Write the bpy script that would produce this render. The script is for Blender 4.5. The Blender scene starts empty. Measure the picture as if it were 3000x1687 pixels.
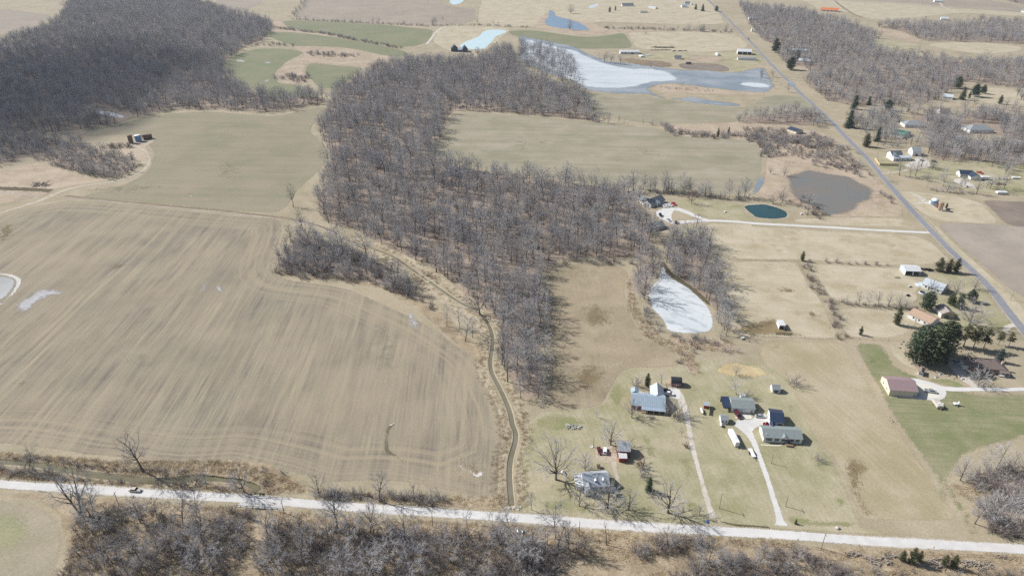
import bpy, bmesh, math, random
import numpy as np
from mathutils import Vector, Matrix
from mathutils.geometry import delaunay_2d_cdt

# ------------------------------------------------------------------ camera, sky, sun, exposure
S = bpy.context.scene
COL = S.collection
H = 215.0                      # flying height of the camera above the fields (m)
FPX = 2000.0                   # focal length in photo pixels (photo 3000 px wide)
TH = math.radians(28.8)        # pitch below the horizon
cam = bpy.data.cameras.new('camera')
cam.sensor_width = 36.0
cam.lens = 36.0 * FPX / 3000.0
cam.clip_start = 1.0
cam.clip_end = 30000.0
camo = bpy.data.objects.new('camera', cam)
COL.objects.link(camo)
camo.location = (0, 0, H)
camo.rotation_euler = (math.pi / 2 - TH, 0, 0)
S.camera = camo

SUN_EL = math.radians(39.0)
SUN_AZ = math.atan2(-0.925, 0.38)          # clockwise from +Y
W = bpy.data.worlds.new('World')
S.world = W
W.use_nodes = True
wn = W.node_tree
bg = wn.nodes['Background']
sky = wn.nodes.new('ShaderNodeTexSky')
sky.sky_type = 'NISHITA'
sky.sun_disc = False
sky.sun_elevation = SUN_EL
sky.sun_rotation = SUN_AZ
sky.air_density = 1.0
sky.dust_density = 1.5
wn.links.new(sky.outputs[0], bg.inputs[0])
bg.inputs[1].default_value = 0.075
sl = bpy.data.lights.new('sun', 'SUN')
sl.energy = 5.0
sl.angle = math.radians(0.5)
sl.color = (1.0, 0.98, 0.962)
so = bpy.data.objects.new('sun', sl)
COL.objects.link(so)
sd = Vector((math.sin(SUN_AZ) * math.cos(SUN_EL), math.cos(SUN_AZ) * math.cos(SUN_EL), math.sin(SUN_EL)))
so.rotation_euler = sd.to_track_quat('Z', 'Y').to_euler()
S.view_settings.view_transform = 'Standard'
S.view_settings.look = 'None'
S.view_settings.gamma = 1.0
S.view_settings.exposure = 0.22
S.cycles.use_denoising = False
S.cycles.max_bounces = 5
S.cycles.diffuse_bounces = 2
S.cycles.glossy_bounces = 2
S.cycles.transparent_max_bounces = 12
S.cycles.volume_bounces = 0

rnd = random.Random(7)
NP = np.random.default_rng(11)

# ------------------------------------------------------------------ survey helpers: photo point -> point on the ground
T = {}
for r, y0 in zip('ABCD', (0, 400, 800, 1237)):
    for c, x0 in zip('1234', (0, 750, 1500, 2200)):
        T[r + c] = (x0, y0, 3.22)
T.update(O=(0, 0, .8587), E1=(1820, 1080, 9.2), E2=(2080, 1130, 8.05), E3=(1660, 1270, 9.2), E4=(2560, 1030, 5.8545),
         E5=(2600, 760, 6.44), E6=(1860, 560, 9.2), E7=(2560, 400, 5.8545), E8=(1780, 110, 5.367), F1=(300, 370, 12.88),
         F2=(1300, 100, 12.88), F3=(2300, 340, 5.6), F4=(340, 1370, 4.6), F5=(1760, 0, 5.367), F6=(2690, 560, 16.1),
         F7=(2100, 1270, 12.88), F8=(1400, 1480, 8.587))

def ray(t, x, y):
    ox, oy, s = T[t]
    a = (ox + x / s - 1500) / FPX
    b = (843.5 - oy - y / s) / FPX
    return a, math.cos(TH) + b * math.sin(TH), -math.sin(TH) + b * math.cos(TH)

def G(t, x, y, z=0.0):
    d = ray(t, x, y)
    k = (H - z) / -d[2]
    return d[0] * k, d[1] * k

def g(t, *xy):
    return [G(t, xy[i], xy[i + 1]) for i in range(0, len(xy), 2)]

def hgt(t, bx, by, tx, ty):
    Y = G(t, bx, by)[1]
    d = ray(t, tx, ty)
    return H + d[2] * Y / d[1]

def proj(X, Y, Z=0.0):
    dz = Z - H
    zc = Y * math.cos(TH) - dz * math.sin(TH)
    yc = Y * math.sin(TH) + dz * math.cos(TH)
    return 1500 + FPX * X / zc, 843.5 - FPX * yc / zc, FPX / zc

# ------------------------------------------------------------------ materials
MATS = {}

def grey(c, k=.02):
    m = .3 * c[0] + .55 * c[1] + .15 * c[2]
    return tuple(v + (m - v) * k for v in c)

class NB:
    def __init__(s, name):
        s.m = bpy.data.materials.new(name)
        s.m.use_nodes = True
        s.t = s.m.node_tree
        s.t.nodes.clear()
        s.out = s.n('ShaderNodeOutputMaterial')

    def n(s, typ, **kw):
        nd = s.t.nodes.new(typ)
        for k, v in kw.items():
            setattr(nd, k, v)
        return nd

    def l(s, a, b):
        s.t.links.new(a, b)

    def put(s, sock, v):
        if isinstance(v, (int, float)):
            sock.default_value = v
        elif isinstance(v, tuple):
            sock.default_value = v if len(v) == len(sock.default_value) else v + (1.0,)
        else:
            s.l(v, sock)

    def math(s, op, a, b=0.0, clamp=False):
        nd = s.n('ShaderNodeMath', operation=op, use_clamp=clamp)
        s.put(nd.inputs[0], a)
        s.put(nd.inputs[1], b)
        return nd.outputs[0]

    def mix(s, f, a, b, mode='MIX'):
        nd = s.n('ShaderNodeMix', data_type='RGBA', blend_type=mode)
        s.put(nd.inputs[0], f)
        s.put(nd.inputs[6], a)
        s.put(nd.inputs[7], b)
        return nd.outputs[2]

    def pos(s):
        return s.n('ShaderNodeNewGeometry').outputs['Position']

    def noise(s, scale, detail=2.0, vec=None, rough=0.5):
        nd = s.n('ShaderNodeTexNoise')
        nd.inputs['Scale'].default_value = scale
        nd.inputs['Detail'].default_value = detail
        nd.inputs['Roughness'].default_value = rough
        s.l(vec if vec is not None else s.pos(), nd.inputs['Vector'])
        return nd.outputs['Fac']

    def step(s, v, lo, hi):
        nd = s.n('ShaderNodeMapRange')
        s.put(nd.inputs[0], v)
        nd.inputs[1].default_value = lo
        nd.inputs[2].default_value = hi
        return nd.outputs[0]

    def mapping(s, vec, rot=0.0, scale=(1, 1, 1)):
        r = s.n('ShaderNodeVectorRotate', rotation_type='Z_AXIS')
        s.l(vec, r.inputs['Vector'])
        r.inputs['Angle'].default_value = rot
        m = s.n('ShaderNodeVectorMath', operation='MULTIPLY')
        s.l(r.outputs[0], m.inputs[0])
        m.inputs[1].default_value = scale
        return m.outputs[0]

    def attr(s, name):
        return s.n('ShaderNodeAttribute', attribute_name=name).outputs['Fac']

    def bsdf(s, col, rough=0.9, spec=0.2, metal=0.0, bump=None, bdist=0.1):
        p = s.n('ShaderNodeBsdfPrincipled')
        s.put(p.inputs['Base Color'], col)
        s.put(p.inputs['Roughness'], rough)
        p.inputs['Specular IOR Level'].default_value = spec
        p.inputs['Metallic'].default_value = metal
        if bump is not None:
            b = s.n('ShaderNodeBump')
            b.inputs['Strength'].default_value = 0.7
            b.inputs['Distance'].default_value = bdist
            s.l(bump, b.inputs['Height'])
            s.l(b.outputs[0], p.inputs['Normal'])
        return p.outputs[0]

    def cover(s, sh, ragged=0.9, nscale=0.35):
        """ragged, thinning margin of a ground cover: it breaks up into ever sparser tufts"""
        c = s.attr('cover')
        nz = s.noise(nscale, 4.0, rough=0.65)
        a = s.math('ADD', c, s.math('MULTIPLY', s.math('SUBTRACT', nz, 0.5), ragged))
        fine = s.step(s.noise(2.3, 2.0), 0.22, 0.78)
        a = s.math('GREATER_THAN', s.step(a, 0.05, 0.95), s.math('ADD', s.math('MULTIPLY', fine, .96), .02))
        tr = s.n('ShaderNodeBsdfTransparent')
        mx = s.n('ShaderNodeMixShader')
        s.l(a, mx.inputs[0])
        s.l(tr.outputs[0], mx.inputs[1])
        s.l(sh, mx.inputs[2])
        return mx.outputs[0]

    def done(s, sh, key):
        s.l(sh, s.out.inputs[0])
        MATS[key] = s.m
        return s.m

def gmat(key, c1, c2, c3, s1=.012, s2=.07, s3=.9, stripe=None, head=None, grain=.3, rough=1.0, ragged=.9, solid=False, nscale=.35,
         fleck=None, amp=1.0):
    b = NB(key)
    p = b.pos()
    mu = [(a_ + b_ + d_) / 3 for a_, b_, d_ in zip(c1, c2, c3)]
    c1, c2, c3 = [grey(tuple(m_ + (v_ - m_) * 1.5 for v_, m_ in zip(c_, mu))) for c_ in (c1, c2, c3)]
    col = b.mix(b.step(b.noise(s1, 4.0), .36, .64), c1, c2)
    col = b.mix(b.math('MULTIPLY', b.step(b.noise(s2, 5.0, rough=.62), .42, .72), .85 * amp), col, c3)
    if stripe:
        for ang, across, along, amt, tone in stripe:
            v = b.mapping(p, -ang, (1 / along, 1 / across, 0.0))
            nz = b.noise(1.0, 3.0, v, .6)
            patchy = b.step(b.noise(.016 + .003 * across, 3.0), .36, .58)
            col = b.mix(b.math('MULTIPLY', b.math('MULTIPLY', b.step(nz, .40, .66), b.math('ADD', b.math('MULTIPLY', patchy, .75), .25)), min(1, amt * 1.25)), col, grey(tone))
    if head:
        e = b.attr('edge')
        cmb = b.n('ShaderNodeCombineXYZ')
        b.l(b.math('MULTIPLY', e, head[0]), cmb.inputs[0])
        v = b.n('ShaderNodeVectorMath', operation='MULTIPLY')
        b.l(p, v.inputs[0])
        v.inputs[1].default_value = (.012, .012, 0)
        ad = b.n('ShaderNodeVectorMath', operation='ADD')
        b.l(cmb.outputs[0], ad.inputs[0])
        b.l(v.outputs[0], ad.inputs[1])
        nz = b.step(b.noise(1.0, 3.0, ad.outputs[0], .6), .4, .66)
        near = b.step(e, head[1], head[1] * .55)
        col = b.mix(b.math('MULTIPLY', b.math('MULTIPLY', nz, near), head[2]), col, grey(head[3]))
    if fleck:
        nz = b.step(b.noise(fleck[0], 3.0, rough=.7), fleck[1], fleck[1] + .09)
        col = b.mix(b.math('MULTIPLY', nz, fleck[2]), col, grey(fleck[3]))
    fine = b.noise(s3, 4.0, rough=.75)
    k = b.math('ADD', b.math('MULTIPLY', b.math('SUBTRACT', fine, .5), grain * 4), 1.0)
    col = b.mix(1.0, col, k, 'MULTIPLY')
    sh = b.bsdf(col, rough, .12, bump=fine, bdist=.14 if s3 < 1.5 else .03)
    if not solid:
        sh = b.cover(sh, ragged, nscale)
    return b.done(sh, key)

def flat(key, c, rough=.7, spec=.3, metal=0.0, var=.12, scale=1.5, obj_rand=0.0):
    b = NB(key)
    tc = b.n('ShaderNodeTexCoord').outputs['Object']
    nz = b.noise(scale, 4.0, tc, .65)
    k = b.math('ADD', b.math('MULTIPLY', b.math('SUBTRACT', nz, .5), var * 4), 1.0)
    if obj_rand:
        r = b.n('ShaderNodeObjectInfo').outputs['Random']
        k = b.math('MULTIPLY', k, b.math('ADD', b.math('MULTIPLY', r, obj_rand), 1 - obj_rand / 2))
    return b.done(b.bsdf(b.mix(1.0, c, k, 'MULTIPLY'), rough, spec, metal), key)

def ribbed(key, c, rough=.45, metal=.3, pitch=.9, axis=0, var=.1):
    """ribbed metal roofing or siding"""
    b = NB(key)
    tc = b.n('ShaderNodeTexCoord').outputs['Object']
    sx = b.n('ShaderNodeSeparateXYZ')
    b.l(tc, sx.inputs[0])
    w = b.math('SINE', b.math('MULTIPLY', sx.outputs[axis], 2 * math.pi / pitch))
    rib = b.step(w, .6, .95)
    nz = b.noise(.8, 4.0, tc, .6)
    k = b.math('ADD', b.math('MULTIPLY', b.math('SUBTRACT', nz, .5), var * 4), 1.0)
    col = b.mix(1.0, c, b.math('MULTIPLY', k, b.math('SUBTRACT', 1.0, b.math('MULTIPLY', rib, .12))), 'MULTIPLY')
    return b.done(b.bsdf(col, rough, .4, metal, bump=rib, bdist=.03), key)

def barkmat(key, cols, var=.35):
    b = NB(key)
    r = b.n('ShaderNodeObjectInfo').outputs['Random']
    rp = b.n('ShaderNodeValToRGB')
    e = rp.color_ramp.elements
    while len(e) < len(cols):
        e.new(.5)
    for i, c in enumerate(cols):
        e[i].position = i / (len(cols) - 1)
        e[i].color = c + (1,)
    b.l(r, rp.inputs[0])
    tc = b.n('ShaderNodeTexCoord').outputs['Object']
    nz = b.noise(1.2, 3.0, tc, .6)
    k = b.math('ADD', b.math('MULTIPLY', b.math('SUBTRACT', nz, .5), var * 4), 1.0)
    return b.done(b.bsdf(b.mix(1.0, rp.outputs[0], k, 'MULTIPLY'), .9, .15), key)

def watermat(key, c, rough=.1, wave=.5, c2=None, s=.03, soft=True, spec=.5, ripple=.02):
    b = NB(key)
    col = c
    if c2:
        col = b.mix(b.step(b.noise(s, 4.0, rough=.6), .40, .62), c, c2)
    sh = b.bsdf(col, rough, spec, bump=b.noise(wave, 3.0), bdist=ripple)
    if soft:
        sh = b.cover(sh, .7, .5)
    return b.done(sh, key)

def icemat(key, c1, c2, c3, s=.05, ang=0.0, t=.56):
    b = NB(key)
    v = b.mapping(b.pos(), -ang, (.35, 1, 1))
    n1 = b.noise(s, 5.0, v, .65)
    col = b.mix(b.step(n1, .38, .66), c1, c2)
    col = b.mix(b.math('MULTIPLY', b.step(b.noise(s * 3.1, 5.0, v, .7), t, t + .14), .8), col, c3)
    return b.done(b.cover(b.bsdf(col, .5, .35, bump=n1, bdist=.1), .8, .18), key)
R92 = math.radians(92)
R0 = math.radians(-3.5)
# --- ground covers (base colours of the things themselves, save the shadow streaks in ice_pond)
gmat('ground', (.375, .315, .215), (.325, .28, .185), (.41, .35, .25), solid=True, grain=.22)
gmat('field_main', (.275, .238, .172), (.215, .200, .146), (.18, .163, .122), s1=.010, s2=.028, grain=.16,
     stripe=[(R92, 2.6, 55, .9, (.365, .308, .208)), (R92, 6.0, 110, .85, (.150, .130, .108)), (R92, 1.0, 30, .5, (.38, .32, .235)), (R92, 22, 60, .4, (.33, .27, .19))],
     head=(.36, 34, .78, (.36, .30, .205)), ragged=.8)
gmat('field_green', (.25, .228, .152), (.29, .25, .178), (.315, .262, .185), s1=.014, s2=.03, grain=.12,
     stripe=[(R0, 2.5, 90, .55, (.30, .255, .175)), (R0, 8, 160, .4, (.20, .205, .12))], head=(.5, 18, .6, (.30, .27, .18)))
gmat('field_mid', (.325, .285, .208), (.27, .248, .17), (.37, .325, .245), s1=.014, s2=.03, grain=.10,
     stripe=[(R0, 3, 120, .6, (.35, .31, .225)), (R0, 9, 200, .5, (.225, .215, .14))], head=(.3, 14, .4, (.27, .26, .16)))
gmat('wheat', (.19, .205, .115), (.215, .22, .13), (.25, .23, .15), s1=.007, s2=.02, grain=.10,
     stripe=[(math.radians(-8), 4, 150, .5, (.22, .215, .125))])
gmat('stubble', (.31, .265, .205), (.345, .29, .225), (.28, .24, .185), s1=.006, s2=.02, grain=.10,
     stripe=[(math.radians(62), 5, 160, .6, (.34, .29, .225))])
gmat('pasture', (.475, .415, .295), (.395, .34, .225), (.51, .45, .335), s1=.035, s2=.10, grain=.16,
     stripe=[(R0, 2.0, 45, .45, (.385, .325, .225)), (R0, 6, 90, .3, (.49, .43, .32))], fleck=(.055, .58, .55, (.33, .275, .165)))
gmat('meadow', (.32, .26, .175), (.27, .225, .15), (.375, .31, .215), s1=.02, s2=.06, grain=.22,
     stripe=[(R92, 2.0, 22, .35, (.40, .32, .20))], fleck=(.5, .60, .6, (.21, .16, .09)))
gmat('lawn_dry', (.385, .34, .225), (.31, .29, .17), (.45, .395, .28), s1=.02, s2=.07, grain=.20,
     stripe=[(math.radians(100), 1.6, 30, .3, (.25, .235, .11))], fleck=(.7, .62, .5, (.43, .365, .235)))
gmat('lawn_green', (.22, .235, .105), (.26, .25, .125), (.32, .29, .17), s1=.03, s2=.09, grain=.2, ragged=1.2, nscale=.2,
     fleck=(.5, .62, .6, (.33, .30, .17)))
gmat('green_grass', (.205, .215, .105), (.245, .235, .13), (.31, .28, .18), s1=.02, s2=.06, grain=.18, ragged=1.1,
     stripe=[(math.radians(-5), 1.5, 30, .45, (.15, .185, .07))], fleck=(.28, .62, .7, (.32, .28, .165)))
gmat('hay', (.405, .345, .235), (.355, .305, .195), (.445, .385, .275), s1=.02, s2=.06, grain=.17,
     stripe=[(math.radians(-72), 2.4, 60, .45, (.31, .26, .14)), (math.radians(-72), .9, 30, .3, (.45, .375, .24))],
     fleck=(.4, .64, .5, (.24, .22, .10)))
gmat('brown_patch', (.20, .15, .085), (.24, .185, .10), (.16, .12, .07), s2=.12, grain=.25, ragged=1.3, nscale=.22)
gmat('olive_patch', (.215, .21, .135), (.235, .22, .15), (.25, .23, .155), s2=.12, grain=.2, ragged=1.4, nscale=.15)
gmat('yellow_green', (.29, .29, .155), (.32, .305, .175), (.27, .265, .155), s2=.1, grain=.2, ragged=1.2, nscale=.1)
gmat('tan_field', (.345, .295, .215), (.31, .275, .185), (.375, .325, .24), s1=.02, s2=.06, grain=.2, stripe=[(math.radians(60), 2.4, 30, .4, (.29, .26, .18))])
gmat('dark_patch', (.10, .085, .05), (.13, .105, .06), (.09, .08, .05), s2=.2, grain=.25, ragged=1.3, nscale=.3)
gmat('straw', (.52, .42, .23), (.46, .36, .20), (.56, .47, .28), s2=.15, grain=.25, ragged=1.5, nscale=.2)
gmat('reeds', (.43, .345, .25), (.35, .275, .195), (.48, .40, .30), s1=.03, s2=.12, grain=.3, ragged=1.3,
     fleck=(.35, .60, .7, (.21, .145, .09)))
gmat('bank', (.43, .365, .255), (.37, .31, .21), (.48, .42, .31), s1=.05, s2=.2, grain=.3, ragged=1.0, fleck=(.7, .63, .5, (.28, .21, .12)))
gmat('leaf_litter', (.315, .25, .19), (.255, .20, .155), (.375, .295, .22), s1=.02, s2=.08, grain=.3, ragged=1.2,
     fleck=(.25, .62, .5, (.115, .08, .055)))
gmat('rough_grass', (.37, .295, .195), (.28, .22, .145), (.44, .36, .245), s1=.04, s2=.14, grain=.35, ragged=1.2,
     fleck=(.4, .60, .7, (.19, .125, .075)))
gmat('bare_soil', (.32, .275, .225), (.36, .31, .255), (.285, .245, .20), s1=.012, s2=.04, grain=.1,
     stripe=[(math.radians(120), 4, 80, .4, (.33, .28, .23))])
gmat('dark_soil', (.205, .17, .14), (.235, .19, .155), (.27, .22, .175), s1=.02, s2=.05, grain=.12)
gmat('dirt', (.20, .15, .105), (.245, .185, .125), (.30, .235, .16), s2=.1, grain=.2, ragged=1.3)
gmat('gravel', (.63, .615, .585), (.58, .565, .535), (.66, .645, .615), s1=.03, s2=.25, s3=3.0, grain=.10, stripe=[(math.radians(-4.4), .55, 60, .5, (.52, .50, .46))], ragged=.8, nscale=.8)
gmat('gravel_worn', (.55, .51, .44), (.48, .43, .35), (.60, .56, .50), s1=.05, s2=.35, s3=2.5, grain=.2, ragged=1.2, nscale=.6)
gmat('track', (.47, .41, .32), (.42, .35, .25), (.52, .47, .40), s2=.25, s3=2.0, grain=.2, ragged=1.1, nscale=.5)
gmat('concrete', (.68, .64, .53), (.63, .60, .50), (.71, .68, .58), s1=.1, s2=.5, s3=3, grain=.06, ragged=.1)
gmat('asphalt', (.235, .24, .255), (.26, .262, .27), (.21, .215, .23), s1=.02, s2=.3, s3=3, grain=.1, ragged=.5)
gmat('frost', (.42, .41, .41), (.36, .34, .32), (.48, .48, .49), s2=.25, grain=.22, ragged=1.6, nscale=.35)
gmat('foam', (.58, .55, .50), (.50, .46, .40), (.64, .62, .58), s2=.5, grain=.3, ragged=1.6, nscale=.9)
watermat('pond_teal', (.018, .062, .072), .12, .6, (.025, .075, .08), ripple=.03)
watermat('creek_water', (.12, .108, .055), .25, 1.0, (.17, .15, .085), s=.08, soft=False)
watermat('ditch_water', (.17, .15, .10), .3, 1.0, (.21, .19, .135), s=.1, soft=False)
watermat('flood_water', (.22, .255, .285), .4, .3, (.33, .355, .37), s=.02, spec=.35)
watermat('blue_water', (.14, .24, .36), .2, .3, (.20, .29, .39), s=.03)
watermat('marsh_water', (.20, .175, .15), .55, .3, (.165, .175, .165), s=.025, spec=.25)
watermat('shallow_water', (.33, .335, .32), .4, .4, (.42, .425, .41), s=.06, spec=.25)
watermat('olive_water', (.15, .13, .075), .25, .6, (.20, .17, .10), s=.1)
icemat('ice', (.60, .63, .635), (.50, .54, .56), (.36, .42, .46), .02, R0)
icemat('ice_pond', (.62, .64, .635), (.53, .565, .57), (.31, .36, .375), .05, math.radians(-35), .50)  # dark grey streaks in the colour stand in for tree shadows on the ice
icemat('ice_green', (.52, .66, .68), (.50, .62, .64), (.56, .70, .72), .01)

barkmat('bark', [(.11, .092, .08), (.15, .13, .115), (.085, .07, .06), (.19, .165, .145)])
barkmat('twigs', [(.43, .425, .43), (.25, .24, .245), (.56, .55, .54), (.38, .345, .32), (.49, .49, .505), (.29, .27, .265), (.52, .505, .49), (.34, .335, .35)], .12)
barkmat('pale_bark', [(.50, .475, .44), (.44, .415, .38)])
barkmat('pale_twigs', [(.48, .46, .44), (.43, .41, .395)])
barkmat('red_twigs', [(.30, .19, .15), (.27, .17, .14)])
barkmat('brush_twigs', [(.25, .205, .185), (.33, .28, .255), (.18, .145, .135), (.37, .32, .295), (.27, .235, .23)])
barkmat('grey_brush', [(.43, .405, .385), (.36, .335, .325), (.48, .455, .43)])
barkmat('grass_blades', [(.50, .40, .25), (.43, .33, .20), (.54, .45, .30), (.38, .27, .175)])
barkmat('needles', [(.085, .115, .065), (.10, .12, .065), (.07, .10, .066), (.11, .12, .065)], .5)
barkmat('blue_needles', [(.085, .115, .10), (.095, .12, .105)], .3)
barkmat('cedar_needles', [(.10, .11, .055), (.115, .115, .06), (.09, .095, .05)], .5)

# ------------------------------------------------------------------ mesh helpers
def obj(name, verts, faces, mat=None, parent=None, smooth=False):
    me = bpy.data.meshes.new(name)
    me.from_pydata([tuple(v) for v in verts], [], [tuple(f) for f in faces])
    if smooth:
        me.polygons.foreach_set('use_smooth', [True] * len(me.polygons))
    if mat:
        me.materials.append(MATS[mat] if isinstance(mat, str) else mat)
    o = bpy.data.objects.new(name, me)
    COL.objects.link(o)
    if parent is not None:
        o.parent = parent
    return o

def empty(name, loc=(0, 0, 0), rz=0.0):
    o = bpy.data.objects.new(name, None)
    o.empty_display_size = .5
    COL.objects.link(o)
    o.location = loc
    o.rotation_euler = (0, 0, rz)
    return o

def tag(o, label=None, cat=None, group=None, kind=None):
    if label:
        o['label'] = label
    if cat:
        o['category'] = cat
    if group:
        o['group'] = group
    if kind:
        o['kind'] = kind
    return o

class MB:
    def __init__(s):
        s.v, s.f = [], []

    def add(s, v, f):
        n = len(s.v)
        s.v += [tuple(p) for p in v]
        s.f += [tuple(i + n for i in q) for q in f]
        return s

    def box(s, x0, x1, y0, y1, z0, z1):
        return s.add([(x0, y0, z0), (x1, y0, z0), (x1, y1, z0), (x0, y1, z0), (x0, y0, z1), (x1, y0, z1), (x1, y1, z1), (x0, y1, z1)],
                     [(0, 3, 2, 1), (4, 5, 6, 7), (0, 1, 5, 4), (1, 2, 6, 5), (2, 3, 7, 6), (3, 0, 4, 7)])

    def hexa(s, p):   # 8 points, bottom 4 then top 4
        return s.add(p, [(0, 3, 2, 1), (4, 5, 6, 7), (0, 1, 5, 4), (1, 2, 6, 5), (2, 3, 7, 6), (3, 0, 4, 7)])

    def tube(s, pts, rad, n=6, cap=True):
        pts = [Vector(p) for p in pts]
        rings = []
        for i, p in enumerate(pts):
            d = (pts[min(i + 1, len(pts) - 1)] - pts[max(i - 1, 0)]).normalized()
            a = Vector((0, 0, 1)) if abs(d.z) < .9 else Vector((1, 0, 0))
            u = d.cross(a).normalized()
            w = d.cross(u)
            rings.append([p + (u * math.cos(2 * math.pi * k / n) + w * math.sin(2 * math.pi * k / n)) * rad[i] for k in range(n)])
        v = [q for r in rings for q in r]
        f = []
        for i in range(len(pts) - 1):
            for k in range(n):
                a, b = i * n + k, i * n + (k + 1) % n
                f.append((a, b, b + n, a + n))
        if cap:
            f.append(tuple(range(n)))
            f.append(tuple(reversed(range((len(pts) - 1) * n, len(pts) * n))))
        return s.add(v, f)

    def lathe(s, prof, n=16, c=(0, 0, 0)):
        v = []
        for r, z in prof:
            v += [(c[0] + r * math.cos(2 * math.pi * k / n), c[1] + r * math.sin(2 * math.pi * k / n), c[2] + z) for k in range(n)]
        f = []
        for i in range(len(prof) - 1):
            for k in range(n):
                a, b = i * n + k, i * n + (k + 1) % n
                f.append((a, b, b + n, a + n))
        return s.add(v, f)

    def build(s, name, mat, parent=None, smooth=False):
        return obj(name, s.v, s.f, mat, parent, smooth)

def resample(pts, step, closed=True):
    out = []
    n = len(pts)
    for i in range(n if closed else n - 1):
        a, b = np.array(pts[i]), np.array(pts[(i + 1) % n])
        k = max(1, int(np.hypot(*(b - a)) / step))
        for j in range(k):
            out.append(a + (b - a) * j / k)
    if not closed:
        out.append(np.array(pts[-1]))
    return np.array(out)

def smooth_poly(pts, closed=True, it=2):
    p = [np.array(q, float) for q in pts]
    for _ in range(it):
        q = []
        n = len(p)
        for i in range(n if closed else n - 1):
            a, b = p[i], p[(i + 1) % n]
            q += [a * .75 + b * .25, a * .25 + b * .75]
        p = q if closed else [p[0]] + q + [p[-1]]
    return [tuple(q) for q in p]

def inside(poly, P):
    poly = np.asarray(poly)
    P = np.asarray(P)
    x, y = P[:, 0], P[:, 1]
    r = np.zeros(len(P), bool)
    n = len(poly)
    for i in range(n):
        x0, y0 = poly[i]
        x1, y1 = poly[(i + 1) % n]
        if y0 == y1:
            continue
        c = ((y0 > y) != (y1 > y)) & (x < (x1 - x0) * (y - y0) / (y1 - y0) + x0)
        r ^= c
    return r

def seg_dist(P, L, closed=True):
    P = np.asarray(P)
    L = np.asarray(L)
    best = np.full(len(P), 1e9)
    n = len(L)
    for i in range(n if closed else n - 1):
        a, b = L[i], L[(i + 1) % n]
        d = b - a
        q = max(d @ d, 1e-9)
        t = np.clip(((P - a) @ d) / q, 0, 1)
        best = np.minimum(best, np.hypot(*(P - a - t[:, None] * d).T))
    return best

def scatter(poly, sp, seed, jit=.42):
    A = np.array(poly)
    rg = np.random.default_rng(seed)
    x = np.arange(A[:, 0].min(), A[:, 0].max(), sp)
    y = np.arange(A[:, 1].min(), A[:, 1].max(), sp * .9)
    X, Y = np.meshgrid(x, y)
    X = X + (np.arange(len(y))[:, None] % 2) * sp * .5
    P = np.stack([X.ravel(), Y.ravel()], 1)
    P = P + rg.uniform(-jit, jit, P.shape) * sp
    return P[inside(A, P)]

SHEETN = [0]

def sheet(name, pts, mat, layer, soft=2.0, jit=1.0, step=None, sm=1, cap=1.0):
    """one ground cover: an outlined sheet with a ragged margin"""
    SHEETN[0] += 1
    if sm:
        q_ = np.hypot(*np.mean(pts, 0))
        pts = smooth_poly([tuple(p) for p in resample(pts, max(7.0, q_ / 28))], True, sm + 1)
    A = np.array(pts)
    far = np.hypot(*A.mean(0))
    step = step or max(2.0, far / 120)
    L = resample(pts, step)
    if jit:
        ph = NP.uniform(0, 6.28, (2, 5))
        s = np.arange(len(L)) * step
        for c in (0, 1):
            L[:, c] += jit * sum(math.sqrt(k + 1) ** -1 * np.sin(s / (28 / (k + 1)) + ph[c, k]) for k in range(5)) * .5
        L += NP.normal(0, jit * .12, L.shape)
    nrm = np.roll(L, -1, 0) - np.roll(L, 1, 0)
    nrm = np.stack([-nrm[:, 1], nrm[:, 0]], 1)
    nrm /= np.maximum(np.hypot(*nrm.T), 1e-6)[:, None]
    ar = np.sum(L[:, 0] * np.roll(L[:, 1], -1) - np.roll(L[:, 0], -1) * L[:, 1])
    if ar < 0:
        nrm = -nrm
    gsp = max(soft / 2.2, step)
    Q = scatter(L, gsp, SHEETN[0], .1) if soft > 4 else L[:0]
    if len(Q):
        dq = seg_dist(Q, L)
        soft = min(soft, max(dq.max() * .95, .5))
        ring = [Q[dq > gsp * .5]]
    else:
        ring = []
        for d in (soft * .4, soft):
            R_ = L + nrm * d
            ring.append(R_[inside(L, R_) & (seg_dist(R_, L) > d * .93)])
    for d in (10, 26):
        if d > soft * 1.2:
            R_ = (L + nrm * d)[::2]
            ring.append(R_[inside(L, R_) & (seg_dist(R_, L) > d * .93)])
    pins = np.concatenate(ring)
    allp = np.concatenate([L, pins])
    n = len(L)
    r = delaunay_2d_cdt([Vector(p) for p in allp], [(i, (i + 1) % n) for i in range(n)], [list(range(n))], 1, 1e-4)
    V = np.array([tuple(p) for p in r[0]])
    z = layer * .016 + (SHEETN[0] % 37) * .0004
    o = obj(name, [(p[0], p[1], z) for p in V], r[2], mat)
    d = seg_dist(V, L)
    me = o.data
    a = me.attributes.new('edge', 'FLOAT', 'POINT')
    a.data.foreach_set('value', d.astype(np.float32))
    a = me.attributes.new('cover', 'FLOAT', 'POINT')
    a.data.foreach_set('value', (np.clip(d / soft, 0, 1) * cap).astype(np.float32))
    o['kind'] = 'structure'
    return o

def ribbon_poly(pts, w):
    P = np.array(smooth_poly(pts, False, 2))
    w = np.interp(np.linspace(0, 1, len(P)), np.linspace(0, 1, len(w)), w) if isinstance(w, (list, tuple)) else np.full(len(P), w)
    d = np.gradient(P, axis=0)
    nrm = np.stack([-d[:, 1], d[:, 0]], 1) / np.maximum(np.hypot(*d.T), 1e-9)[:, None]
    a = P + nrm * w[:, None] / 2
    b = P - nrm * w[:, None] / 2
    return [tuple(q) for q in a] + [tuple(q) for q in b[::-1]], P

def strip(name, pts, w, mat, layer, soft=.8, jit=.25, step=2.0):
    return sheet(name, ribbon_poly(pts, w)[0], mat, layer, soft, jit, step, 0)
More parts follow.
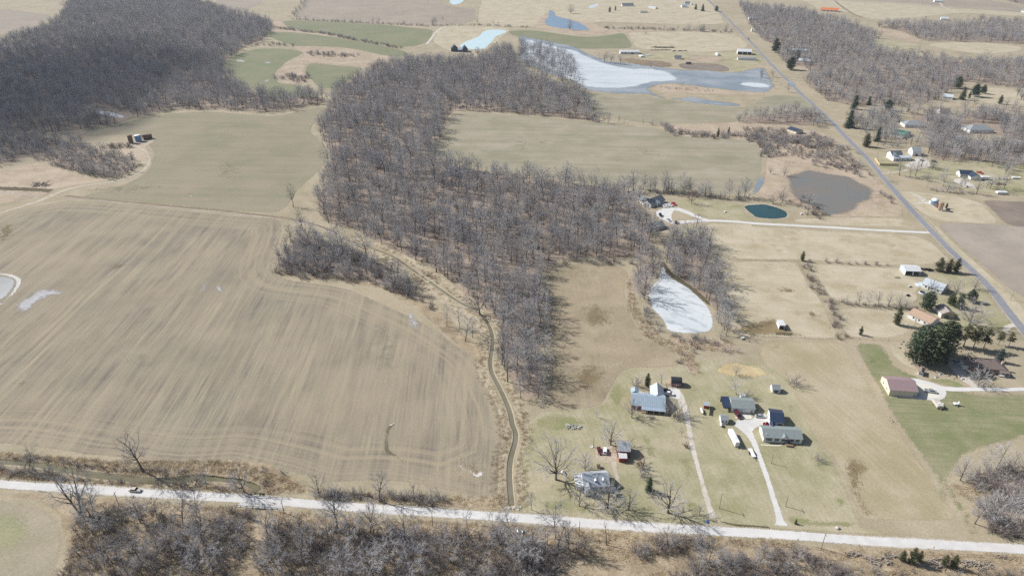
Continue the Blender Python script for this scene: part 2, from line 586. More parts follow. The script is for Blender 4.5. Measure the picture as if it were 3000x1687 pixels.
# ------------------------------------------------------------------ the ground, with the creek, the ditch and their banks cut in
def chain(*parts):
    out = []
    for p in parts:
        out += p
    return out

ditch_line = chain(g('B2', 860, 975, 1080, 1045, 1300, 1125, 1400, 1200, 1530, 1290, 1650, 1380),
                   g('C2', 1540, 10, 1700, 120, 1900, 262, 2110, 362, 2200, 480, 2240, 600, 2230, 720, 2210, 830, 2220, 930, 2280, 1040,
                     2350, 1180, 2405, 1320), g('D2', 2420, 20, 2458, 100, 2450, 190, 2415, 290, 2395, 400, 2392, 520, 2402, 650, 2415, 770))
creek_a = chain([(G('D1', 0, 360)[0] - 70, G('D1', 0, 360)[1] + 6)],
                g('D1', 0, 365, 300, 385, 600, 435, 900, 500, 1200, 520, 1400, 555, 1650, 545, 1850, 515, 2150, 520, 2340, 560, 2440, 615, 2462, 700,
                  2462, 800, 2455, 900, 2440, 1030, 2410, 1180, 2370, 1320, 2330, 1449), [(G('D1', 2330, 1449)[0] - 6, G('D1', 2330, 1449)[1] - 25)])
creek_b = chain([(G('D3', 430, 1449)[0] - 16, G('D3', 430, 1449)[1] - 18)],
                g('D3', 520, 1430, 700, 1350, 880, 1370, 1060, 1400, 1250, 1395, 1400, 1345, 1600, 1300, 1800, 1265, 1960, 1222, 2120, 1215, 2300, 1240),
                g('D4', 100, 1270))

def channel(line, wtop, wbed, depth):
    return dict(top=ribbon_poly(line, wtop)[0], toe=ribbon_poly(line, wbed)[0], depth=depth, line=line)

CH = [channel(ditch_line, [2.4, 2.4, 2.7, 3.0], [1.2, 1.2, 1.5, 1.8], .5), channel(creek_a, [3.4, 3.4, 4, 4.6, 4.4, 4.4, 4.6, 4.6], [2.0, 2.0, 2.4, 2.8, 2.6, 2.6, 2.8, 2.8], .9),
      channel(creek_b, [6, 9, 7, 5.5, 5.5, 6, 5, 2.5], [4, 6.6, 4.8, 3.4, 3.4, 3.8, 3, 1.2], 1.0)]

def build_ground():
    pts, edges, zs = [], [], []
    rect = [(-9000, -1500), (9000, -1500), (9000, 16000), (-9000, 16000)]
    def loop(P, z):
        n = len(pts)
        for p in P:
            pts.append(Vector(p))
            zs.append(z)
        edges.extend((n + i, n + (i + 1) % len(P)) for i in range(len(P)))
    loop(rect, 0)
    for c in CH:
        loop(c['top'], 0)
        loop(c['toe'], -c['depth'])
    for x in range(-900, 1000, 100):
        for y in range(100, 2000, 100):
            pts.append(Vector((x + .37, y + .21)))
            zs.append(0)
    r = delaunay_2d_cdt(pts, edges, [], 1, 1e-4)
    V = []
    for i, p in enumerate(r[0]):
        src = r[3][i]
        z = zs[src[0]] if src else 0
        V.append((p[0], p[1], z))
    V = np.array(V)
    for c in CH:                                   # grid points that fall inside a channel
        k = inside(c['toe'], V[:, :2])
        V[k, 2] = np.minimum(V[k, 2], -c['depth'])
    o = obj('ground', V, r[2], 'ground')
    tag(o, kind='structure')
    me = o.data
    for nm in ('edge', 'cover'):
        me.attributes.new(nm, 'FLOAT', 'POINT').data.foreach_set('value', np.full(len(V), 50.0 if nm == 'edge' else 1.0, np.float32))

build_ground()
for c, m, nm, up in zip(CH, ('ditch_water', 'creek_water', 'creek_water'), ('ditch_water', 'creek_water', 'creek_water'), (.2, .35, .35)):
    P = ribbon_poly(c['line'], [1.7, 1.7, 2.0, 2.3] if c is CH[0] else [2.5, 2.5, 3, 3.5, 3.3, 3.3, 3.5, 3.5] if c is CH[1] else [4.7, 7.4, 5.6, 4.1, 4.1, 4.6, 3.7, 1.6])[0]
    r = delaunay_2d_cdt([Vector(p) for p in P], [(i, (i + 1) % len(P)) for i in range(len(P))], [list(range(len(P)))], 1, 1e-4)
    tag(obj(nm, [(p[0], p[1], -c['depth'] + up) for p in r[0]], r[2], m), kind='structure')

# ------------------------------------------------------------------ fields, meadows, lawns
# the big striped field in front of the ditch
f_main = chain(g('O', -420, 575, 0, 545, 70, 522, 160, 504, 300, 512, 450, 528, 600, 542, 705, 552, 712, 580, 700, 610, 688, 650, 688, 690, 720, 704, 800, 712, 870, 722, 950, 755,
                 1010, 786, 1070, 815, 1120, 845, 1170, 880, 1215, 925, 1245, 985, 1268, 1050, 1276, 1120, 1272, 1190, 1255, 1238, 1200, 1250, 1120, 1232, 1030, 1220, 930, 1212,
                 830, 1216, 760, 1205, 700, 1182, 630, 1166, 560, 1160, 480, 1168, 400, 1166, 320, 1150, 220, 1142, 120, 1130, 0, 1122, -420, 1110))
sheet('field', f_main, 'field_main', 1, 2.0, 1.2)
sheet('field', g('O', 185, 495, 270, 477, 335, 455, 380, 420, 388, 385, 372, 362, 385, 345, 300, 338, 215, 345, 190, 336, 300, 312, 390, 290, 480, 281, 560, 283, 640, 290, 700, 292, 770, 274,
                 826, 268, 800, 300, 782, 325, 800, 350, 832, 382, 815, 425, 770, 460, 735, 500, 716, 540, 600, 532, 450, 518, 300, 504), 'field_green', 1, 2.5, 1.5)
sheet('field', g('O', 1140, 284, 1200, 284, 1330, 292, 1450, 303, 1590, 316, 1655, 322, 1690, 336, 1790, 346, 1880, 350, 1912, 368, 1920, 420, 1905, 468, 1880, 492, 1760, 488, 1620, 482,
                 1500, 466, 1330, 440, 1180, 420, 1100, 395, 1105, 360, 1125, 310), 'field_mid', 1, 2.5, 1.5)
sheet('field', g('A3', 690, 870, 900, 890, 1100, 900, 1250, 892, 1400, 925, 1540, 945, 1700, 975, 1950, 1010, 2250, 1010, 2400, 900, 2600, 900, 2850, 930, 2860, 1020, 2700, 1060, 2400, 1080, 2150, 1150, 1900, 1165,
                 1400, 1175, 1180, 1160, 800, 1080, 690, 1010), 'field_mid', 1, 3, 1.5)
for P in (g('A2', 235, 200, 420, 190, 900, 215, 1300, 245, 1690, 285, 1640, 370, 1600, 410, 1500, 440, 1350, 450, 950, 385, 800, 345, 430, 285, 300, 262, 240, 240),
          g('A2', 60, 315, 200, 300, 430, 312, 800, 362, 1080, 405, 1350, 465, 1450, 500, 1380, 545, 1250, 535, 900, 458, 640, 440, 450, 442, 330, 430, 200, 385),
          g('A1', 2060, 610, 2150, 560, 2240, 500, 2400, 472) + g('A2', 0, 460, 300, 458, 440, 490, 440, 520, 300, 580, 180, 690, 190, 760, 260, 795, 420, 800, 520, 830, 600, 900, 300, 930, 0, 900) + g('A1', 2440, 860, 2250, 790, 2150, 690),
          g('A2', 450, 650, 500, 592, 700, 612, 1040, 640, 960, 690, 880, 760, 780, 820, 640, 850, 550, 795, 470, 715)):
    sheet('wheat_field', P, 'wheat', 1, 3, 1.5)
sheet('field', g('A2', 330, 175, 480, -10, 620, -40, 1700, -40, 1760, 40, 1900, 70, 2080, 92, 2060, 200, 1900, 235, 1700, 242, 1300, 235, 900, 208, 600, 190), 'stubble', 1, 4, 2)
sheet('pasture', g('A2', 2100, 95, 2130, -40, 2700, -40) + g('A3', 900, -40, 1850, -30, 1900, 60, 2010, 190, 2000, 235, 1500, 230, 800, 205, 400, 250, 0, 255) + g('A2', 2200, 250, 2070, 205), 'pasture', 1, 4, 2)
sheet('field', g('A3', -60, 292, 200, 285, 500, 330, 700, 355, 900, 330, 1060, 305, 1110, 380, 1160, 458, 900, 462, 600, 465, 300, 400, 0, 340), 'wheat', 1, 3, 1)
sheet('field', g('A3', 1085, 305, 1650, 298, 2130, 330, 2200, 400, 2250, 452, 1950, 492, 1700, 497, 1400, 480, 1165, 456), 'pasture', 2, 2, 1)
sheet('field', g('A2', 1720, 265, 1900, 245, 2300, 255, 2420, 280, 2350, 330, 2200, 470, 2000, 520, 1800, 480, 1660, 400), 'pasture', 1, 3, 1)
sheet('field', g('A1', -250, 80, 0, 85, 300, 115, 520, 150, 420, 200, 330, 300, 100, 330, -250, 330), 'stubble', 1, 4, 2)
sheet('field', g('A1', 1650, -20, 2060, 0, 2000, 40, 1880, 85, 2300, 110, 2450, 50, 2480, -20), 'stubble', 1, 4, 2)
sheet('field', g('A4', 300, -30, 500, 10, 640, 90, 850, 105, 1180, 195, 1650, 160, 2000, 120, 2700, 165, 2700, 140, 1900, 82, 1200, 28, 700, 5), 'pasture', 1, 4, 2)
sheet('field', g('A4', 750, -12, 1200, 12, 1900, 66, 2650, 128, 2650, 80, 2350, 20, 2000, -30), 'stubble', 1, 4, 2)
sheet('field', g('A4', 1660, 415, 1800, 402, 2100, 400, 2400, 418, 2560, 440, 2570, 480, 2400, 500, 2100, 508, 1900, 480, 1700, 440), 'pasture', 1, 3, 1.5)
sheet('lawn', g('A4', 1150, 360, 1400, 400, 1640, 420, 1560, 470, 1300, 470, 1180, 420), 'lawn_dry', 1, 3, 1)
sheet('lawn', g('A4', 2020, 830, 2240, 825, 2450, 845, 2650, 900, 2650, 1000, 2300, 985, 2000, 960, 2030, 900), 'pasture', 1, 3, 1)
sheet('marsh', g('A4', 1170, 260, 1400, 290, 1640, 395, 1500, 400, 1300, 350, 1200, 310), 'reeds', 1, 3, 2)
# mown pasture and yards on the right
sheet('pasture', g('B3', 1810, 815, 2300, 825) + g('B4', 0, 850, 600, 885, 1200, 910, 1650, 935, 1850, 1120, 1900, 1180, 1400, 1225, 900, 1205, 560, 1170, 0, 1163) + g('B3', 2050, 1160, 1930, 1130, 1860, 950), 'pasture', 1, 2, .8)
sheet('pasture', g('B4', 380, 775, 900, 760, 1480, 765, 1560, 860, 1000, 850, 420, 815), 'pasture', 1, 2, .8)
sheet('pasture', g('B3', 1980, 1185, 2300, 1175) + g('B4', 0, 1175, 410, 1175, 480, 1290, 560, 1420) + g('C4', 650, 220, 780, 470, 850, 620, 640, 628, 200, 612, -150, 600) + g('C3', 2040, 480, 1985, 250, 1960, 0), 'pasture', 1, 2, .8)
sheet('pasture', g('B4', 520, 1200, 900, 1215, 1400, 1240, 1700, 1290, 1780, 1449) + g('C4', 1560, 130, 1600, 300, 1100, 300, 760, 260, 600, 20), 'pasture', 1, 2, .8)
sheet('pasture', g('C4', 800, 320, 1200, 330, 1580, 350, 1600, 480, 1450, 610, 1000, 610, 890, 600), 'pasture', 1, 2, .8)
sheet('hay_meadow', g('C4', 100, 650, 400, 640, 860, 650, 940, 760, 1060, 960, 1200, 1160, 1330, 1400) + g('D4', 1420, 120, 1640, 440, 1850, 780, 1960, 930, 1750, 950, 1400, 940, 1030, 930, 980, 800, 890, 560, 800, 360, 640, 200, 560, 60) +
      g('C4', 420, 1250, 340, 1080, 300, 950, 150, 900, 60, 760), 'hay', 1, 1.6, .8)
sheet('meadow', chain(g('C3', 350, 1240, 345, 900, 350, 600, 345, 300, 310, 60), g('B3', 330, 1300, 420, 1240, 560, 1200, 800, 1190, 1050, 1210, 1130, 1330), g('C3', 1080, 60, 1090, 200, 1110, 400, 1180, 520, 1300, 610, 1450, 660, 1530, 720, 1560, 800,
                  1600, 860, 1400, 890, 1100, 900, 1010, 960, 980, 1060, 900, 1180, 850, 1260, 600, 1290, 400, 1280)), 'meadow', 1, 2, 1)
sheet('lawn', chain(g('C3', 250, 1290, 700, 1270, 860, 1240, 920, 1120, 990, 980, 1030, 920, 1200, 890, 1700, 880, 1800, 830, 2576, 850), g('C4', 100, 860, 350, 960, 420, 1160, 480, 1300, 560, 1449), g('D4', 640, 200, 800, 380, 900, 620,
                   1000, 900, 1060, 1010, 1400, 1040, 2000, 1085, 2200, 1120, 1400, 1075, 700, 1035, 300, 1015, 0, 1000), g('D3', 2200, 985, 1500, 950, 800, 915, 0, 865, 60, 780, 40, 620, 60, 400, 100, 200, 130, 60)), 'lawn_dry', 1, 1.5, .6)
sheet('lawn', chain(g('C4', 940, 640, 1250, 660, 1300, 780, 1420, 900, 1600, 960, 1700, 1010, 2000, 1110, 2576, 1110, 2700, 1120, 2700, 1449), g('D4', 2700, 150, 2560, 180, 2300, 220, 2050, 300, 1930, 480, 1850, 580, 1960, 700, 2080, 820, 2180, 1000,
                   2240, 1080, 2050, 1085, 1990, 930, 1880, 770, 1660, 430, 1430, 100), g('C4', 1340, 1390, 1200, 1130, 1060, 930)), 'green_grass', 1, 4.5, 1.2)
sheet('lawn', chain(g('C4', 1720, 990, 1900, 1000, 2020, 1060, 1960, 1080, 1800, 1050, 1640, 1000)), 'lawn_green', 3, 1, .4)
sheet('lawn', g('B3', 1500, 590, 1800, 590, 2200, 640, 2200, 720, 2250, 770, 2576, 790, 2576, 812, 2000, 790, 1800, 770, 1600, 690, 1450, 640), 'lawn_dry', 1, 2, .8)
sheet('lawn', g('B3', 1520, 850, 1800, 815, 1850, 900, 1700, 950, 1540, 980, 1450, 920), 'lawn_dry', 1, 2, .8)
sheet('lawn', g('C4', 1500, 0, 2100, 0, 2330, 300, 2500, 480, 2350, 560, 1900, 560, 1700, 500, 1620, 350, 1570, 150), 'lawn_dry', 1, 2, .8)
sheet('lawn', chain(g('B4', 1180, 330, 1500, 380, 1900, 480, 2200, 540, 2700, 560, 2700, 250, 2100, 230, 1600, 200, 1180, 120)), 'lawn_dry', 1, 3, 1)
sheet('lawn', chain(g('A3', 1200, 560, 1700, 560, 2000, 590, 2090, 690, 2260, 660, 2380, 560, 2290, 460, 2000, 500, 1500, 490, 1200, 520)), 'lawn_dry', 1, 3, 1)
sheet('field', chain(g('B4', 1400, 510, 1600, 520, 2150, 600, 2360, 825, 1730, 805, 1560, 690, 1440, 570)), 'pasture', 2, 2, 1)
sheet('field', chain(g('B4', 1720, 808, 2358, 828, 2700, 860, 2900, 1000, 2900, 1700, 2450, 1449, 2240, 1260, 2000, 1060, 1830, 900)), 'bare_soil', 2, 2, 1)
sheet('field', chain(g('B4', 2130, 590, 2700, 610, 2900, 830, 2600, 880, 2370, 828)), 'dark_soil', 1, 5, 1.5)
sheet('verge', chain(g('B4', 1560, 690, 1730, 810, 1960, 1040, 2300, 1340, 2420, 1449), g('C4', 2576, 330, 2800, 640, 2760, 700, 2576, 500, 2320, 200), g('B4', 2250, 1390, 1960, 1120, 1700, 850)), 'pasture', 3, 1.2, .4)
# grass beyond the gravel road in the bottom strip
sheet('field', g('D1', -300, 650, 0, 680, 300, 740, 520, 850, 640, 1000, 640, 1200, 560, 1449, 480, 1700, -500, 1700), 'tan_field', 1, 3, 1.5)
sheet('green_patch', g('D1', -300, 780, 200, 790, 420, 920, 460, 1080, 330, 1230, 0, 1330, -300, 1350), 'yellow_green', 2, 18, 2, cap=.85)
sheet('roadside_grass', chain(g('D1', -200, 625, 640, 690, 1500, 745, 2400, 800), g('D2', 100, 815, 900, 868, 1600, 920, 2576, 965), g('D3', 600, 985, 1500, 1050, 2576, 1105), g('D4', 900, 1150, 2000, 1195, 2700, 1250, 2700, 1700),
                            g('D3', 1000, 1700), g('D1', 700, 1800), g('D1', 560, 1449, 640, 1150, 560, 880, 300, 740, -200, 670)), 'rough_grass', 1, 2, 1)
sheet('creek_bank', chain(g('D1', -200, 230, 300, 290, 800, 340, 1100, 385, 1400, 420, 1900, 400, 2250, 350, 2500, 370), g('D2', 150, 400, 330, 500, 520, 610, 560, 690, 100, 690, 0, 680), g('D1', 2400, 650, 2460, 640, 2430, 590, 2300, 535, 1850, 490, 1650, 515, 1400, 525,
                        1200, 490, 900, 470, 600, 405, 300, 355, -200, 330)), 'rough_grass', 1, 1.5, .6)
sheet('creek_bank', chain(g('D1', -200, 420, 300, 420, 600, 470, 900, 530, 1200, 552, 1400, 590, 1650, 580, 1850, 550, 2150, 555, 2330, 590, 2400, 640, 2420, 690, 1900, 650, 1300, 600, 600, 570, 0, 525, -200, 515)), 'rough_grass', 1, 1.2, .5)
sheet('verge', chain(g('D2', 520, 690, 1000, 650, 1700, 690, 1900, 740, 2330, 690, 2370, 780, 2370, 840, 1500, 780, 700, 730)), 'rough_grass', 2, 1.5, .6)
# ditch banks
for sgn in (1, -1):
    dp = np.array(smooth_poly(ditch_line, False, 1))
    dd = np.gradient(dp, axis=0)
    nn = np.stack([-dd[:, 1], dd[:, 0]], 1) / np.hypot(*dd.T)[:, None]
    w = np.interp(np.linspace(0, 1, len(dp)), [0, .3, .55, .7, 1], [7, 9, 6.5, 5, 4])
    strip('ditch_bank', [tuple(q) for q in dp + sgn * nn * (1.45 + w[:, None] / 2)], list(w), 'bank', 2, 1.5, .5)
strip('ditch_ice', g('B1', 600, 570, 1000, 610, 1300, 640, 2000, 705, 2576, 770) + g('B2', 340, 788, 560, 842, 760, 922, 850, 968), 1.3, 'frost', 3, .5, .2)
strip('ditch_bank', g('B1', 600, 560, 1300, 625, 2000, 690, 2576, 755) + g('B2', 340, 778, 560, 832, 760, 912), 5, 'dirt', 2, 2.2, .5)
# wetlands and reed beds
sheet('marsh', g('A2', 0, 260, 100, 200, 240, 190, 300, 262, 430, 285, 800, 345, 1080, 395, 1350, 455, 1340, 462, 1080, 405, 800, 362, 430, 312, 200, 300, 60, 312), 'reeds', 2, 3, 1.5)
sheet('marsh', g('A2', 300, 430, 480, 442, 640, 440, 900, 460, 1260, 540, 1340, 545, 1260, 580, 1100, 630, 900, 625, 700, 608, 500, 590, 450, 650, 480, 720, 540, 780, 400, 800, 240, 790, 185, 740, 190, 690, 300, 590, 450, 520, 440, 490), 'reeds', 2, 3, 2)
sheet('marsh', g('A3', 200, 265, 350, 290, 550, 320, 750, 345, 950, 315, 1100, 300, 1700, 296, 2100, 320, 2100, 300, 1600, 285, 900, 280, 760, 215, 620, 200, 420, 150, 330, 110, 250, 180), 'reeds', 1, 4, 2)
sheet('marsh', chain(g('A3', 1240, 1165, 1400, 1180, 1560, 1290, 2050, 1310, 2300, 1320, 2400, 1449), g('B4', 110, 60, 130, 200, 120, 420, 60, 560, 200, 610, 480, 640, 700, 760, 1350, 765, 1480, 740, 1400, 590, 1180, 380, 1100, 330), g('A4', 900, 1420, 700, 1250, 300, 1200, 0, 1160),
                  g('A3', 2150, 1150, 1500, 1170)), 'reeds', 1, 3, 2)
sheet('marsh', chain(g('C3', 1090, 20, 1150, 20, 1170, 350, 1290, 520, 1400, 590, 1480, 640, 1560, 680, 1700, 740, 1740, 830, 1800, 950, 1720, 975, 1620, 920, 1560, 800, 1500, 700, 1300, 620, 1160, 500, 1100, 350)), 'reeds', 2, 2, 1.2)
sheet('marsh', chain(g('C3', 1450, 590, 1900, 600, 2100, 650, 2150, 720, 1950, 740, 1750, 720, 1560, 680)), 'reeds', 2, 2, 1.2)
sheet('straw_ground', g('C3', 1920, 890, 2050, 830, 2250, 850, 2400, 900, 2576, 910) + g('C4', 100, 930, 300, 960, 280, 1000, 60, 1000) + g('C3', 2500, 1000, 2100, 990, 1950, 960), 'straw', 3, 3, 1.5)
sheet('reed_island', g('A3', 1300, 845, 1340, 810, 1450, 790, 1650, 800, 1850, 830, 2100, 860, 2380, 885, 2400, 905, 2000, 895, 1500, 880, 1350, 865), 'reeds', 5, 2, 1)
sheet('rough_ground', chain(g('B1', -200, 640, 0, 640, 200, 610, 400, 560, 560, 490, 800, 445, 1050, 415, 850, 370, 480, 275, 300, 230, 0, 340, -200, 360)), 'reeds', 1, 2, 1)
sheet('rough_ground', g('F1', 900, 640, 1500, 480, 2000, 420, 2050, 560, 1720, 720, 1750, 1000, 1880, 1180, 1860, 1449, 1300, 1449, 900, 1100, 500, 950), 'reeds', 2, 2.5, 1)
sheet('rough_grass', g('B2', 130, 1180, 200, 1300, 420, 1360, 700, 1350, 950, 1400, 1250, 1449) + g('C2', 1300, 230, 1500, 330, 1750, 560, 1900, 680, 2000, 760, 2090, 830, 2170, 960, 2140, 700, 1950, 560, 1750, 320, 1450, 230, 1350, 130) + g('B2', 1300, 1400, 700, 1300, 260, 1270), 'rough_grass', 2, 1.5, .8)
# worn, green, wet and frosty patches in the covers
for P, m, s in [
    (g('C2', 1400, 380, 1500, 350, 1560, 470, 1560, 560, 1450, 560, 1390, 470), 'frost', 8),
    (g('C2', 1560, 470, 1700, 520, 1900, 640, 2010, 760, 1900, 840, 1740, 800, 1620, 640), 'olive_patch', 9),
    (g('C2', 1050, 500, 1180, 470, 1300, 520, 1350, 700, 1450, 900, 1430, 1100, 1250, 1000, 1060, 960, 930, 830, 1050, 640), 'olive_patch', 16),
    (g('D2', 1950, 150, 2100, 140, 2300, 300, 2300, 560, 2150, 700, 1850, 660, 1750, 450), 'olive_patch', 18),
    (g('C1', 1250, 700, 1500, 730, 1650, 850, 1500, 900, 1150, 860, 1050, 800), 'olive_patch', 14),
    (g('C1', 200, 930, 420, 950, 300, 1100, 100, 1180, 0, 1100), 'olive_patch', 14),
    (g('B1', 2000, 200, 2300, 220, 2330, 420, 2000, 420), 'olive_patch', 16),
    (g('B1', 650, 480, 1300, 430, 1700, 460, 1300, 560, 800, 560), 'olive_patch', 12),
    (g('B1', -100, 780, 250, 790, 220, 960, -100, 1050), 'brown_patch', 26),
    (g('B1', 1000, 1200, 1200, 1170, 1250, 1230, 1050, 1270), 'brown_patch', 14),
    (g('C3', 560, 270, 800, 250, 1000, 320, 1050, 480, 900, 560, 620, 520), 'brown_patch', 14),
    (g('C3', 520, 840, 800, 830, 950, 900, 900, 1050, 700, 1180, 480, 1100), 'brown_patch', 16),
    (g('C3', 1020, 480, 1200, 540, 1460, 680, 1500, 760, 1250, 720, 1040, 600), 'olive_patch', 8),
    (g('C3', 420, 950, 620, 930, 700, 1150, 500, 1220), 'meadow', 8),
    (g('D3', 130, 60, 330, 90, 520, 110, 650, 60, 720, 20) + g('C3', 780, 1390, 650, 1330, 420, 1300, 200, 1340), 'lawn_green', 5),
    (g('C3', 880, 1150, 1000, 1000, 1060, 1080, 1080, 1250, 960, 1260), 'lawn_green', 5),
    (g('C3', 1000, 930, 1120, 890, 1300, 900, 1420, 930, 1250, 940, 1080, 960), 'lawn_green', 4),
    (g('C3', 1640, 1020, 1760, 1040, 1780, 1120, 1650, 1130), 'lawn_green', 4),
    (g('D3', 1180, 20, 1300, 60, 1420, 350, 1300, 400, 1200, 250), 'lawn_green', 8),
    (g('D3', 1500, 300, 1680, 280, 1760, 560, 1640, 600), 'lawn_green', 8),
    (g('D3', 250, 700, 600, 720, 900, 860, 500, 870, 200, 830), 'lawn_green', 6),
    (g('D3', 1600, 720, 1780, 740, 1850, 860, 1700, 870), 'lawn_green', 6),
    (g('D4', 320, 870, 700, 900, 1010, 920, 1000, 1000, 500, 1000, 330, 960), 'lawn_green', 5),
    (g('D4', 700, 600, 860, 600, 980, 850, 800, 860), 'lawn_green', 8),
    (g('D4', 260, 240, 480, 240, 560, 260, 400, 300, 240, 300), 'lawn_green', 4),
    (g('D4', 1420, 620, 1860, 600, 1960, 760, 1850, 900, 1700, 620), 'lawn_dry', 8),
    (g('C4', 1900, 1150, 2500, 1200, 2600, 1350, 2100, 1300), 'lawn_green', 14),
    (g('D4', 1900, 0, 2300, 30, 2200, 140, 1950, 80), 'lawn_green', 8),
    (g('D4', 810, 330, 1000, 300, 1180, 440, 1100, 500, 1060, 640, 1130, 800, 1280, 900, 1050, 930, 960, 760, 880, 540), 'brown_patch', 5),
    (g('C4', 950, 900, 1080, 1000, 1240, 1250, 1420, 1449, 1330, 1449, 1200, 1240, 1050, 1040), 'brown_patch', 4),
    (g('C4', 380, 960, 460, 1000, 560, 1180, 600, 1260, 520, 1240, 450, 1120), 'olive_patch', 5),
    (g('C4', 20, 450, 230, 400, 350, 520, 530, 580, 520, 605, 200, 605, -100, 590, -200, 500), 'brown_patch', 5),
    (g('C4', 200, 540, 380, 545, 530, 585, 500, 603, 220, 603), 'dark_patch', 3),
    (g('C4', 200, 100, 420, 130, 480, 200, 350, 220, 200, 180), 'brown_patch', 8),
    (g('C4', 500, 320, 640, 370, 650, 440, 540, 420), 'brown_patch', 5),
    (g('C4', 200, 625, 300, 630, 280, 720, 160, 760), 'dirt', 4),
    (g('C4', 1260, 670, 1450, 660, 1480, 760, 1600, 860, 1620, 930, 1480, 900, 1370, 820), 'pasture', 2),
    (g('C4', 1430, 700, 1520, 780, 1620, 870, 1700, 900, 1900, 960, 1820, 980, 1640, 940, 1540, 900, 1470, 800), 'leaf_litter', 3),
    (g('C4', 1115, 815, 1180, 815, 1190, 845, 1120, 848), 'dark_patch', 2.5),
    (g('C4', 330, 1240, 410, 1240, 420, 1310, 350, 1320), 'brown_patch', 2.5),
    (g('A3', 1180, 560, 1500, 580, 1560, 640, 1300, 640, 1050, 590, 1030, 530), 'dirt', 6),
    (g('A3', 1560, 590, 2000, 600, 2090, 690, 1760, 660, 1580, 650), 'dark_soil', 3),
    (g('A3', 1700, 510, 2000, 530, 2040, 600, 1750, 590, 1600, 560), 'reeds', 5),
    (g('B3', 200, 30, 350, 20, 400, 80, 220, 90), 'olive_patch', 14),
    (g('B3', 1100, 80, 1350, 130, 1500, 200, 1300, 220, 1150, 140), 'olive_patch', 18),
    (g('A3', 20, 1250, 100, 1200, 220, 1400, 120, 1449, 0, 1449), 'olive_patch', 18),
    (g('B4', 1200, 370, 1400, 420, 1440, 470, 1330, 470, 1220, 400), 'lawn_green', 8),
    (g('E7', 20, 200, 120, 200, 130, 300, 20, 330), 'straw', 4)]:
    sheet('worn_grass' if m not in ('lawn_green', 'olive_patch') else 'green_patch', P, m, 3 if m != 'pasture' else 2, s, s * .12, cap=.36 if m == 'olive_patch' else .62 if s > 7.5 else .8 if s > 3.5 else 1.0)
# dark wheel ruts in the hay meadow
for P in (g('D4', 880, 380, 930, 480, 1010, 640), g('D4', 950, 410, 1000, 480, 1060, 600)):
    strip('rut', P, [.5, 1.5, .6], 'dark_patch', 4, .7, .2)

# ponds, floods, ice and puddles
tp_ = np.array(chain(g('B3', 2195, 660, 2220, 642, 2340, 633, 2500, 645), g('B4', 130, 640, 250, 665, 330, 705, 358, 745, 320, 772, 180, 780, 40, 765), g('B3', 2270, 745, 2220, 705)))
sheet('pond_bank', [tuple(q) for q in tp_.mean(0) + (tp_ - tp_.mean(0)) * np.array([1.09, 1.2])], 'bank', 3, 2, .8)
sheet('pond', [tuple(q) for q in tp_], 'pond_teal', 4, 1.4, .9)
sheet('frozen_pond', chain(g('B3', 1400, 1230, 1440, 1215, 1450, 1280), g('C3', 1480, 0, 1540, 55, 1640, 115, 1760, 205, 1850, 295, 1890, 370, 1915, 470, 1900, 545, 1760, 582, 1560, 580, 1440, 545, 1400, 430, 1290, 330, 1280, 230, 1300, 130, 1380, 45)), 'ice_pond', 4, 2, .8)
sheet('pond_edge', chain(g('B3', 1390, 1180, 1460, 1180, 1500, 1270), g('C3', 1560, 30, 1680, 110, 1800, 200, 1900, 300, 1850, 310, 1740, 220, 1630, 130, 1530, 70, 1460, 0), g('B3', 1380, 1280)), 'dark_patch', 3, 1.5, .5)
sheet('pond', g('A2', 1900, 445, 1960, 400, 2040, 370, 2110, 345, 2120, 312, 2190, 282, 2300, 280, 2382, 296, 2330, 320, 2260, 345, 2230, 400, 2200, 425, 2150, 465, 2030, 470), 'ice_green', 4, 1.2, .6)
sheet('pond', g('A3', 345, 90, 400, 110, 420, 160, 600, 198, 720, 262, 740, 290, 600, 285, 500, 272, 400, 262, 320, 240, 298, 195, 340, 165), 'blue_water', 4, 3, 1)
sheet('pond', g('A3', 705, 72, 760, 45, 830, 35, 800, 68, 740, 85), 'ice', 4, 2, .6)
sheet('pond', g('A2', 1830, -30, 1820, 20, 1850, 48, 1900, 45, 1960, 20, 1985, -30), 'ice_green', 4, 2, .6)
sheet('pond', g('A1', 1600, 85, 1720, 90, 1700, 110, 1600, 105), 'ice', 4, 2, .6)
sheet('flood_water', g('A3', 60, 330, 300, 380, 600, 440, 850, 560, 1000, 590, 1300, 610, 1560, 660, 1800, 655, 2090, 692, 2200, 660, 2380, 625, 2450, 700, 2490, 840, 2400, 885, 2100, 862, 1850, 832, 1650, 802, 1450, 792,
                 1310, 830, 1300, 850, 1420, 905, 1540, 930, 1700, 905, 1850, 942, 2100, 970, 2240, 1000, 2100, 1008, 1900, 1002, 1700, 975, 1500, 942, 1400, 925, 1250, 888, 1100, 895, 900, 885, 680, 855, 560, 760, 300, 700, 60, 560), 'flood_water', 3, 7, 2)
sheet('ice_sheet', g('A3', 100, 350, 350, 420, 620, 480, 850, 590, 1050, 640, 1300, 640, 1540, 690, 1585, 745, 1540, 770, 1420, 770, 1300, 785, 1230, 825, 1000, 835, 720, 835, 600, 790, 380, 680, 120, 560), 'ice', 4, 9, 3)
sheet('ice_sheet', g('A3', 2080, 800, 2200, 770, 2450, 790, 2470, 830, 2250, 830), 'ice', 4, 7, 2)
mp = np.array(g('B4', 330, 370, 450, 345, 600, 325, 760, 365, 900, 378, 1080, 440, 1185, 510, 1140, 570, 1040, 605, 1000, 680, 900, 735, 720, 745, 620, 690, 480, 610, 380, 480))
sheet('marsh_water', [tuple(q) for q in mp.mean(0) + (mp - mp.mean(0)) * 1.12], 'marsh_water', 3, 11, 3)
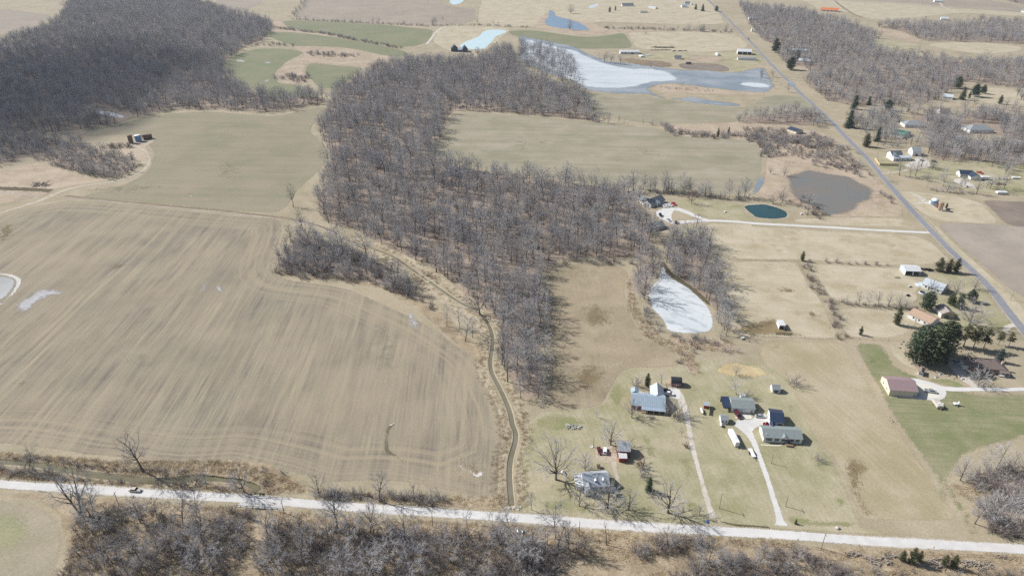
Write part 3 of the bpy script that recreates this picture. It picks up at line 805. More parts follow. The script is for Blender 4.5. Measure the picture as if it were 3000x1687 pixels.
sheet('puddle', g('A3', 2576, 760, 2650, 760, 2700, 810, 2620, 830), 'flood_water', 4, 3, 1)
sheet('puddle', g('C1', -250, 20, 0, 15, 100, 35, 150, 60, 150, 120, 90, 200, 0, 270, -250, 280), 'shallow_water', 4, 3, .6)
ring = g('C1', -200, 5, 30, 10, 110, 30, 175, 60, 180, 110, 130, 190, 60, 260, 20, 295, -200, 310)
strip('ice_rim', ring, [2, 4, 5, 4, 3, 3], 'foam', 5, 1.6, .6)
sheet('puddle', g('C1', 90, 290, 230, 220, 320, 140, 480, 130, 640, 155, 690, 180, 560, 215, 450, 240, 360, 320, 260, 370, 110, 400), 'frost', 4, 9, 1.5)
sheet('puddle', g('C1', 1870, 165, 1920, 100, 1975, 70, 1940, 160, 1890, 185), 'frost', 4, 2.5, .5)
sheet('puddle', g('C1', 2010, 140, 2060, 100, 2115, 150, 2090, 195, 2040, 180), 'frost', 4, 2.5, .5)
sheet('puddle', g('C1', 2230, 150, 2290, 130, 2290, 180, 2240, 190), 'frost', 4, 3, .5)
sheet('puddle', g('B1', 380, 690, 500, 690, 520, 720, 390, 720), 'frost', 4, 6, .5)
sheet('puddle', g('B1', 1760, 552, 1830, 554, 1830, 566, 1770, 566), 'frost', 4, 1.5, .3)
sheet('puddle', g('D2', 1920, 370, 1960, 430, 2050, 470, 2090, 510, 2130, 470, 2110, 420, 2040, 390), 'olive_water', 4, 2, .5)
strip('ice_rim', g('D2', 1915, 360, 1930, 420, 1960, 445, 2040, 470, 2070, 510, 2110, 490, 2135, 460), [.5, 1.4, .8, 2, 3, 1], 'foam', 5, .8, .3)
strip('wet_rill', g('D2', 1300, 0, 1250, 40, 1230, 120, 1225, 200, 1240, 280, 1330, 320, 1400, 390), [3, 3.4, 3, 3, 3.4, 1.6, .8], 'olive_water', 4, 1.2, .5)
for P in (g('D2', 1230, 40, 1215, 120, 1205, 200, 1205, 260), g('D2', 1210, 290, 1260, 300, 1320, 305), g('D2', 1250, 35, 1320, 5)):
    strip('ice_rim', P, [.6, 1.3, .8], 'foam', 5, .6, .4)
for P in (g('A1', 2225, 560, 2330, 575, 2300, 590, 2220, 580), g('A1', 2490, 590, 2560, 585, 2560, 600, 2500, 600), g('A1', 2330, 680, 2400, 690, 2370, 705), g('A2', 30, 585, 160, 590, 110, 602), g('A2', 50, 770, 130, 740, 140, 755, 70, 780), g('A2', 130, 690, 180, 680, 170, 700), g('A1', 2440, 820, 2530, 740, 2550, 755, 2470, 830)):
    sheet('frost_patch', P, 'frost', 4, 3, 1)
sheet('frozen_pond', g('A1', 850, 1040, 1000, 1050, 1120, 1075, 1195, 1100, 1150, 1120, 1050, 1100, 930, 1075), 'ice', 4, 2, 1)
for P in (g('A2', 1580, 890, 1750, 870, 1900, 885, 1750, 905), g('A2', 1300, 880, 1400, 880, 1400, 890, 1300, 890), g('D1', 310, 330, 380, 325, 460, 340, 450, 355, 330, 350), g('D1', 1020, 435, 1120, 430, 1220, 445, 1180, 465, 1040, 458), g('D1', 1520, 490, 1640, 465, 1760, 450, 1750, 462, 1600, 490)):
    sheet('snow_patch', P, 'frost', 5, 1.2, .5)
strip('ice_rim', g('B1', 0, 520, 150, 540, 350, 560), 2, 'frost', 4, 1, .4)
strip('wet_dirt', g('B1', -200, 480, 0, 490, 300, 500, 500, 520), 12, 'dark_patch', 2, 5, 1)
strip('puddle', g('B3', 2350, 380, 2340, 460, 2290, 530, 2220, 560), [5, 9, 6, 3], 'flood_water', 3, 3, 1)
# ------------------------------------------------------------------ roads, drives, tracks
road_pts = [(-700, G('D1', 0, 580)[1] + 34)] + g('D1', 0, 580, 1300, 662, 2576, 735) + g('D2', 700, 785, 1500, 836, 2576, 906) + g('D3', 900, 965, 1800, 1018, 2576, 1058) + g('D4', 900, 1105, 1800, 1152, 2576, 1192) + [(700, G('D4', 2576, 1192)[1] - 38)]
strip('gravel_road', road_pts, 6.6, 'gravel_worn', 3, 1.6, .35)
strip('gravel_road', road_pts, 4.9, 'gravel', 4, .7, .12)
pav = g('A3', 1780, -60, 1890, 40, 1960, 110, 2060, 205, 2180, 325, 2380, 530) + g('A4', 20, 425, 180, 600, 340, 755, 500, 915, 640, 1035, 780, 1165, 920, 1325) + g('B4', 1050, 150, 1210, 340, 1420, 590, 1670, 860, 1950, 1145, 2240, 1395) + g('C4', 2400, 330, 2576, 545, 2800, 800)
strip('paved_road', pav, 8.6, 'bank', 3, 1.6, .3)
strip('paved_road', pav, 6.0, 'asphalt', 4, .5, .05)
P_ = np.array(smooth_poly(pav, False, 2))
for w0 in (-2.75, 2.75):
    dd = np.gradient(P_, axis=0)
    nn = np.stack([-dd[:, 1], dd[:, 0]], 1) / np.hypot(*dd.T)[:, None]
    strip('edge_line', [tuple(q) for q in (P_ + nn * w0)[::3]], .22, 'gravel', 5, .08, 0)
strip('far_road', g('A4', 600, -2, 700, 5, 1200, 20, 1900, 75, 2700, 142), 7, 'gravel_worn', 3, 1.5, .3)
strip('drive', g('B4', 1690, 908, 1200, 885, 600, 850, 0, 820) + g('B3', 2100, 800, 1850, 792, 1700, 800, 1540, 815), [5, 4.6, 4.6, 4.6, 5, 7], 'gravel', 4, .9, .3)
strip('drive', g('B3', 1850, 790, 1740, 760, 1640, 710, 1540, 680), [4, 5, 7, 8], 'gravel', 4, .9, .3)
sheet('gravel_court', g('E6', 560, 560, 700, 470, 900, 450, 1160, 440, 1010, 600, 1000, 780, 1100, 900, 960, 890, 740, 770, 560, 690), 'gravel', 4, 1, .4)
strip('drive', g('C3', 1500, 1085, 1570, 1130, 1610, 1230, 1640, 1320, 1660, 1420) + g('D3', 1665, 20, 1690, 150, 1730, 320, 1780, 500, 1830, 700, 1870, 830, 1895, 905), [5.5, 5.2, 4, 3.4, 3.4, 3.2, 3.2, 3.4], 'gravel_worn', 4, .9, .3)
sheet('gravel_court', g('C3', 1410, 1080, 1580, 1080, 1600, 1130, 1590, 1200, 1510, 1180, 1420, 1120), 'gravel', 4, .8, .3)
strip('drive', g('C3', 2130, 1400) + g('D3', 2190, 40, 2270, 150, 2330, 300, 2400, 500, 2470, 740, 2520, 900, 2545, 985), [9, 8, 4.2, 3.2, 3.2, 3.4, 4, 8], 'gravel', 4, .9, .3)
sheet('gravel_court', g('E2', 560, 800, 760, 790, 1000, 800, 1080, 700, 1250, 620, 1370, 700, 1400, 830, 1420, 960, 1060, 985, 1030, 1100, 800, 1100, 640, 1010, 580, 930), 'gravel', 4, .8, .3)
sheet('concrete_apron', g('E2', 520, 640, 1045, 660, 1055, 790, 550, 780), 'concrete', 5, .2, 0, sm=0)
strip('drive', g('D3', 880, 220, 940, 300, 960, 400, 1000, 540, 1030, 700, 1045, 830), [9, 8, 4, 3.2, 2.8, 2.6], 'track', 4, 1.6, .4)
sheet('parking_ground', g('E3', 760, 340, 1050, 310, 1250, 480, 1330, 760, 1200, 830, 950, 840, 800, 700, 700, 480), 'track', 3, 2, .4)
strip('drive', g('E4', 600, 480, 800, 500, 1000, 560, 1200, 640, 1500, 650, 1900, 640, 2300, 650, 2700, 635), [5, 5, 4.5, 4.5, 4.2, 4, 3.6, 3.6], 'gravel', 4, .8, .3)
strip('drive', g('E4', 1780, 620, 1650, 540, 1560, 440, 1400, 260, 1250, 100), [5, 5, 7, 8, 7], 'gravel_worn', 4, .9, .3)
sheet('gravel_court', g('E4', 100, 440, 260, 745, 480, 800, 750, 830, 1180, 850, 1280, 700, 1180, 620, 750, 480, 620, 455, 560, 600, 250, 640), 'gravel', 4, .8, .3)
sheet('concrete_slab', g('E4', 700, 555, 1035, 575, 1170, 800, 800, 790), 'concrete', 5, .2, 0, sm=0)
strip('farm_track', g('B1', -250, 800, 0, 722, 180, 670, 360, 615, 480, 560, 600, 510, 800, 462, 1080, 430, 1220, 390, 1330, 340, 1400, 275, 1415, 215, 1390, 160, 1320, 110, 1260, 78), [5, 5, 6, 9, 6, 4, 3.4, 4, 5, 5, 5, 4], 'track', 4, 1.2, .4)
strip('farm_track', g('F1', 1350, 720, 1700, 600, 2000, 470), 3, 'track', 3, 1.5, .4)
strip('drive', g('A2', 1610, 420, 1650, 370, 1700, 300, 1760, 258, 1900, 240), 6, 'gravel_worn', 4, 1.2, .4)
strip('farm_track', g('A3', -60, 265, 300, 290, 550, 330, 740, 352, 900, 335, 1080, 302), 5, 'track', 4, 1.5, .4)
strip('drive', g('B4', 1230, 350, 1350, 345, 1450, 320, 1600, 300), 4, 'track', 4, 1.2, .4)
strip('drive', g('A4', 780, 1140, 900, 1140), 4, 'track', 4, 1.2, .4)
strip('drive', g('A4', 870, 1205, 1000, 1225, 1130, 1250), 4, 'track', 4, 1.2, .4)
sheet('gravel_court', g('E7', 460, 480, 620, 440, 700, 330, 900, 350, 1050, 530, 900, 560, 640, 570), 'gravel_worn', 4, 3, .5)
sheet('gravel_court', g('E7', 1300, 740, 1480, 700, 1700, 790, 1820, 910, 1640, 890, 1500, 860), 'gravel_worn', 4, 2, .5)
strip('drive', g('E7', 440, 950, 600, 965, 720, 1000, 800, 1040, 860, 1100, 900, 1160), [3, 3, 4, 6, 7, 6], 'gravel_worn', 4, 1.4, .4)
strip('drive', g('E7', 640, 1160, 760, 1150, 830, 1130), [2, 4, 7], 'gravel_worn', 4, 1.4, .4)
strip('drive', g('E5', 2460, 1230, 2330, 1240, 2240, 1300, 2200, 1370), [6, 4, 4, 4], 'gravel_worn', 4, 1, .3)
strip('path', g('E2', 1190, 1388, 1400, 1400, 1640, 1412, 1700, 1370), .9, 'concrete', 4, .25, .05)
strip('farm_track', g('A4', 500, -20, 560, 25, 640, 90), 6, 'track', 3, 2, .4)
strip('farm_track', g('A4', 780, 0, 850, 60, 950, 130, 1050, 170), 8, 'dirt', 2, 3, .4)
strip('farm_track', g('A4', 1780, 20, 1810, 70, 1870, 95), 8, 'track', 3, 2, .4)
strip('fence_row', g('D3', 1900, 915, 2100, 970, 2400, 980, 2440, 1000), [.6, 1.5, 1.2, .6], 'dark_patch', 4, .5, .2)
# ------------------------------------------------------------------ tree and shrub shapes
def perp(d, rg):
    a = Vector((rg.uniform(-1, 1), rg.uniform(-1, 1), rg.uniform(-1, 1)))
    p = d.cross(a)
    return p.normalized() if p.length > 1e-4 else Vector((1, 0, 0))

def twig(m, p, d, ln, r):
    u = perp(d, rnd)
    w = d.cross(u).normalized()
    e = p + d * ln
    m.add([p + u * r, p + (w * .87 - u * .5) * r, p - (w * .87 + u * .5) * r, e], [(0, 1, 3), (1, 2, 3), (2, 0, 3)])

def limb_path(p, d, ln, n, rg, up, wob):
    pts = [p]
    for i in range(n):
        d = (d + Vector((rg.gauss(0, wob), rg.gauss(0, wob), rg.gauss(0, wob) + up))).normalized()
        p = p + d * (ln / n)
        pts.append(p)
    return pts

def bare_tree(seed, h, R, zc, rz, nl, ntw, tr, tlen=1.3, trad=.022, stems=1, lean=0.0, sub=6, up=.06):
    """a leafless broadleaf: trunk with main limbs, and a domed crown of branches and twigs (metres).
    R, zc, rz: crown radius, height of its centre and half its height, as shares of h"""
    rg = random.Random(seed)
    tk, cr = MB(), MB()
    for st in range(stems):
        la = rg.uniform(0, 6.28)
        ld = Vector((math.cos(la), math.sin(la), 0)) * (lean + (0.2 if stems > 1 else 0))
        d0 = (Vector((0, 0, 1)) + ld).normalized()
        tp = limb_path(Vector((0, 0, -.4)), d0, h * .9, 7, rg, .04, .045)
        k = len(tp)
        tk.tube(tp, [tr * (1.25 if i == 0 else 1) * (1 - .9 * i / (k - 1)) for i in range(k)], 6, False)
        def on_trunk(z):
            f = max(0.0, min(.999, z / (h * .9))) * (k - 1)
            i = int(f)
            return tp[i].lerp(tp[i + 1], f - i)
        cen = on_trunk(zc * h)
        nb = []
        for j in range(max(2, nl // stems)):
            th = 2.4 * j + rg.uniform(-.5, .5)
            cz = 1 - 1.55 * ((j + rg.random()) / max(2, nl // stems))
            sz = math.sqrt(max(0, 1 - cz * cz))
            tgt = cen + Vector((math.cos(th) * sz * R * h, math.sin(th) * sz * R * h, cz * rz * h)) * rg.uniform(.75, 1.05)
            run = math.hypot(tgt.x - cen.x, tgt.y - cen.y)
            z0 = max((zc - rz) * h * .92, tgt.z - run * rg.uniform(.8, 1.5) - h * .06)
            p0 = on_trunk(z0)
            lp = []
            for q in range(6):
                t = q / 5
                b = p0.lerp(tgt, t)
                sag = math.sin(math.pi * t) * run * .12
                lp.append(b + Vector((rg.gauss(0, .02 * h) * t, rg.gauss(0, .02 * h) * t, -sag)))
            ln = (tgt - p0).length
            r0 = tr * .48 * (1 - .5 * z0 / h)
            tk.tube(lp, [r0 * (1 - .85 * q / 5) for q in range(6)], 4, False)
            for b in range(sub):
                t = .3 + .7 * (b + rg.random()) / sub
                f = min(t, .999) * 5
                i = int(f)
                p = lp[i].lerp(lp[i + 1], f - i)
                base = (lp[i + 1] - lp[i]).normalized()
                outw = (p - cen)
                outw = outw.normalized() if outw.length > .1 else Vector((0, 0, 1))
                d = (base * .6 + outw * .5 + perp(base, rg) * rg.uniform(.4, .9)).normalized()
                bl = ln * rg.uniform(.22, .4)
                bp = limb_path(p, d, bl, 3, rg, up, .14)
                cr.tube(bp, [max(r0 * .35, trad * 1.3) * (1 - .7 * q / 3) for q in range(4)], 3, False)
                nb.append((bp, bl, outw))
        per = max(2, int(ntw / stems / len(nb)))
        for bp, bl, outw in nb:
            for q in range(per):
                f = min(rg.random() ** .7, .999) * 3
                i = int(f)
                p = bp[i].lerp(bp[i + 1], f - i)
                base = (bp[i + 1] - bp[i]).normalized()
                d = (base * .6 + outw * .35 + perp(base, rg) * rg.uniform(.3, 1.0) + Vector((0, 0, up + .1))).normalized()
                twig(cr, p, d, tlen * rg.uniform(.55, 1.35), trad * rg.uniform(.7, 1.3))
    return tk, cr

def bush(seed, h, w, ns, ntw, trad=.03, tl=.8, droop=0.0):
    rg = random.Random(seed)
    sm, tm = MB(), MB()
    for s in range(ns):
        a = rg.uniform(0, 6.28)
        el = rg.uniform(.1, .95)
        p = Vector((rg.gauss(0, w * .16), rg.gauss(0, w * .16), -.1))
        d = Vector((math.cos(a) * math.sin(el), math.sin(a) * math.sin(el), math.cos(el)))
        ln = (h * math.cos(el) + w * .55 * math.sin(el)) * rg.uniform(.7, 1.05)
        sp = limb_path(p, d, ln, 4, rg, .05 - droop, .14)
        sm.tube(sp, [.05 * (1 - .8 * q / 4) for q in range(5)], 3, False)
        for q in range(ntw // ns):
            f = (.2 + .8 * rg.random()) * 4
            i = min(int(f), 3)
            pp = sp[i].lerp(sp[i + 1], f - i)
            base = (sp[i + 1] - sp[i]).normalized()
            dd = (base * .7 + perp(base, rg) * rg.uniform(.4, 1.1) + Vector((0, 0, .15 - droop))).normalized()
            twig(tm, pp, dd, tl * rg.uniform(.5, 1.4), trad * rg.uniform(.7, 1.3))
    return sm, tm

def leafspray(m, p, out, n, sz, rg, flat=.5):
    for _ in range(n):
        c = p + Vector((rg.gauss(0, sz * .55), rg.gauss(0, sz * .55), rg.gauss(0, sz * .55 * flat)))
        d = (out * .9 + Vector((rg.uniform(-1, 1), rg.uniform(-1, 1), rg.uniform(-.5, .7)))).normalized()
        u = perp(d, rg)
        ln = sz * rg.uniform(.5, 1.0)
        m.add([c + u * ln * .22, c - u * ln * .22, c + d * ln], [(0, 1, 2)])

def conifer(seed, h, w, style):
    rg = random.Random(seed)
    tk, cr = MB(), MB()
    tk.tube([(0, 0, -.3), (0, 0, h * .5), (0, 0, h * .97)], [h * .022, h * .014, .03], 6, False)
    if style == 'spruce':
        z0, nw = .06, 17
    elif style == 'cedar':
        z0, nw = .03, 14
    elif style == 'loose':
        z0, nw = .42, 7
    else:
        z0, nw = .16, 11
    for k in range(nw):
        t = k / (nw - 1)
        z = h * (z0 + (1 - z0) * t)
        if style == 'spruce':
            R = w * .5 * (1 - t) ** .85 + .15
        elif style == 'cedar':
            R = w * .5 * math.sin(math.pi * min(1, .22 + .78 * t)) ** .6 * (1 - t ** 4) + .1
        else:
            R = w * .5 * (math.sin(math.pi * (.25 + .72 * t)) ** .8) + .1
        nb = max(3, int((9 if style in ('spruce', 'cedar') else 5 if style == 'loose' else 7) * (.5 + R / (w * .5) * .7)))
        for b in range(nb):
            a = rg.uniform(0, 6.28)
            L = R * rg.uniform(.65, 1.15)
            dz = {'spruce': -.22, 'cedar': .5, 'pine': .12, 'loose': .1}[style]
            o = Vector((math.cos(a), math.sin(a), dz)).normalized()
            base = Vector((0, 0, z + rg.gauss(0, h * .015)))
            if style in ('pine', 'loose'):
                cr.tube([base, base + o * L], [.07, .02], 3, False)
            ns = max(2, int(L / (w * .11)))
            for q in range(ns):
                f = (q + .6 + rg.uniform(-.2, .3)) / ns
                leafspray(cr, base + o * L * f + Vector((0, 0, -.1 * L * f * f)), o, 9 if style not in ('pine', 'loose') else 13, w * (.15 if style not in ('pine', 'loose') else .17), rg, .5)
    return tk, cr

def pmesh(m, name, mat):
    me = bpy.data.meshes.new(name)
    me.from_pydata(m.v, [], m.f)
    me.materials.append(MATS[mat])
    return me

PROTO = {}

def proto(key, parts, h):
    """parts: list of (part name, MB, material)"""
    PROTO[key] = dict(parts=[(n, pmesh(m, n, mt)) for n, m, mt in parts], h=h, mb=parts)

def treeproto(key, args, bark='bark', tw='twigs'):
    a, c = bare_tree(*args[0], **args[1])
    proto(key, [('trunk', a, bark), ('crown', c, tw)], args[0][1])

for i in range(7):     # woodland trees: clear trunk, rounded broom of a crown
    treeproto('wood%d' % i, ((100 + i, 18.0, .235 + .025 * (i % 4), .70 - .03 * (i % 3), .30 + .03 * (i % 3), 14, 1750, .25), dict(tlen=1.3, trad=.0215, sub=7)))
for i in range(3):     # spreading lawn trees
    treeproto('lawn%d' % i, ((200 + i, 15.0, .38, .60, .40, 17, 1700, .34), dict(tlen=1.1, trad=.022, sub=7)))
for i in range(2):     # tall vase-shaped trees
    treeproto('vase%d' % i, ((230 + i, 20.0, .25, .68, .33, 15, 1200, .40), dict(tlen=1.3, trad=.022, sub=6)))
for i in range(2):     # twin-trunk trees
    treeproto('twin%d' % i, ((240 + i, 18.0, .22, .66, .34, 18, 1300, .32), dict(tlen=1.3, trad=.022, stems=2)))
for i in range(3):     # slender saplings
    treeproto('slim%d' % i, ((260 + i, 10.0, .16, .64, .36, 10, 380, .10), dict(tlen=.9, trad=.017, sub=4, lean=.06 * i)))
treeproto('snag', ((280, 9.0, .16, .86, .14, 4, 14, .17), dict(tlen=.9, trad=.03, sub=1, lean=.1)))
treeproto('dome', ((290, 13.0, .44, .58, .42, 22, 3000, .30), dict(tlen=1.1, trad=.02, sub=9)))
treeproto('pale', ((300, 18.0, .22, .60, .40, 18, 1500, .24), dict(tlen=1.2, trad=.022, sub=6)), 'pale_bark', 'pale_twigs')
treeproto('oak_red', ((310, 12.0, .34, .60, .40, 16, 1500, .22), dict(tlen=.9, trad=.03, sub=7, up=0)), 'bark', 'red_twigs')
treeproto('lean0', ((320, 14.0, .24, .70, .30, 12, 600, .17), dict(tlen=1.2, trad=.02, lean=.45)), 'bark', 'twigs')
treeproto('lean1', ((321, 16.0, .20, .70, .30, 10, 500, .17), dict(tlen=1.2, trad=.02, lean=.30)), 'pale_bark', 'pale_twigs')
for i in range(4):
    a, c = bush(400 + i, 3.2, 4.0, 18, 700, .019, .8, .02 * i)
    proto('bush%d' % i, [('stems', a, 'bark'), ('twigs', c, 'brush_twigs')], 3.2)
for i in range(3):
    a, c = bush(420 + i, 4.2, 4.4, 16, 700, .017, .95, .0)
    proto('gbush%d' % i, [('stems', a, 'bark'), ('twigs', c, 'grey_brush')], 4.2)
a, c = bush(440, 2.2, 2.4, 14, 420, .025, .6)
proto('rbush', [('stems', a, 'red_twigs'), ('twigs', c, 'red_twigs')], 2.2)
for i in range(2):
    for st, mt in (('spruce', 'needles'), ('cedar', 'cedar_needles'), ('pine', 'needles')):
        a, c = conifer(500 + i, 12.0, {'spruce': 6.0, 'cedar': 5.2, 'pine': 8.0}[st], st)
        proto(st + str(i), [('trunk', a, 'bark'), ('crown', c, mt)], 12.0)
for i in range(2):
    a, c = conifer(520 + i, 12.0, 6.2, 'loose')
    proto('loose%d' % i, [('trunk', a, 'bark'), ('crown', c, 'cedar_needles')], 12.0)
a, c = conifer(510, 12.0, 7.0, 'spruce')
proto('bluespruce', [('trunk', a, 'bark'), ('crown', c, 'blue_needles')], 12.0)
for i in range(3):
    t = MB()
    rg = random.Random(600 + i)
    for q in range(46):
        p = Vector((rg.gauss(0, .55), rg.gauss(0, .55), -.05))
        d = Vector((rg.gauss(0, .45), rg.gauss(0, .45), 1)).normalized()
        u = perp(d, rg)
        ln = rg.uniform(.5, 1.15)
        t.add([p + u * .05, p - u * .05, p + d * ln + Vector((rg.gauss(0, .25), rg.gauss(0, .25), 0))], [(0, 1, 2)])
    proto('tuft%d' % i, [('blades', t, 'grass_blades')], 1.0)

def plant(key, name, loc, h, label, cat, group=None, rz=None, wide=1.0):
    p = PROTO[key]
    s = h / p['h']
    r = empty(name, (loc[0], loc[1], 0), rnd.uniform(0, 6.28) if rz is None else rz)
    r.scale = (s * wide, s * wide, s)
    for n, me in p['parts']:
        o = bpy.data.objects.new(n, me)
        o.parent = r
        COL.objects.link(o)
    return tag(r, label, cat, group)

def instancer(name, label, cat, keys, rows):
    """stuff: uncountable plants (x, y, rot, width scale, height scale, shape index) spread over the ground"""
    srcs = []
    for k in keys:
        v, f, mi, mats = [], [], [], []
        for n, m, mt in PROTO[k]['mb']:
            b = len(v)
            v += m.v
            f += [tuple(i + b for i in q) for q in m.f]
            mi += [len(mats)] * len(m.f)
            mats.append(MATS[mt])
        me = bpy.data.meshes.new(name + '_shape')
        me.from_pydata(v, [], f)
        for mt in mats:
            me.materials.append(mt)
        me.polygons.foreach_set('material_index', mi)
        srcs.append(bpy.data.objects.new(name + '_shape', me))
    A = np.array(rows, float)
    me = bpy.data.meshes.new(name)
    me.from_pydata([(r[0], r[1], 0) for r in rows], [], [])
    for nm, c in (('rz', 2), ('sw', 3), ('sh', 4)):
        me.attributes.new(nm, 'FLOAT', 'POINT').data.foreach_set('value', A[:, c].astype(np.float32))
    me.attributes.new('pi', 'INT', 'POINT').data.foreach_set('value', A[:, 5].astype(np.int32))
    o = bpy.data.objects.new(name, me)
    COL.objects.link(o)
    ng = bpy.data.node_groups.new(name, 'GeometryNodeTree')
    ng.interface.new_socket('Geometry', in_out='INPUT', socket_type='NodeSocketGeometry')
    ng.interface.new_socket('Geometry', in_out='OUTPUT', socket_type='NodeSocketGeometry')
    N, L = ng.nodes, ng.links
    gi, go = N.new('NodeGroupInput'), N.new('NodeGroupOutput')
    j = N.new('GeometryNodeJoinGeometry')
    for s in srcs:
        oi = N.new('GeometryNodeObjectInfo')
        oi.inputs['Object'].default_value = s
        oi.inputs['As Instance'].default_value = True
        L.new(oi.outputs['Geometry'], j.inputs[0])
    def at(nm, typ):
        q = N.new('GeometryNodeInputNamedAttribute')
        q.data_type = typ
        q.inputs['Name'].default_value = nm
        return q.outputs['Attribute']
    ip = N.new('GeometryNodeInstanceOnPoints')
    L.new(gi.outputs[0], ip.inputs['Points'])
    L.new(j.outputs[0], ip.inputs['Instance'])
    ip.inputs['Pick Instance'].default_value = True
    L.new(at('pi', 'INT'), ip.inputs['Instance Index'])
    c1 = N.new('ShaderNodeCombineXYZ')
    L.new(at('rz', 'FLOAT'), c1.inputs[2])
    er = N.new('FunctionNodeEulerToRotation')
    L.new(c1.outputs[0], er.inputs[0])
    L.new(er.outputs[0], ip.inputs['Rotation'])
    c2 = N.new('ShaderNodeCombineXYZ')
    sw = at('sw', 'FLOAT')
    L.new(sw, c2.inputs[0])
    L.new(sw, c2.inputs[1])
    L.new(at('sh', 'FLOAT'), c2.inputs[2])
    L.new(c2.outputs[0], ip.inputs['Scale'])
    L.new(ip.outputs[0], go.inputs[0])
    md = o.modifiers.new('spread', 'NODES')
    md.node_group = ng
    return tag(o, label, cat, kind='stuff')

def along(line, sp, wid, seed):
    rg = np.random.default_rng(seed)
    P = resample(line, sp, False)
    return P + rg.normal(0, 1, P.shape) * np.array([wid, wid])
# ------------------------------------------------------------------ woods, hedgerows, thickets
w_left = g('O', -420, 160, -200, 130, 0, 112, 90, 84, 140, 62, 165, 28, 190, -10, 260, -30, 420, -20, 560, 28, 640, 48, 690, 66, 668, 100, 632, 112, 596, 138, 556, 170, 575, 200, 610, 222, 650, 240, 720, 245, 780, 240, 826, 250, 826, 262, 770, 268, 700, 284,
           640, 284, 560, 277, 480, 275, 390, 284, 330, 300, 280, 316, 187, 330, 100, 338, -420, 350)
w_lobe = g('O', -420, 345, 100, 345, 200, 358, 270, 386, 318, 392, 356, 416, 333, 436, 267, 451, 213, 439, 120, 412, 60, 394, 0, 420, -420, 450)
w_mid = g('O', 838, 250, 852, 226, 897, 203, 937, 175, 1004, 158, 1020, 148, 1097, 156, 1177, 156, 1284, 122, 1300, 160, 1330, 195, 1400, 215, 1462, 232, 1480, 260, 1500, 290, 1520, 312, 1450, 300, 1330, 290, 1200, 280, 1140, 280, 1120, 310, 1102, 368, 1095, 398, 1177, 428, 1288, 438, 1400, 455, 1475, 466, 1595, 476, 1606, 500,
          1630, 535, 1640, 583, 1652, 612, 1652, 640, 1625, 660, 1600, 690, 1605, 640, 1581, 650, 1501, 648, 1437, 652, 1395, 663, 1366, 682, 1368, 714, 1372, 820, 1375, 927, 1372, 1018, 1325, 1016, 1290, 990, 1262, 930, 1256, 850, 1240, 786, 1185, 752, 1130, 712, 1088, 682, 1042, 656, 980, 624, 914, 590, 850, 568, 812, 558, 795, 517, 806, 471, 818, 431, 838, 388, 808, 345, 800, 318, 826, 275)
copse = g('O', 692, 682, 700, 640, 722, 612, 760, 596, 810, 606, 862, 622, 930, 652, 980, 676, 1020, 702, 1052, 738, 1040, 752, 990, 738, 930, 715, 860, 702, 760, 700)
pond_r = chain(g('B3', 1450, 1010, 1600, 960, 1760, 920, 1850, 1050, 1920, 1200, 1980, 1449), g('C3', 1990, 150, 2030, 330, 2060, 480, 2050, 620, 2000, 700, 1960, 640, 1950, 500, 1930, 380, 1880, 290, 1770, 190, 1650, 105, 1540, 40), g('B3', 1480, 1230, 1400, 1150))
pond_l = chain(g('B3', 1150, 1250, 1300, 1200, 1390, 1200, 1360, 1320), g('C3', 1290, 140, 1260, 300, 1230, 350, 1190, 250, 1170, 100, 1150, 0))
w_r1 = g('A4', -120, 40, 0, 70, 300, 80, 600, 140, 900, 220, 1100, 300, 1220, 360, 1120, 410, 1250, 490, 1500, 520, 1900, 580, 2300, 590, 2800, 590, 2800, 860, 2500, 830, 2240, 812, 1950, 760, 1900, 870, 1780, 960, 1500, 1000, 1200, 1005, 930, 1000, 720, 960, 580, 860, 470, 760, 560, 700, 520, 640, 300, 600, 250, 520, 300, 430, 150, 400, 70, 360, 20, 270, -60, 170)
w_r2 = g('A4', 1180, 262, 1400, 290, 1620, 388, 1800, 398, 2100, 396, 2400, 412, 2800, 440, 2900, 220, 2500, 210, 2200, 200, 1900, 240, 1700, 230, 1300, 240)
w_r3 = g('A4', 1450, 1050, 1800, 1110, 2000, 1060, 2300, 1050, 2800, 1090, 2800, 1350, 2400, 1330, 2350, 1270, 2000, 1290, 1800, 1360, 1620, 1330, 1560, 1200)
w_r4 = g('B4', 1620, 60, 1900, 90, 2300, 100, 2800, 60, 2800, 300, 2300, 260, 2100, 230, 1850, 230, 1700, 250)
w_r5 = g('A4', 2300, -20, 2600, 60, 2900, 120, 2900, -40)
w_r6 = g('A4', 2450, 880, 2800, 930, 2800, 1000, 2500, 960)
w_r7 = g('A4', 950, 1080, 1450, 1040, 1900, 1130, 2600, 1110, 2700, 1449, 2300, 1449, 1700, 1440, 1300, 1449, 1150, 1380, 960, 1220)
w_r8 = g('E7', 700, 180, 1300, 120, 1900, 200, 2600, 260, 2600, 560, 1900, 520, 1300, 480, 1050, 380)
ice_wood = g('A3', 60, 420, 300, 440, 520, 520, 620, 620, 640, 740, 500, 800, 300, 720, 60, 620)
bed_r1 = g('A4', 880, 1100, 1080, 1080, 1450, 1090, 1400, 1260, 1280, 1330, 1060, 1260, 950, 1210)
w_road = g('A4', 300, 1050, 650, 1060, 740, 1150, 680, 1200, 300, 1180, 0, 1170, -120, 1165, -120, 1110, 0, 1090)
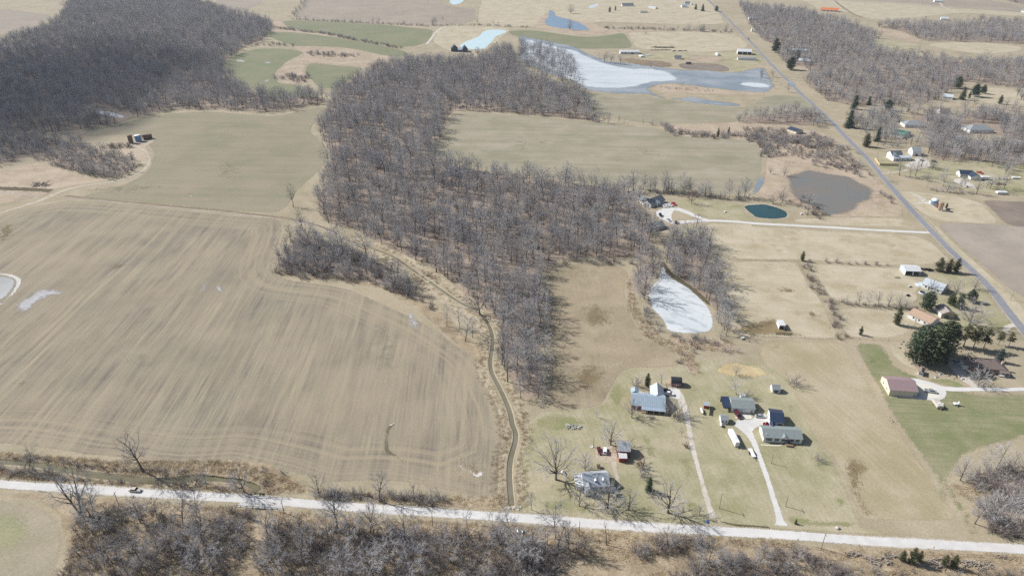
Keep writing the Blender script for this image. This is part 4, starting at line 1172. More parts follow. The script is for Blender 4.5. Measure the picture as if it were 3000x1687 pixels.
thick = dict(
    a=g('D1', 700, 930, 900, 900, 1080, 800, 1400, 790, 1600, 830, 1640, 960, 1800, 930, 2050, 880, 2300, 840, 2390, 860, 2380, 1100, 2330, 1250, 2200, 1449, 2150, 1600, 700, 1600, 600, 1449, 640, 1250, 720, 1080),
    b=g('D2', 110, 960, 400, 940, 800, 960, 1200, 1010, 1700, 1040, 2100, 1060, 2500, 1080, 2700, 1130, 2800, 1200, 2900, 1449, 2800, 1650, -50, 1650, 20, 1449, 60, 1200),
    f=g('D3', 0, 1120, 250, 1130, 600, 1180, 780, 1230, 620, 1310, 480, 1449, 400, 1650, 0, 1650),
    g=g('D4', 900, 1380, 1300, 1400, 1700, 1420, 2300, 1400, 2700, 1360, 2700, 1650, 900, 1650),
    c=g('D3', 1080, 1190, 1300, 1180, 1450, 1100, 1700, 1060, 1850, 1110, 1750, 1190, 1500, 1260, 1300, 1330, 1120, 1350, 1000, 1300),
    d=g('D3', 1500, 1449, 1700, 1360, 2000, 1300, 2300, 1190, 2576, 1170) + g('D4', 400, 1180, 560, 1260, 900, 1400, 950, 1500, 900, 1700) + g('D3', 1400, 1700),
    e=g('D4', 1950, 560, 2100, 480, 2300, 430, 2500, 420, 2750, 420, 2750, 1180, 2576, 1140, 2300, 1080, 2200, 960, 2120, 820, 2250, 640, 2080, 640))
for nm, P, sf in (('woodland_floor', w_left, 8), ('woodland_floor', w_lobe, 5), ('woodland_floor', w_mid, 4), ('woodland_floor', copse, 3), ('woodland_floor', pond_r, 4), ('woodland_floor', pond_l, 3), ('woodland_floor', w_r1, 8), ('woodland_floor', w_r2, 8), ('woodland_floor', w_r3, 8),
                  ('woodland_floor', w_r4, 6), ('woodland_floor', w_road, 5), ('woodland_floor', w_r5, 8), ('woodland_floor', thick['e'], 4)):
    sheet(nm, P, 'leaf_litter', 2, sf, 2.0)

CAND = []      # broadleaf trees: (x, y, h, key, label, group)
SHR = []       # shrubs
def wood(P, sp, h0, h1, keys, label, group, seed, keep=1.0):
    for x, y in scatter(P, sp, seed):
        gap = math.sin(x * .043 + 1.3 * math.sin(y * .031)) + math.sin(y * .057 + 1.1 * math.sin(x * .037))
        if rnd.random() <= keep * (1 if gap > -1.0 else .7):
            CAND.append((x, y, h0 + (h1 - h0) * rnd.random() ** .8, rnd.choice(keys), label, group))
def shrubs(P, sp, h0, h1, keys, label, group, seed, keep=1.0):
    for x, y in (scatter(P, sp, seed) if not isinstance(P, np.ndarray) else P):
        if rnd.random() <= keep:
            SHR.append((x, y, rnd.uniform(h0, h1), rnd.choice(keys), label, group))
WK = ['wood%d' % i for i in range(7)] * 3 + ['vase0', 'vase1', 'lawn0', 'pale']
SK = ['slim%d' % i for i in range(3)]
BK = ['bush%d' % i for i in range(4)]
GK = ['gbush%d' % i for i in range(3)]
wood(w_left, 7.9, 10, 21, WK, 'bare grey tree in the large wood at the left edge', 'trees of the left wood', 1, .97)
wood(w_lobe, 6.8, 8, 14, WK, 'low bare tree in the lobe of wood beside the farm track', 'trees beside the farm track', 2)
wood(w_mid, 6.9, 9, 20, WK, 'bare tree in the central wood', 'trees of the central wood', 3, .93)
wood(copse, 5.8, 8, 15, WK + SK, 'bare tree in the ditch copse', 'trees of the ditch copse', 4)
wood(pond_r, 4.4, 8, 16, WK, 'bare tree right of the frozen pond', 'trees right of the frozen pond', 5)
wood(pond_l, 6.0, 10, 16, WK, 'bare tree left of the frozen pond', 'trees left of the frozen pond', 6)
wood(w_r1, 9.0, 11, 17, WK, 'bare tree in the wood right of the paved road', 'trees right of the paved road', 7)
wood(w_r2, 9.5, 11, 17, WK, 'bare tree in the far wood at the upper right', 'trees of the upper right wood', 8)
wood(w_r3, 9, 10, 16, WK, 'bare tree among the houses right of the paved road', 'trees among the right houses', 9, .85)
wood(w_r4, 7.6, 10, 17, WK, 'bare tree behind the navy roofed house', 'trees behind the navy roofed house', 10, .85)
wood(w_r5, 11, 11, 17, WK, 'bare tree in the far corner wood', 'trees of the far corner', 11)
wood(w_r6, 9, 10, 14, WK, 'bare tree beside the far right lawn', 'trees by the far right lawn', 12)
wood(w_r7, 7.8, 9, 15, WK, 'bare tree in the wooded yards beside the paved road', 'trees of the wooded yards', 16, .9)
wood(w_r8, 9, 9, 16, WK, 'bare tree in the grove above the navy roofed house', 'grove trees above the navy roofed house', 17, .9)
wood(ice_wood, 9, 11, 17, WK, 'bare tree standing in the flooded icy hollow', 'trees standing in ice', 13)
wood(bed_r1, 7, 8, 13, WK, 'bare tree in the clump left of the green roofed house', 'trees left of the green roofed house', 14)
wood(w_road, 7.5, 9, 14, WK, 'bare tree in the clump left of the paved road bend', 'trees left of the road bend', 15)
for i, (line, sp, wid, h0, h1, lab, grp) in enumerate([
    (g('A2', 340, 182, 700, 200, 1200, 232, 1640, 252), 11, 2.5, 6, 13, 'small bare tree in the hedgerow above the green strips', 'hedgerow trees above the green strips'),
    (g('A2', 360, 170, 420, 90, 490, 0), 8, 4, 8, 14, 'bare tree in the far hedgerow beside the pale field', 'far hedgerow trees'),
    (g('A2', 1650, 250, 1720, 240), 5, 5, 12, 17, 'large bare tree at the bend of the far drive', 'trees at the far drive'),
    (g('A2', 1750, 210, 2100, 235, 2300, 240), 12, 3, 8, 14, 'bare tree on the far pasture edge', 'far pasture edge trees'),
    (g('A3', 880, 285, 1300, 285, 1600, 290), 9, 4, 7, 12, 'small bare tree in the far wet hedgerow', 'far wet hedgerow trees'),
    (g('A3', 1580, 285, 1800, 295, 2080, 305), 6.5, 5, 13, 18, 'tall bare tree in the far grove by the road', 'far grove trees'),
    (g('B3', 1200, 505, 1400, 520, 1700, 545, 1950, 570, 2250, 592), 3.0, 4, 12, 19, 'tall bare tree in the belt behind the slate house', 'belt trees behind the slate house'),
    (g('A3', 1250, 325, 1300, 330), 6, 3, 8, 10, 'bare tree on the wet edge', 'wet edge trees'),
    (g('A3', 800, 1160, 1000, 1175, 1180, 1190), 6, 3, 9, 14, 'bare tree at the end of the mid hedgerow', 'mid hedgerow trees'),
    (g('C4', 900, 290, 1100, 305, 1300, 318, 1450, 325), 4.6, 1.2, 7, 12, 'upright tree between the right pastures', 'row trees between the right pastures'),
    (g('E7', 900, 910, 1100, 935, 1300, 950, 1650, 975), 6, 2, 10, 15, 'bare tree in the row in front of the navy roofed house', 'row trees before the navy roofed house'),
    (g('E7', 430, 660, 600, 690, 760, 720), 5, 2.5, 12, 17, 'bare tree in the clump by the white houses drive', 'trees by the white houses drive'),
    (g('A3', 850, 590, 1080, 615), 6, 3, 14, 18, 'tall bare tree at the flood edge by the white barn', 'flood edge trees'),
    (g('A3', 2300, 700, 2420, 760, 2560, 870), 9, 6, 7, 12, 'bare tree at the flooded roadside', 'flooded roadside trees'),
    (g('B4', 260, 640, 340, 620, 480, 640, 560, 760), 7, 5, 8, 13, 'bare tree on the marsh edge beside the teal pond', 'marsh edge trees'),
    (g('D1', 2050, 645, 2350, 665), 6, 1, 7, 10, 'bare tree before the bridge', 'creek bank trees before the bridge'),
    (g('F8', 400, 1110, 800, 1180, 1100, 1060, 1350, 1160), 5, 2.5, 9, 13, 'slim tree below the culvert pipes', 'slim trees below the culverts'),
    (g('D1', 800, 1000, 1400, 1000, 2200, 950, 2250, 1150, 1400, 1200, 800, 1250, 1500, 1400, 2200, 1350), 6, 6, 6, 11, 'slim tree in the lower left thicket', 'slim trees of the lower left thicket'),
    (g('D2', 150, 1100, 700, 1150, 1300, 1200, 2000, 1180, 2500, 1240), 4.6, 5, 7, 13, 'slim tree below the gravel road', 'slim trees below the gravel road'),
    (g('D2', 200, 1350, 900, 1400, 1700, 1380, 2500, 1400), 4.4, 5, 7, 12, 'slim tree along the lower edge', 'slim trees along the lower edge'),
    (g('D3', 80, 1250, 350, 1230, 600, 1250), 5, 5, 7, 11, 'slim tree left of the creek bend', 'slim trees left of the creek bend'),
    (g('D3', 900, 1300, 1300, 1250, 1700, 1180, 2000, 1290, 2400, 1240) + g('D4', 300, 1330, 0, 1400), 6, 5, 5, 9, 'slim tree by the lower creek', 'slim trees by the lower creek'),
    (g('D4', 2250, 920, 2500, 980, 2600, 900, 2500, 720), 5, 4, 11, 16, 'pale bare tree at lower right', 'lower right corner trees')]):
    for x, y in along(line, sp, wid, 100 + i):
        ks = SK if 'slim' in lab else (['pale', 'lean1', 'wood1'] if 'lower right' in lab else WK)
        CAND.append((x, y, rnd.uniform(h0, h1), rnd.choice(ks), lab, grp))
# scattered yard and swamp trees on the right
for P, n, lab, grp in ((g('A4', 1450, 1000, 2700, 1000, 2700, 1449, 1400, 1449), 200, 'bare yard tree in the housing right of the road', 'yard trees on the right'), (g('B4', 1500, 260, 2600, 260, 2600, 560, 1900, 540, 1600, 420), 46, 'bare yard tree by the navy roofed house', 'yard trees by the navy roofed house')):
    A = np.array(P)
    while n:
        x, y = rnd.uniform(A[:, 0].min(), A[:, 0].max()), rnd.uniform(A[:, 1].min(), A[:, 1].max())
        if inside(A, [(x, y)])[0]:
            CAND.append((x, y, rnd.uniform(9, 14), rnd.choice(WK), lab, grp))
            n -= 1
# brush
shrubs(thick['a'], 3.3, 1.4, 4.2, BK + GK, 'bare shrub in the lower left thicket', 'shrubs of the lower left thicket', 20, .85)
shrubs(thick['b'], 3.2, 1.4, 4.6, GK + BK, 'bare shrub below the gravel road', 'shrubs below the gravel road', 21, .9)
shrubs(thick['f'], 2.8, 1.5, 4.0, GK + BK, 'bare shrub left of the dark creek bend', 'shrubs left of the creek bend', 26, .9)
shrubs(thick['g'], 3.4, 1.0, 3.0, GK + BK, 'low bare shrub along the bottom right edge', 'shrubs along the bottom right edge', 27, .8)
shrubs(thick['c'], 2.6, 2, 4, GK + BK, 'bare shrub above the lower creek bend', 'shrubs above the creek bend', 22, .8)
shrubs(thick['d'], 2.7, 2, 4.2, GK + BK, 'bare shrub below the lower creek bend', 'shrubs below the creek bend', 23, .85)
shrubs(thick['e'], 3.6, 2, 5, GK + BK, 'bare shrub at lower right', 'shrubs of the lower right corner', 24, .85)
shrubs(copse, 5.0, 2, 4.5, BK + GK, 'bare undergrowth shrub in the ditch copse', 'shrubs of the ditch copse', 25, .8)
for i, (line, sp, wid, h0, h1, ks, lab, grp) in enumerate([
    (g('D1', -100, 330, 300, 345, 700, 400, 1000, 440, 1300, 460, 1700, 490), 2.6, 1.2, 1.0, 2.4, BK, 'low shrub on the field side of the creek', 'shrubs on the field side of the creek'),
    (g('D1', 600, 520, 900, 550, 1250, 585, 1700, 595), 2.4, .8, .8, 1.9, BK, 'low shrub between creek and gravel road', 'shrubs between creek and road'),
    (g('D1', -100, 500, 300, 500, 560, 545), 2, 2, 2, 3.6, BK, 'dark shrub on the creek bank at the left edge', 'shrubs on the left creek bank'),
    (g('D1', 1750, 600, 2000, 640, 2200, 655, 2400, 670), 2.6, 1.6, 2, 4, GK + BK, 'bare shrub on the creek bank before the bridge', 'shrubs before the bridge'),
    (g('D2', 600, 690, 900, 715, 1200, 740, 1500, 755, 1720, 775), 1.3, 1.2, 1.8, 3.4, BK, 'dark shrub in the row above the gravel road', 'shrubs in the row above the gravel road'),
    (g('D2', 640, 660, 1000, 690, 1700, 740), 2.6, 1.5, 1.5, 3, BK + GK, 'low shrub behind the row above the gravel road', 'low shrubs above the gravel road'),
    (g('B2', 200, 1280, 500, 1320, 800, 1340), 3, 1.2, 1.5, 3.5, BK, 'dark shrub at the foot of the ditch copse', 'shrubs at the copse foot'),
    (g('B2', 1250, 1440, 1400, 1400) + g('C2', 1250, 170, 1500, 240, 1700, 320), 3, 2, 2, 4, GK + BK, 'grey shrub where the ditch copse ends', 'shrubs at the copse end'),
    (g('B3', 300, 1290, 420, 1230, 560, 1190, 800, 1180, 1120, 1200), 3.2, 2.2, 2, 4, BK, 'dark shrub round the head of the brown meadow', 'shrubs round the meadow head'),
    (g('C3', 320, 60, 320, 300, 310, 560), 3.6, 1.6, 2, 4, BK, 'dark shrub on the wood edge beside the brown meadow', 'shrubs beside the brown meadow'),
    (g('C3', 330, 850, 325, 1250), 3.4, 1.3, 1.5, 3, BK, 'low dark shrub on the lower meadow edge', 'shrubs on the lower meadow edge'),
    (g('C3', 1500, 600, 1650, 640, 1850, 650, 1980, 640), 2.8, 2.2, 1.8, 3.4, BK, 'reddish dark shrub below the frozen pond', 'shrubs below the frozen pond'),
    (g('C3', 1230, 350, 1300, 460, 1380, 560), 3, 1.8, 1.8, 3.2, BK, 'dark shrub left of the frozen pond', 'shrubs left of the frozen pond'),
    (g('C3', 1700, 700, 1800, 740), 3, 2, 2, 3.4, GK, 'grey shrub between pond and yard', 'shrubs between pond and yard'),
    (g('C3', 2030, 740, 2130, 760), 3, 1.5, 2, 3, BK, 'dark shrub by the pasture corner', 'shrubs by the pasture corner'),
    (g('B4', 520, 1220, 560, 1330, 620, 1449) + g('C4', 680, 180, 720, 280, 800, 420, 860, 560, 900, 630), 4.4, 1.6, 2.5, 5, GK, 'grey shrub in the row along the pasture fence', 'shrubs along the pasture fence'),
    (g('C4', 730, 270, 1000, 295, 1300, 318, 1560, 345), 3, 1.0, 1.5, 3, BK, 'dark shrub under the row of upright trees', 'shrubs under the upright row'),
    (g('B4', 560, 1172, 700, 1190, 1000, 1205, 1300, 1225), 6, 1, 1.2, 3, BK, 'low shrub on the fence line below the mown pasture', 'shrubs on the pasture fence line'),
    (g('A3', 1390, 1190, 1560, 1260, 1900, 1290, 2200, 1290, 2350, 1330), 2.0, 6, 2.5, 5, BK, 'purplish shrub in the brush belt beyond the middle field', 'shrubs of the brush belt'),
    (g('B4', 60, 60, 200, 130, 160, 180), 2.5, 6, 2.5, 5, BK, 'purplish shrub at the end of the brush belt', 'shrubs at the brush belt end'),
    (g('A4', 0, 1300, 300, 1330, 600, 1360, 850, 1400), 1.6, 8, 2.5, 5, BK, 'purplish shrub in the brush above the marsh', 'shrubs above the marsh'),
    (g('B4', 640, 240, 800, 290, 950, 330, 1080, 350), 1.8, 6, 2.5, 5, BK + GK, 'bare shrub between marsh and paved road', 'shrubs between marsh and road'),
    (g('B4', 480, 600, 560, 700, 620, 770, 700, 760), 2.2, 5, 2.5, 4.5, GK, 'grey shrub at the marsh edge by the teal pond', 'shrubs at the marsh edge'),
    (g('B3', 1200, 510, 1600, 550, 2000, 585, 2240, 600), 3.6, 2, 2, 4, BK, 'dark undergrowth shrub in the belt behind the slate house', 'shrubs behind the slate house'),
    (g('A2', 220, 275, 430, 298, 700, 330, 950, 385, 1200, 425, 1340, 458), 3.5, 3, 2.5, 5.5, BK + GK, 'bare shrub in the hedge between the green strips', 'shrubs between the green strips'),
    (g('A2', 560, 500, 700, 530, 900, 530), 2.4, 9, 3, 6, GK + BK, 'bare shrub in the upper wetland thicket', 'shrubs of the upper wetland'),
    (g('A2', 260, 740, 380, 720, 460, 770), 2, 8, 3, 6, GK + BK, 'bare shrub in the lower wetland thicket', 'shrubs of the lower wetland'),
    (g('A2', 0, 430, 150, 420, 300, 440), 6, 6, 3, 6, BK, 'bare shrub left of the wetland', 'shrubs left of the wetland'),
    (g('A2', 340, 185, 1640, 252), 5, 2, 2, 4, BK, 'low shrub in the hedgerow above the green strips', 'low shrubs above the green strips'),
    (g('A2', 1660, 245, 2100, 240, 2576, 262) + g('A3', 100, 255), 6, 3, 2, 4, BK, 'shrub in the far fence row', 'shrubs of the far fence row'),
    (g('A3', 850, 270, 1200, 275, 1600, 290, 2080, 308), 5, 5, 2.5, 5, BK, 'shrub in the far wet hedgerow', 'shrubs of the far wet hedgerow'),
    (g('A3', 1400, 830, 1600, 840, 1900, 865), 7, 3, 1.5, 3, BK, 'low shrub on the reed island', 'shrubs on the reed island'),
    (g('A4', 1620, 500, 1900, 560, 2300, 580, 2700, 590), 6, 9, 3, 5, BK, 'reddish shrub below the far right field', 'shrubs below the far right field'),
    (g('B4', 1280, 560, 1330, 610), 3, 2.5, 2, 3.5, BK, 'dark shrub left of the road shadow', 'shrubs left of the road shadow'),
    (g('E7', 980, 920, 1300, 950, 1700, 990), 4, 1.5, 1.5, 3, BK, 'dark shrub under the row by the navy roofed house', 'shrubs by the navy roofed house'),
    (g('A1', 1000, 1390, 1200, 1390), 3, 2, 4, 7, GK, 'bare shrub clump left of the rusty silo', 'shrubs left of the rusty silo'),
    (g('B1', 500, 270, 800, 350, 1100, 395, 1330, 290), 5, 2, 2, 4, BK, 'dark shrub at the foot of the wood by the farm track', 'shrubs by the farm track'),
    (g('D1', 2480, 400, 2520, 550) + g('D2', 60, 580), 3, 3, 1, 2, BK, 'low shrub on the bank right of the bridge', 'shrubs right of the bridge')]):
    shrubs(along(line, sp, wid, 300 + i), 0, h0, h1, ks, lab, grp, 0)
shrubs(g('A4', -100, 1210, 300, 1220, 700, 1290, 930, 1449) + g('B4', 1050, 330, 700, 270, 400, 200, 150, 200, 60, 60), 5.2, 2, 5, BK + GK, 'purplish shrub in the wide brush above the marsh', 'shrubs of the wide brush', 28, .6)
# woodland undergrowth, thin
for P, sp in ((w_mid, 15), (w_r1, 17), (w_lobe, 12), (w_left, 22)):
    shrubs(P, sp, 2, 4, GK + BK, 'bare undergrowth shrub in the woods', 'woodland undergrowth', int(sp))

# keep water, roads, yards and buildings clear of trees
def near_line(P, line, d):
    return seg_dist(P, np.array(line), False) < d
CLEAR = [g('C3', 1400, 20, 1540, 70, 1760, 215, 1880, 330, 1910, 540, 1560, 575, 1440, 540, 1290, 330, 1290, 150), g('A1', 800, 1020, 1220, 1060, 1260, 1150, 1100, 1140, 850, 1090), g('E6', 150, 150, 1200, 250, 1400, 700, 1100, 1000, 420, 1000, 150, 500),
         g('A2', 1750, 440, 2050, 470, 2060, 540, 1780, 540), g('A4', 1960, 1150, 2330, 1170, 2360, 1340, 1960, 1330), g('F3', 1820, 150, 2150, 200, 2150, 420, 1820, 380), g('E7', 230, 190, 900, 190, 1000, 500, 230, 480), g('E7', 1330, 560, 2050, 560, 2050, 820, 1330, 820),
         g('F3', 60, 130, 420, 150, 420, 330, 60, 320), g('A4', 1740, 1020, 1920, 1030, 1920, 1120, 1740, 1110), g('F3', 1880, -20, 2330, 0, 2330, 220, 1880, 210), g('E8', 150, 180, 700, 180, 700, 300, 150, 300)]

def keepers(L):
    P = np.array([c[:2] for c in L])
    bad = near_line(P, pav, 6) | near_line(P, road_pts, 4.2) | near_line(P, ditch_line, 4.5)
    for c in CH[1:]:
        bad |= inside(c['top'], P)
    for c in CLEAR:
        bad |= inside(c, P)
    return [c for c, b in zip(L, bad) if not b]

def show(c):
    x, y, s = proj(c[0], c[1], c[2] * .5)
    vis = -20 < x < 3020 and -10 < y < 1720
    return c[2] * s if vis else -1

CAND = keepers(CAND)
SHR = keepers(SHR)
print('TREES', len(CAND), 'SHRUBS', len(SHR))
# ------------------------------------------------------------------ trees that stand on their own
LONE = [
 ('D1', 1350, 462, 1280, 60, 'vase0', 1.0, 'tall bare cottonwood on the creek bank, its shadow crossing the creek'),
 ('D1', 772, 885, 700, 330, 'twin0', 1.15, 'twin-trunked bare tree below the gravel road, left of the parked thicket'),
 ('D1', 262, 472, 150, 225, 'lean0', 1.0, 'leaning bare tree on the creek bank near the left edge'),
 ('D1', 2305, 655, 2330, 405, 'lawn0', .9, 'bare tree whose branch shadows fall on the bridge'),
 ('D1', 2290, 665, 2090, 445, 'lean1', .8, 'pale leaning tree left of the bridge'),
 ('D1', 1950, 625, 1940, 440, 'slim0', 1.3, 'thin bare tree in the shrubs before the bridge'),
 ('D1', 1020, 900, 985, 785, 'slim1', 1.4, 'small bare tree right of the twin-trunked tree'),
 ('D2', 770, 1005, 770, 640, 'vase1', 1.1, 'wide-forked bare tree reaching over the gravel road'),
 ('D2', 600, 695, 590, 490, 'lawn1', .9, 'leftmost bare tree in the shrub row above the gravel road'),
 ('D2', 742, 700, 742, 560, 'slim2', 1.4, 'second bare tree in the shrub row above the gravel road'),
 ('D2', 1165, 740, 1160, 465, 'vase0', 1.0, 'tallest broom-shaped tree in the shrub row above the road'),
 ('D2', 1500, 742, 1530, 580, 'lawn2', .9, 'twisted bare tree at the right of the shrub row'),
 ('D2', 1665, 782, 1660, 600, 'slim0', 1.3, 'slender bare tree ending the shrub row above the road'),
 ('D2', 1412, 1185, 1385, 825, 'vase1', .8, 'tall bare tree rising from the thicket, crown over the road'),
 ('D2', 1265, 1085, 1222, 855, 'slim1', 1.0, 'leaning thin tree by the road left of the tall thicket tree'),
 ('D2', 1515, 1110, 1500, 885, 'slim2', 1.2, 'thin bare tree right of the tall thicket tree'),
 ('D2', 1770, 1205, 1770, 935, 'slim0', 1.2, 'straight pale-twigged tree in the thicket centre'),
 ('D2', 1912, 1212, 1945, 855, 'lean1', .6, 'thin crooked tree crossing the road edge'),
 ('D2', 2255, 1200, 2240, 1000, 'slim1', 1.0, 'thin dark tree left of the culvert pipes'),
 ('D2', 2395, 1205, 2390, 965, 'slim0', .9, 'thin straight tree nearest the culvert pipes'),
 ('D2', 1140, 1390, 1150, 1085, 'slim2', 1.2, 'thin tree with whitish trunk in the lower thicket'),
 ('D3', 415, 538, 420, 150, 'lawn1', 1.05, 'large bare shade tree left of the white metal roofed house'),
 ('D3', 690, 448, 710, 290, 'dome', .8, 'small round bare tree behind the white metal roofed house'),
 ('D3', 930, 212, 930, 10, 'lawn2', 1.25, 'spreading bare tree behind the red barn'),
 ('D3', 635, 788, 640, 600, 'lawn0', .9, 'bare tree left of the house facing the gravel road'),
 ('D3', 900, 805, 900, 565, 'dome', 1.0, 'dense round bare tree in front of the white metal roofed house'),
 ('D3', 1100, 822, 1110, 630, 'lawn1', .9, 'bare tree right of the short house drive'),
 ('D3', 1472, 852, 1500, 560, 'lawn2', 1.15, 'wide bare tree on the lawn left of the long drive'),
 ('D3', 1765, 872, 1760, 765, 'slim1', 1.8, 'small bare tree by the foot of the long drive'),
 ('D3', 182, 822, 182, 645, 'slim0', 1.2, 'thin bare tree near the ditch end by the road'),
 ('D3', 890, 1155, 925, 925, 'snag', 1.0, 'dead leafless snag standing below the gravel road'),
 ('D3', 435, 1205, 440, 930, 'vase0', .75, 'forked bare tree below the road left of the snag'),
 ('D3', 540, 1205, 540, 900, 'twin1', .75, 'close pair of trunks left of the dead snag'),
 ('D3', 332, 1155, 340, 955, 'slim2', 1.1, 'thin tree left of the forked tree below the road'),
 ('D3', 188, 1200, 192, 955, 'slim1', 1.0, 'thin curved tree right of the culvert pipes'),
 ('D3', 650, 1290, 620, 1055, 'lean0', .7, 'leaning thin tree between the trunk pair and the snag'),
 ('D3', 1515, 1205, 1490, 1065, 'slim0', 1.3, 'small bare tree above the lower creek'),
 ('D3', 1600, 132, 1600, 45, 'slim2', 1.3, 'small bare tree beside the upper long drive'),
 ('C3', 1130, 1365, 1140, 1185, 'lawn0', .95, 'bare tree before the left end of the red farmhouse'),
 ('C3', 1480, 1335, 1490, 1170, 'lawn1', .9, 'bare tree before the right end of the red farmhouse'),
 ('C3', 1575, 1365, 1570, 1230, 'gbush0', 1.0, 'pale bushy tree beside the long drive'),
 ('C3', 800, 1362, 800, 1285, 'slim1', 1.8, 'small bare sapling on the lawn left of the red farmhouse'),
 ('C3', 1410, 1042, 1422, 935, 'slim0', 2.0, 'small upright tree left of the red gambrel shed'),
 ('C3', 1165, 1060, 1180, 955, 'gbush1', .9, 'grey shrubby tree behind the left end of the red farmhouse'),
 ('C3', 2118, 1145, 2110, 985, 'slim2', 1.9, 'bare tree behind the green roofed white building'),
 ('C3', 2110, 960, 2110, 860, 'lawn2', 1.0, 'rounded bare tree in the straw coloured ground'),
 ('C3', 1245, 245, 1240, -30, 'dome', .8, 'large grey tree on the left bank of the frozen pond'),
 ('C2', 2112, 392, 2150, 110, 'lawn0', 1.1, 'crooked bare tree at the bend of the ditch'),
 ('C2', 1802, 502, 1770, 275, 'slim0', 1.2, 'leftmost slim tree in the clump inside the ditch bend'),
 ('C2', 1922, 522, 1920, 285, 'slim1', 1.2, 'second slim tree in the clump inside the ditch bend'),
 ('C2', 1972, 642, 1970, 385, 'slim2', 1.4, 'third slim tree in the clump inside the ditch bend'),
 ('C2', 2042, 605, 2040, 410, 'slim0', 1.4, 'rightmost slim tree in the clump inside the ditch bend'),
 ('C2', 2190, 702, 2182, 545, 'slim1', 1.2, 'small tree standing on the ditch bank'),
 ('C2', 2320, 862, 2320, 565, 'vase0', .8, 'bare tree on the wood edge right of the ditch'),
 ('C2', 2372, 1025, 2362, 725, 'vase1', .8, 'lowest tall tree on the wood edge right of the ditch'),
 ('C3', 232, 955, 242, 570, 'pale', 1.0, 'pale grey tree on the wood edge beside the brown meadow'),
 ('C3', 160, 200, 160, 0, 'lawn1', .9, 'spreading tree on the wood edge near the meadow head'),
 ('D4', 1972, 545, 2025, 335, 'lawn2', .9, 'bare tree at the green lawn corner, lower right'),
 ('D4', 2192, 472, 2232, 195, 'pale', .9, 'pale tree at the top of the lower right clump'),
 ('D4', 2312, 442, 2382, 185, 'slim1', 1.5, 'slim tree on the lawn edge of the lower right clump'),
 ('D4', 2432, 475, 2472, 255, 'slim0', 1.5, 'slim tree near the right edge by the dark pool'),
 ('D4', 2340, 1035, 2432, 655, 'lean1', .8, 'pale leaning trunk in the lower right clump'),
 ('D4', 2250, 925, 2262, 645, 'dome', .7, 'round grey tree in the lower right clump'),
 ('B3', 1690, 633, 1702, 485, 'oak_red', .9, 'reddish oak still holding dead leaves, right of the slate house'),
 ('B3', 1732, 865, 1752, 725, 'slim2', 2.2, 'bare tree in the fork of the pale gravel drive'),
 ('B3', 1522, 962, 1562, 825, 'slim0', 1.6, 'thin tree below the gravel court'),
 ('B2', 352, 665, 320, 445, 'vase1', .8, 'tall bare tree beyond the ditch at the field corner'),
 ('B2', 442, 885, 385, 645, 'vase0', .7, 'dark leaning tree where the icy ditch meets the wood'),
 ('B2', 342, 945, 242, 805, 'lean0', .9, 'leaning tree at the left end of the ditch copse'),
 ('B2', 512, 932, 502, 805, 'slim1', 1.3, 'thin tree at the top of the ditch copse'),
 ('C4', 2062, 482, 2082, 245, 'dome', 1.05, 'round-crowned bare tree by the tan garage'),
 ('C4', 2140, 1055, 2150, 900, 'dome', 1.1, 'broad brown bare tree in front of the hip roofed house'),
 ('C4', 385, 1050, 370, 955, 'gbush0', 1.1, 'grey round bush above the white barn shed'),
 ('E5', 820, 605, 800, 380, 'lawn0', 1.0, 'bare tree left of the pale blue roofed house'),
 ('E5', 1300, 645, 1335, 385, 'lawn1', 1.2, 'wide bare tree between the pale blue roofed house and the road'),
 ('E5', 1640, 560, 1650, 330, 'lawn2', 1.2, 'bare tree overhanging the paved road'),
 ('E5', 1130, 590, 1150, 400, 'lawn2', .9, 'bare tree at the right end of the pale blue roofed house'),
 ('B4', 312, 375, 322, 275, 'lawn0', .9, 'bare tree standing at the marsh edge'),
 ('B4', 182, 352, 192, 275, 'lawn1', .9, 'bare tree left of the marsh'),
 ('B4', 292, 625, 292, 470, 'lawn2', .8, 'bare tree between marsh and teal pond'),
 ('A3', 1310, 642, 1312, 570, 'lawn0', 1.0, 'small bare tree standing in the ice before the farmstead'),
 ('A3', 555, 130, 560, 40, 'dome', .9, 'pale bushy tree above the blue pond'),
 ('A3', 545, 285, 550, 180, 'dome', .7, 'bare tree in front of the blue pond'),
 ('A3', 1600, 845, 1605, 760, 'slim1', 1.8, 'bare tree on the reed island'),
 ('A2', 2090, 515, 2095, 440, 'dome', .9, 'round bare tree right of the dark twin-gabled house'),
 ('A4', 2010, 600, 2010, 560, 'oak_red', 1.2, 'brown bush above the right wood'),
]
n_tree = 0
for t, bx, by, tx, ty, key, wide, lab in LONE:
    h = min(max(hgt(t, bx, by, tx, ty), 2.0), 24)
    bushy = 'bush' in key
    plant(key, 'bare_shrub' if bushy else 'bare_tree', G(t, bx, by), h, lab, 'shrub' if bushy else 'tree', rz=None, wide=wide)
    n_tree += 1
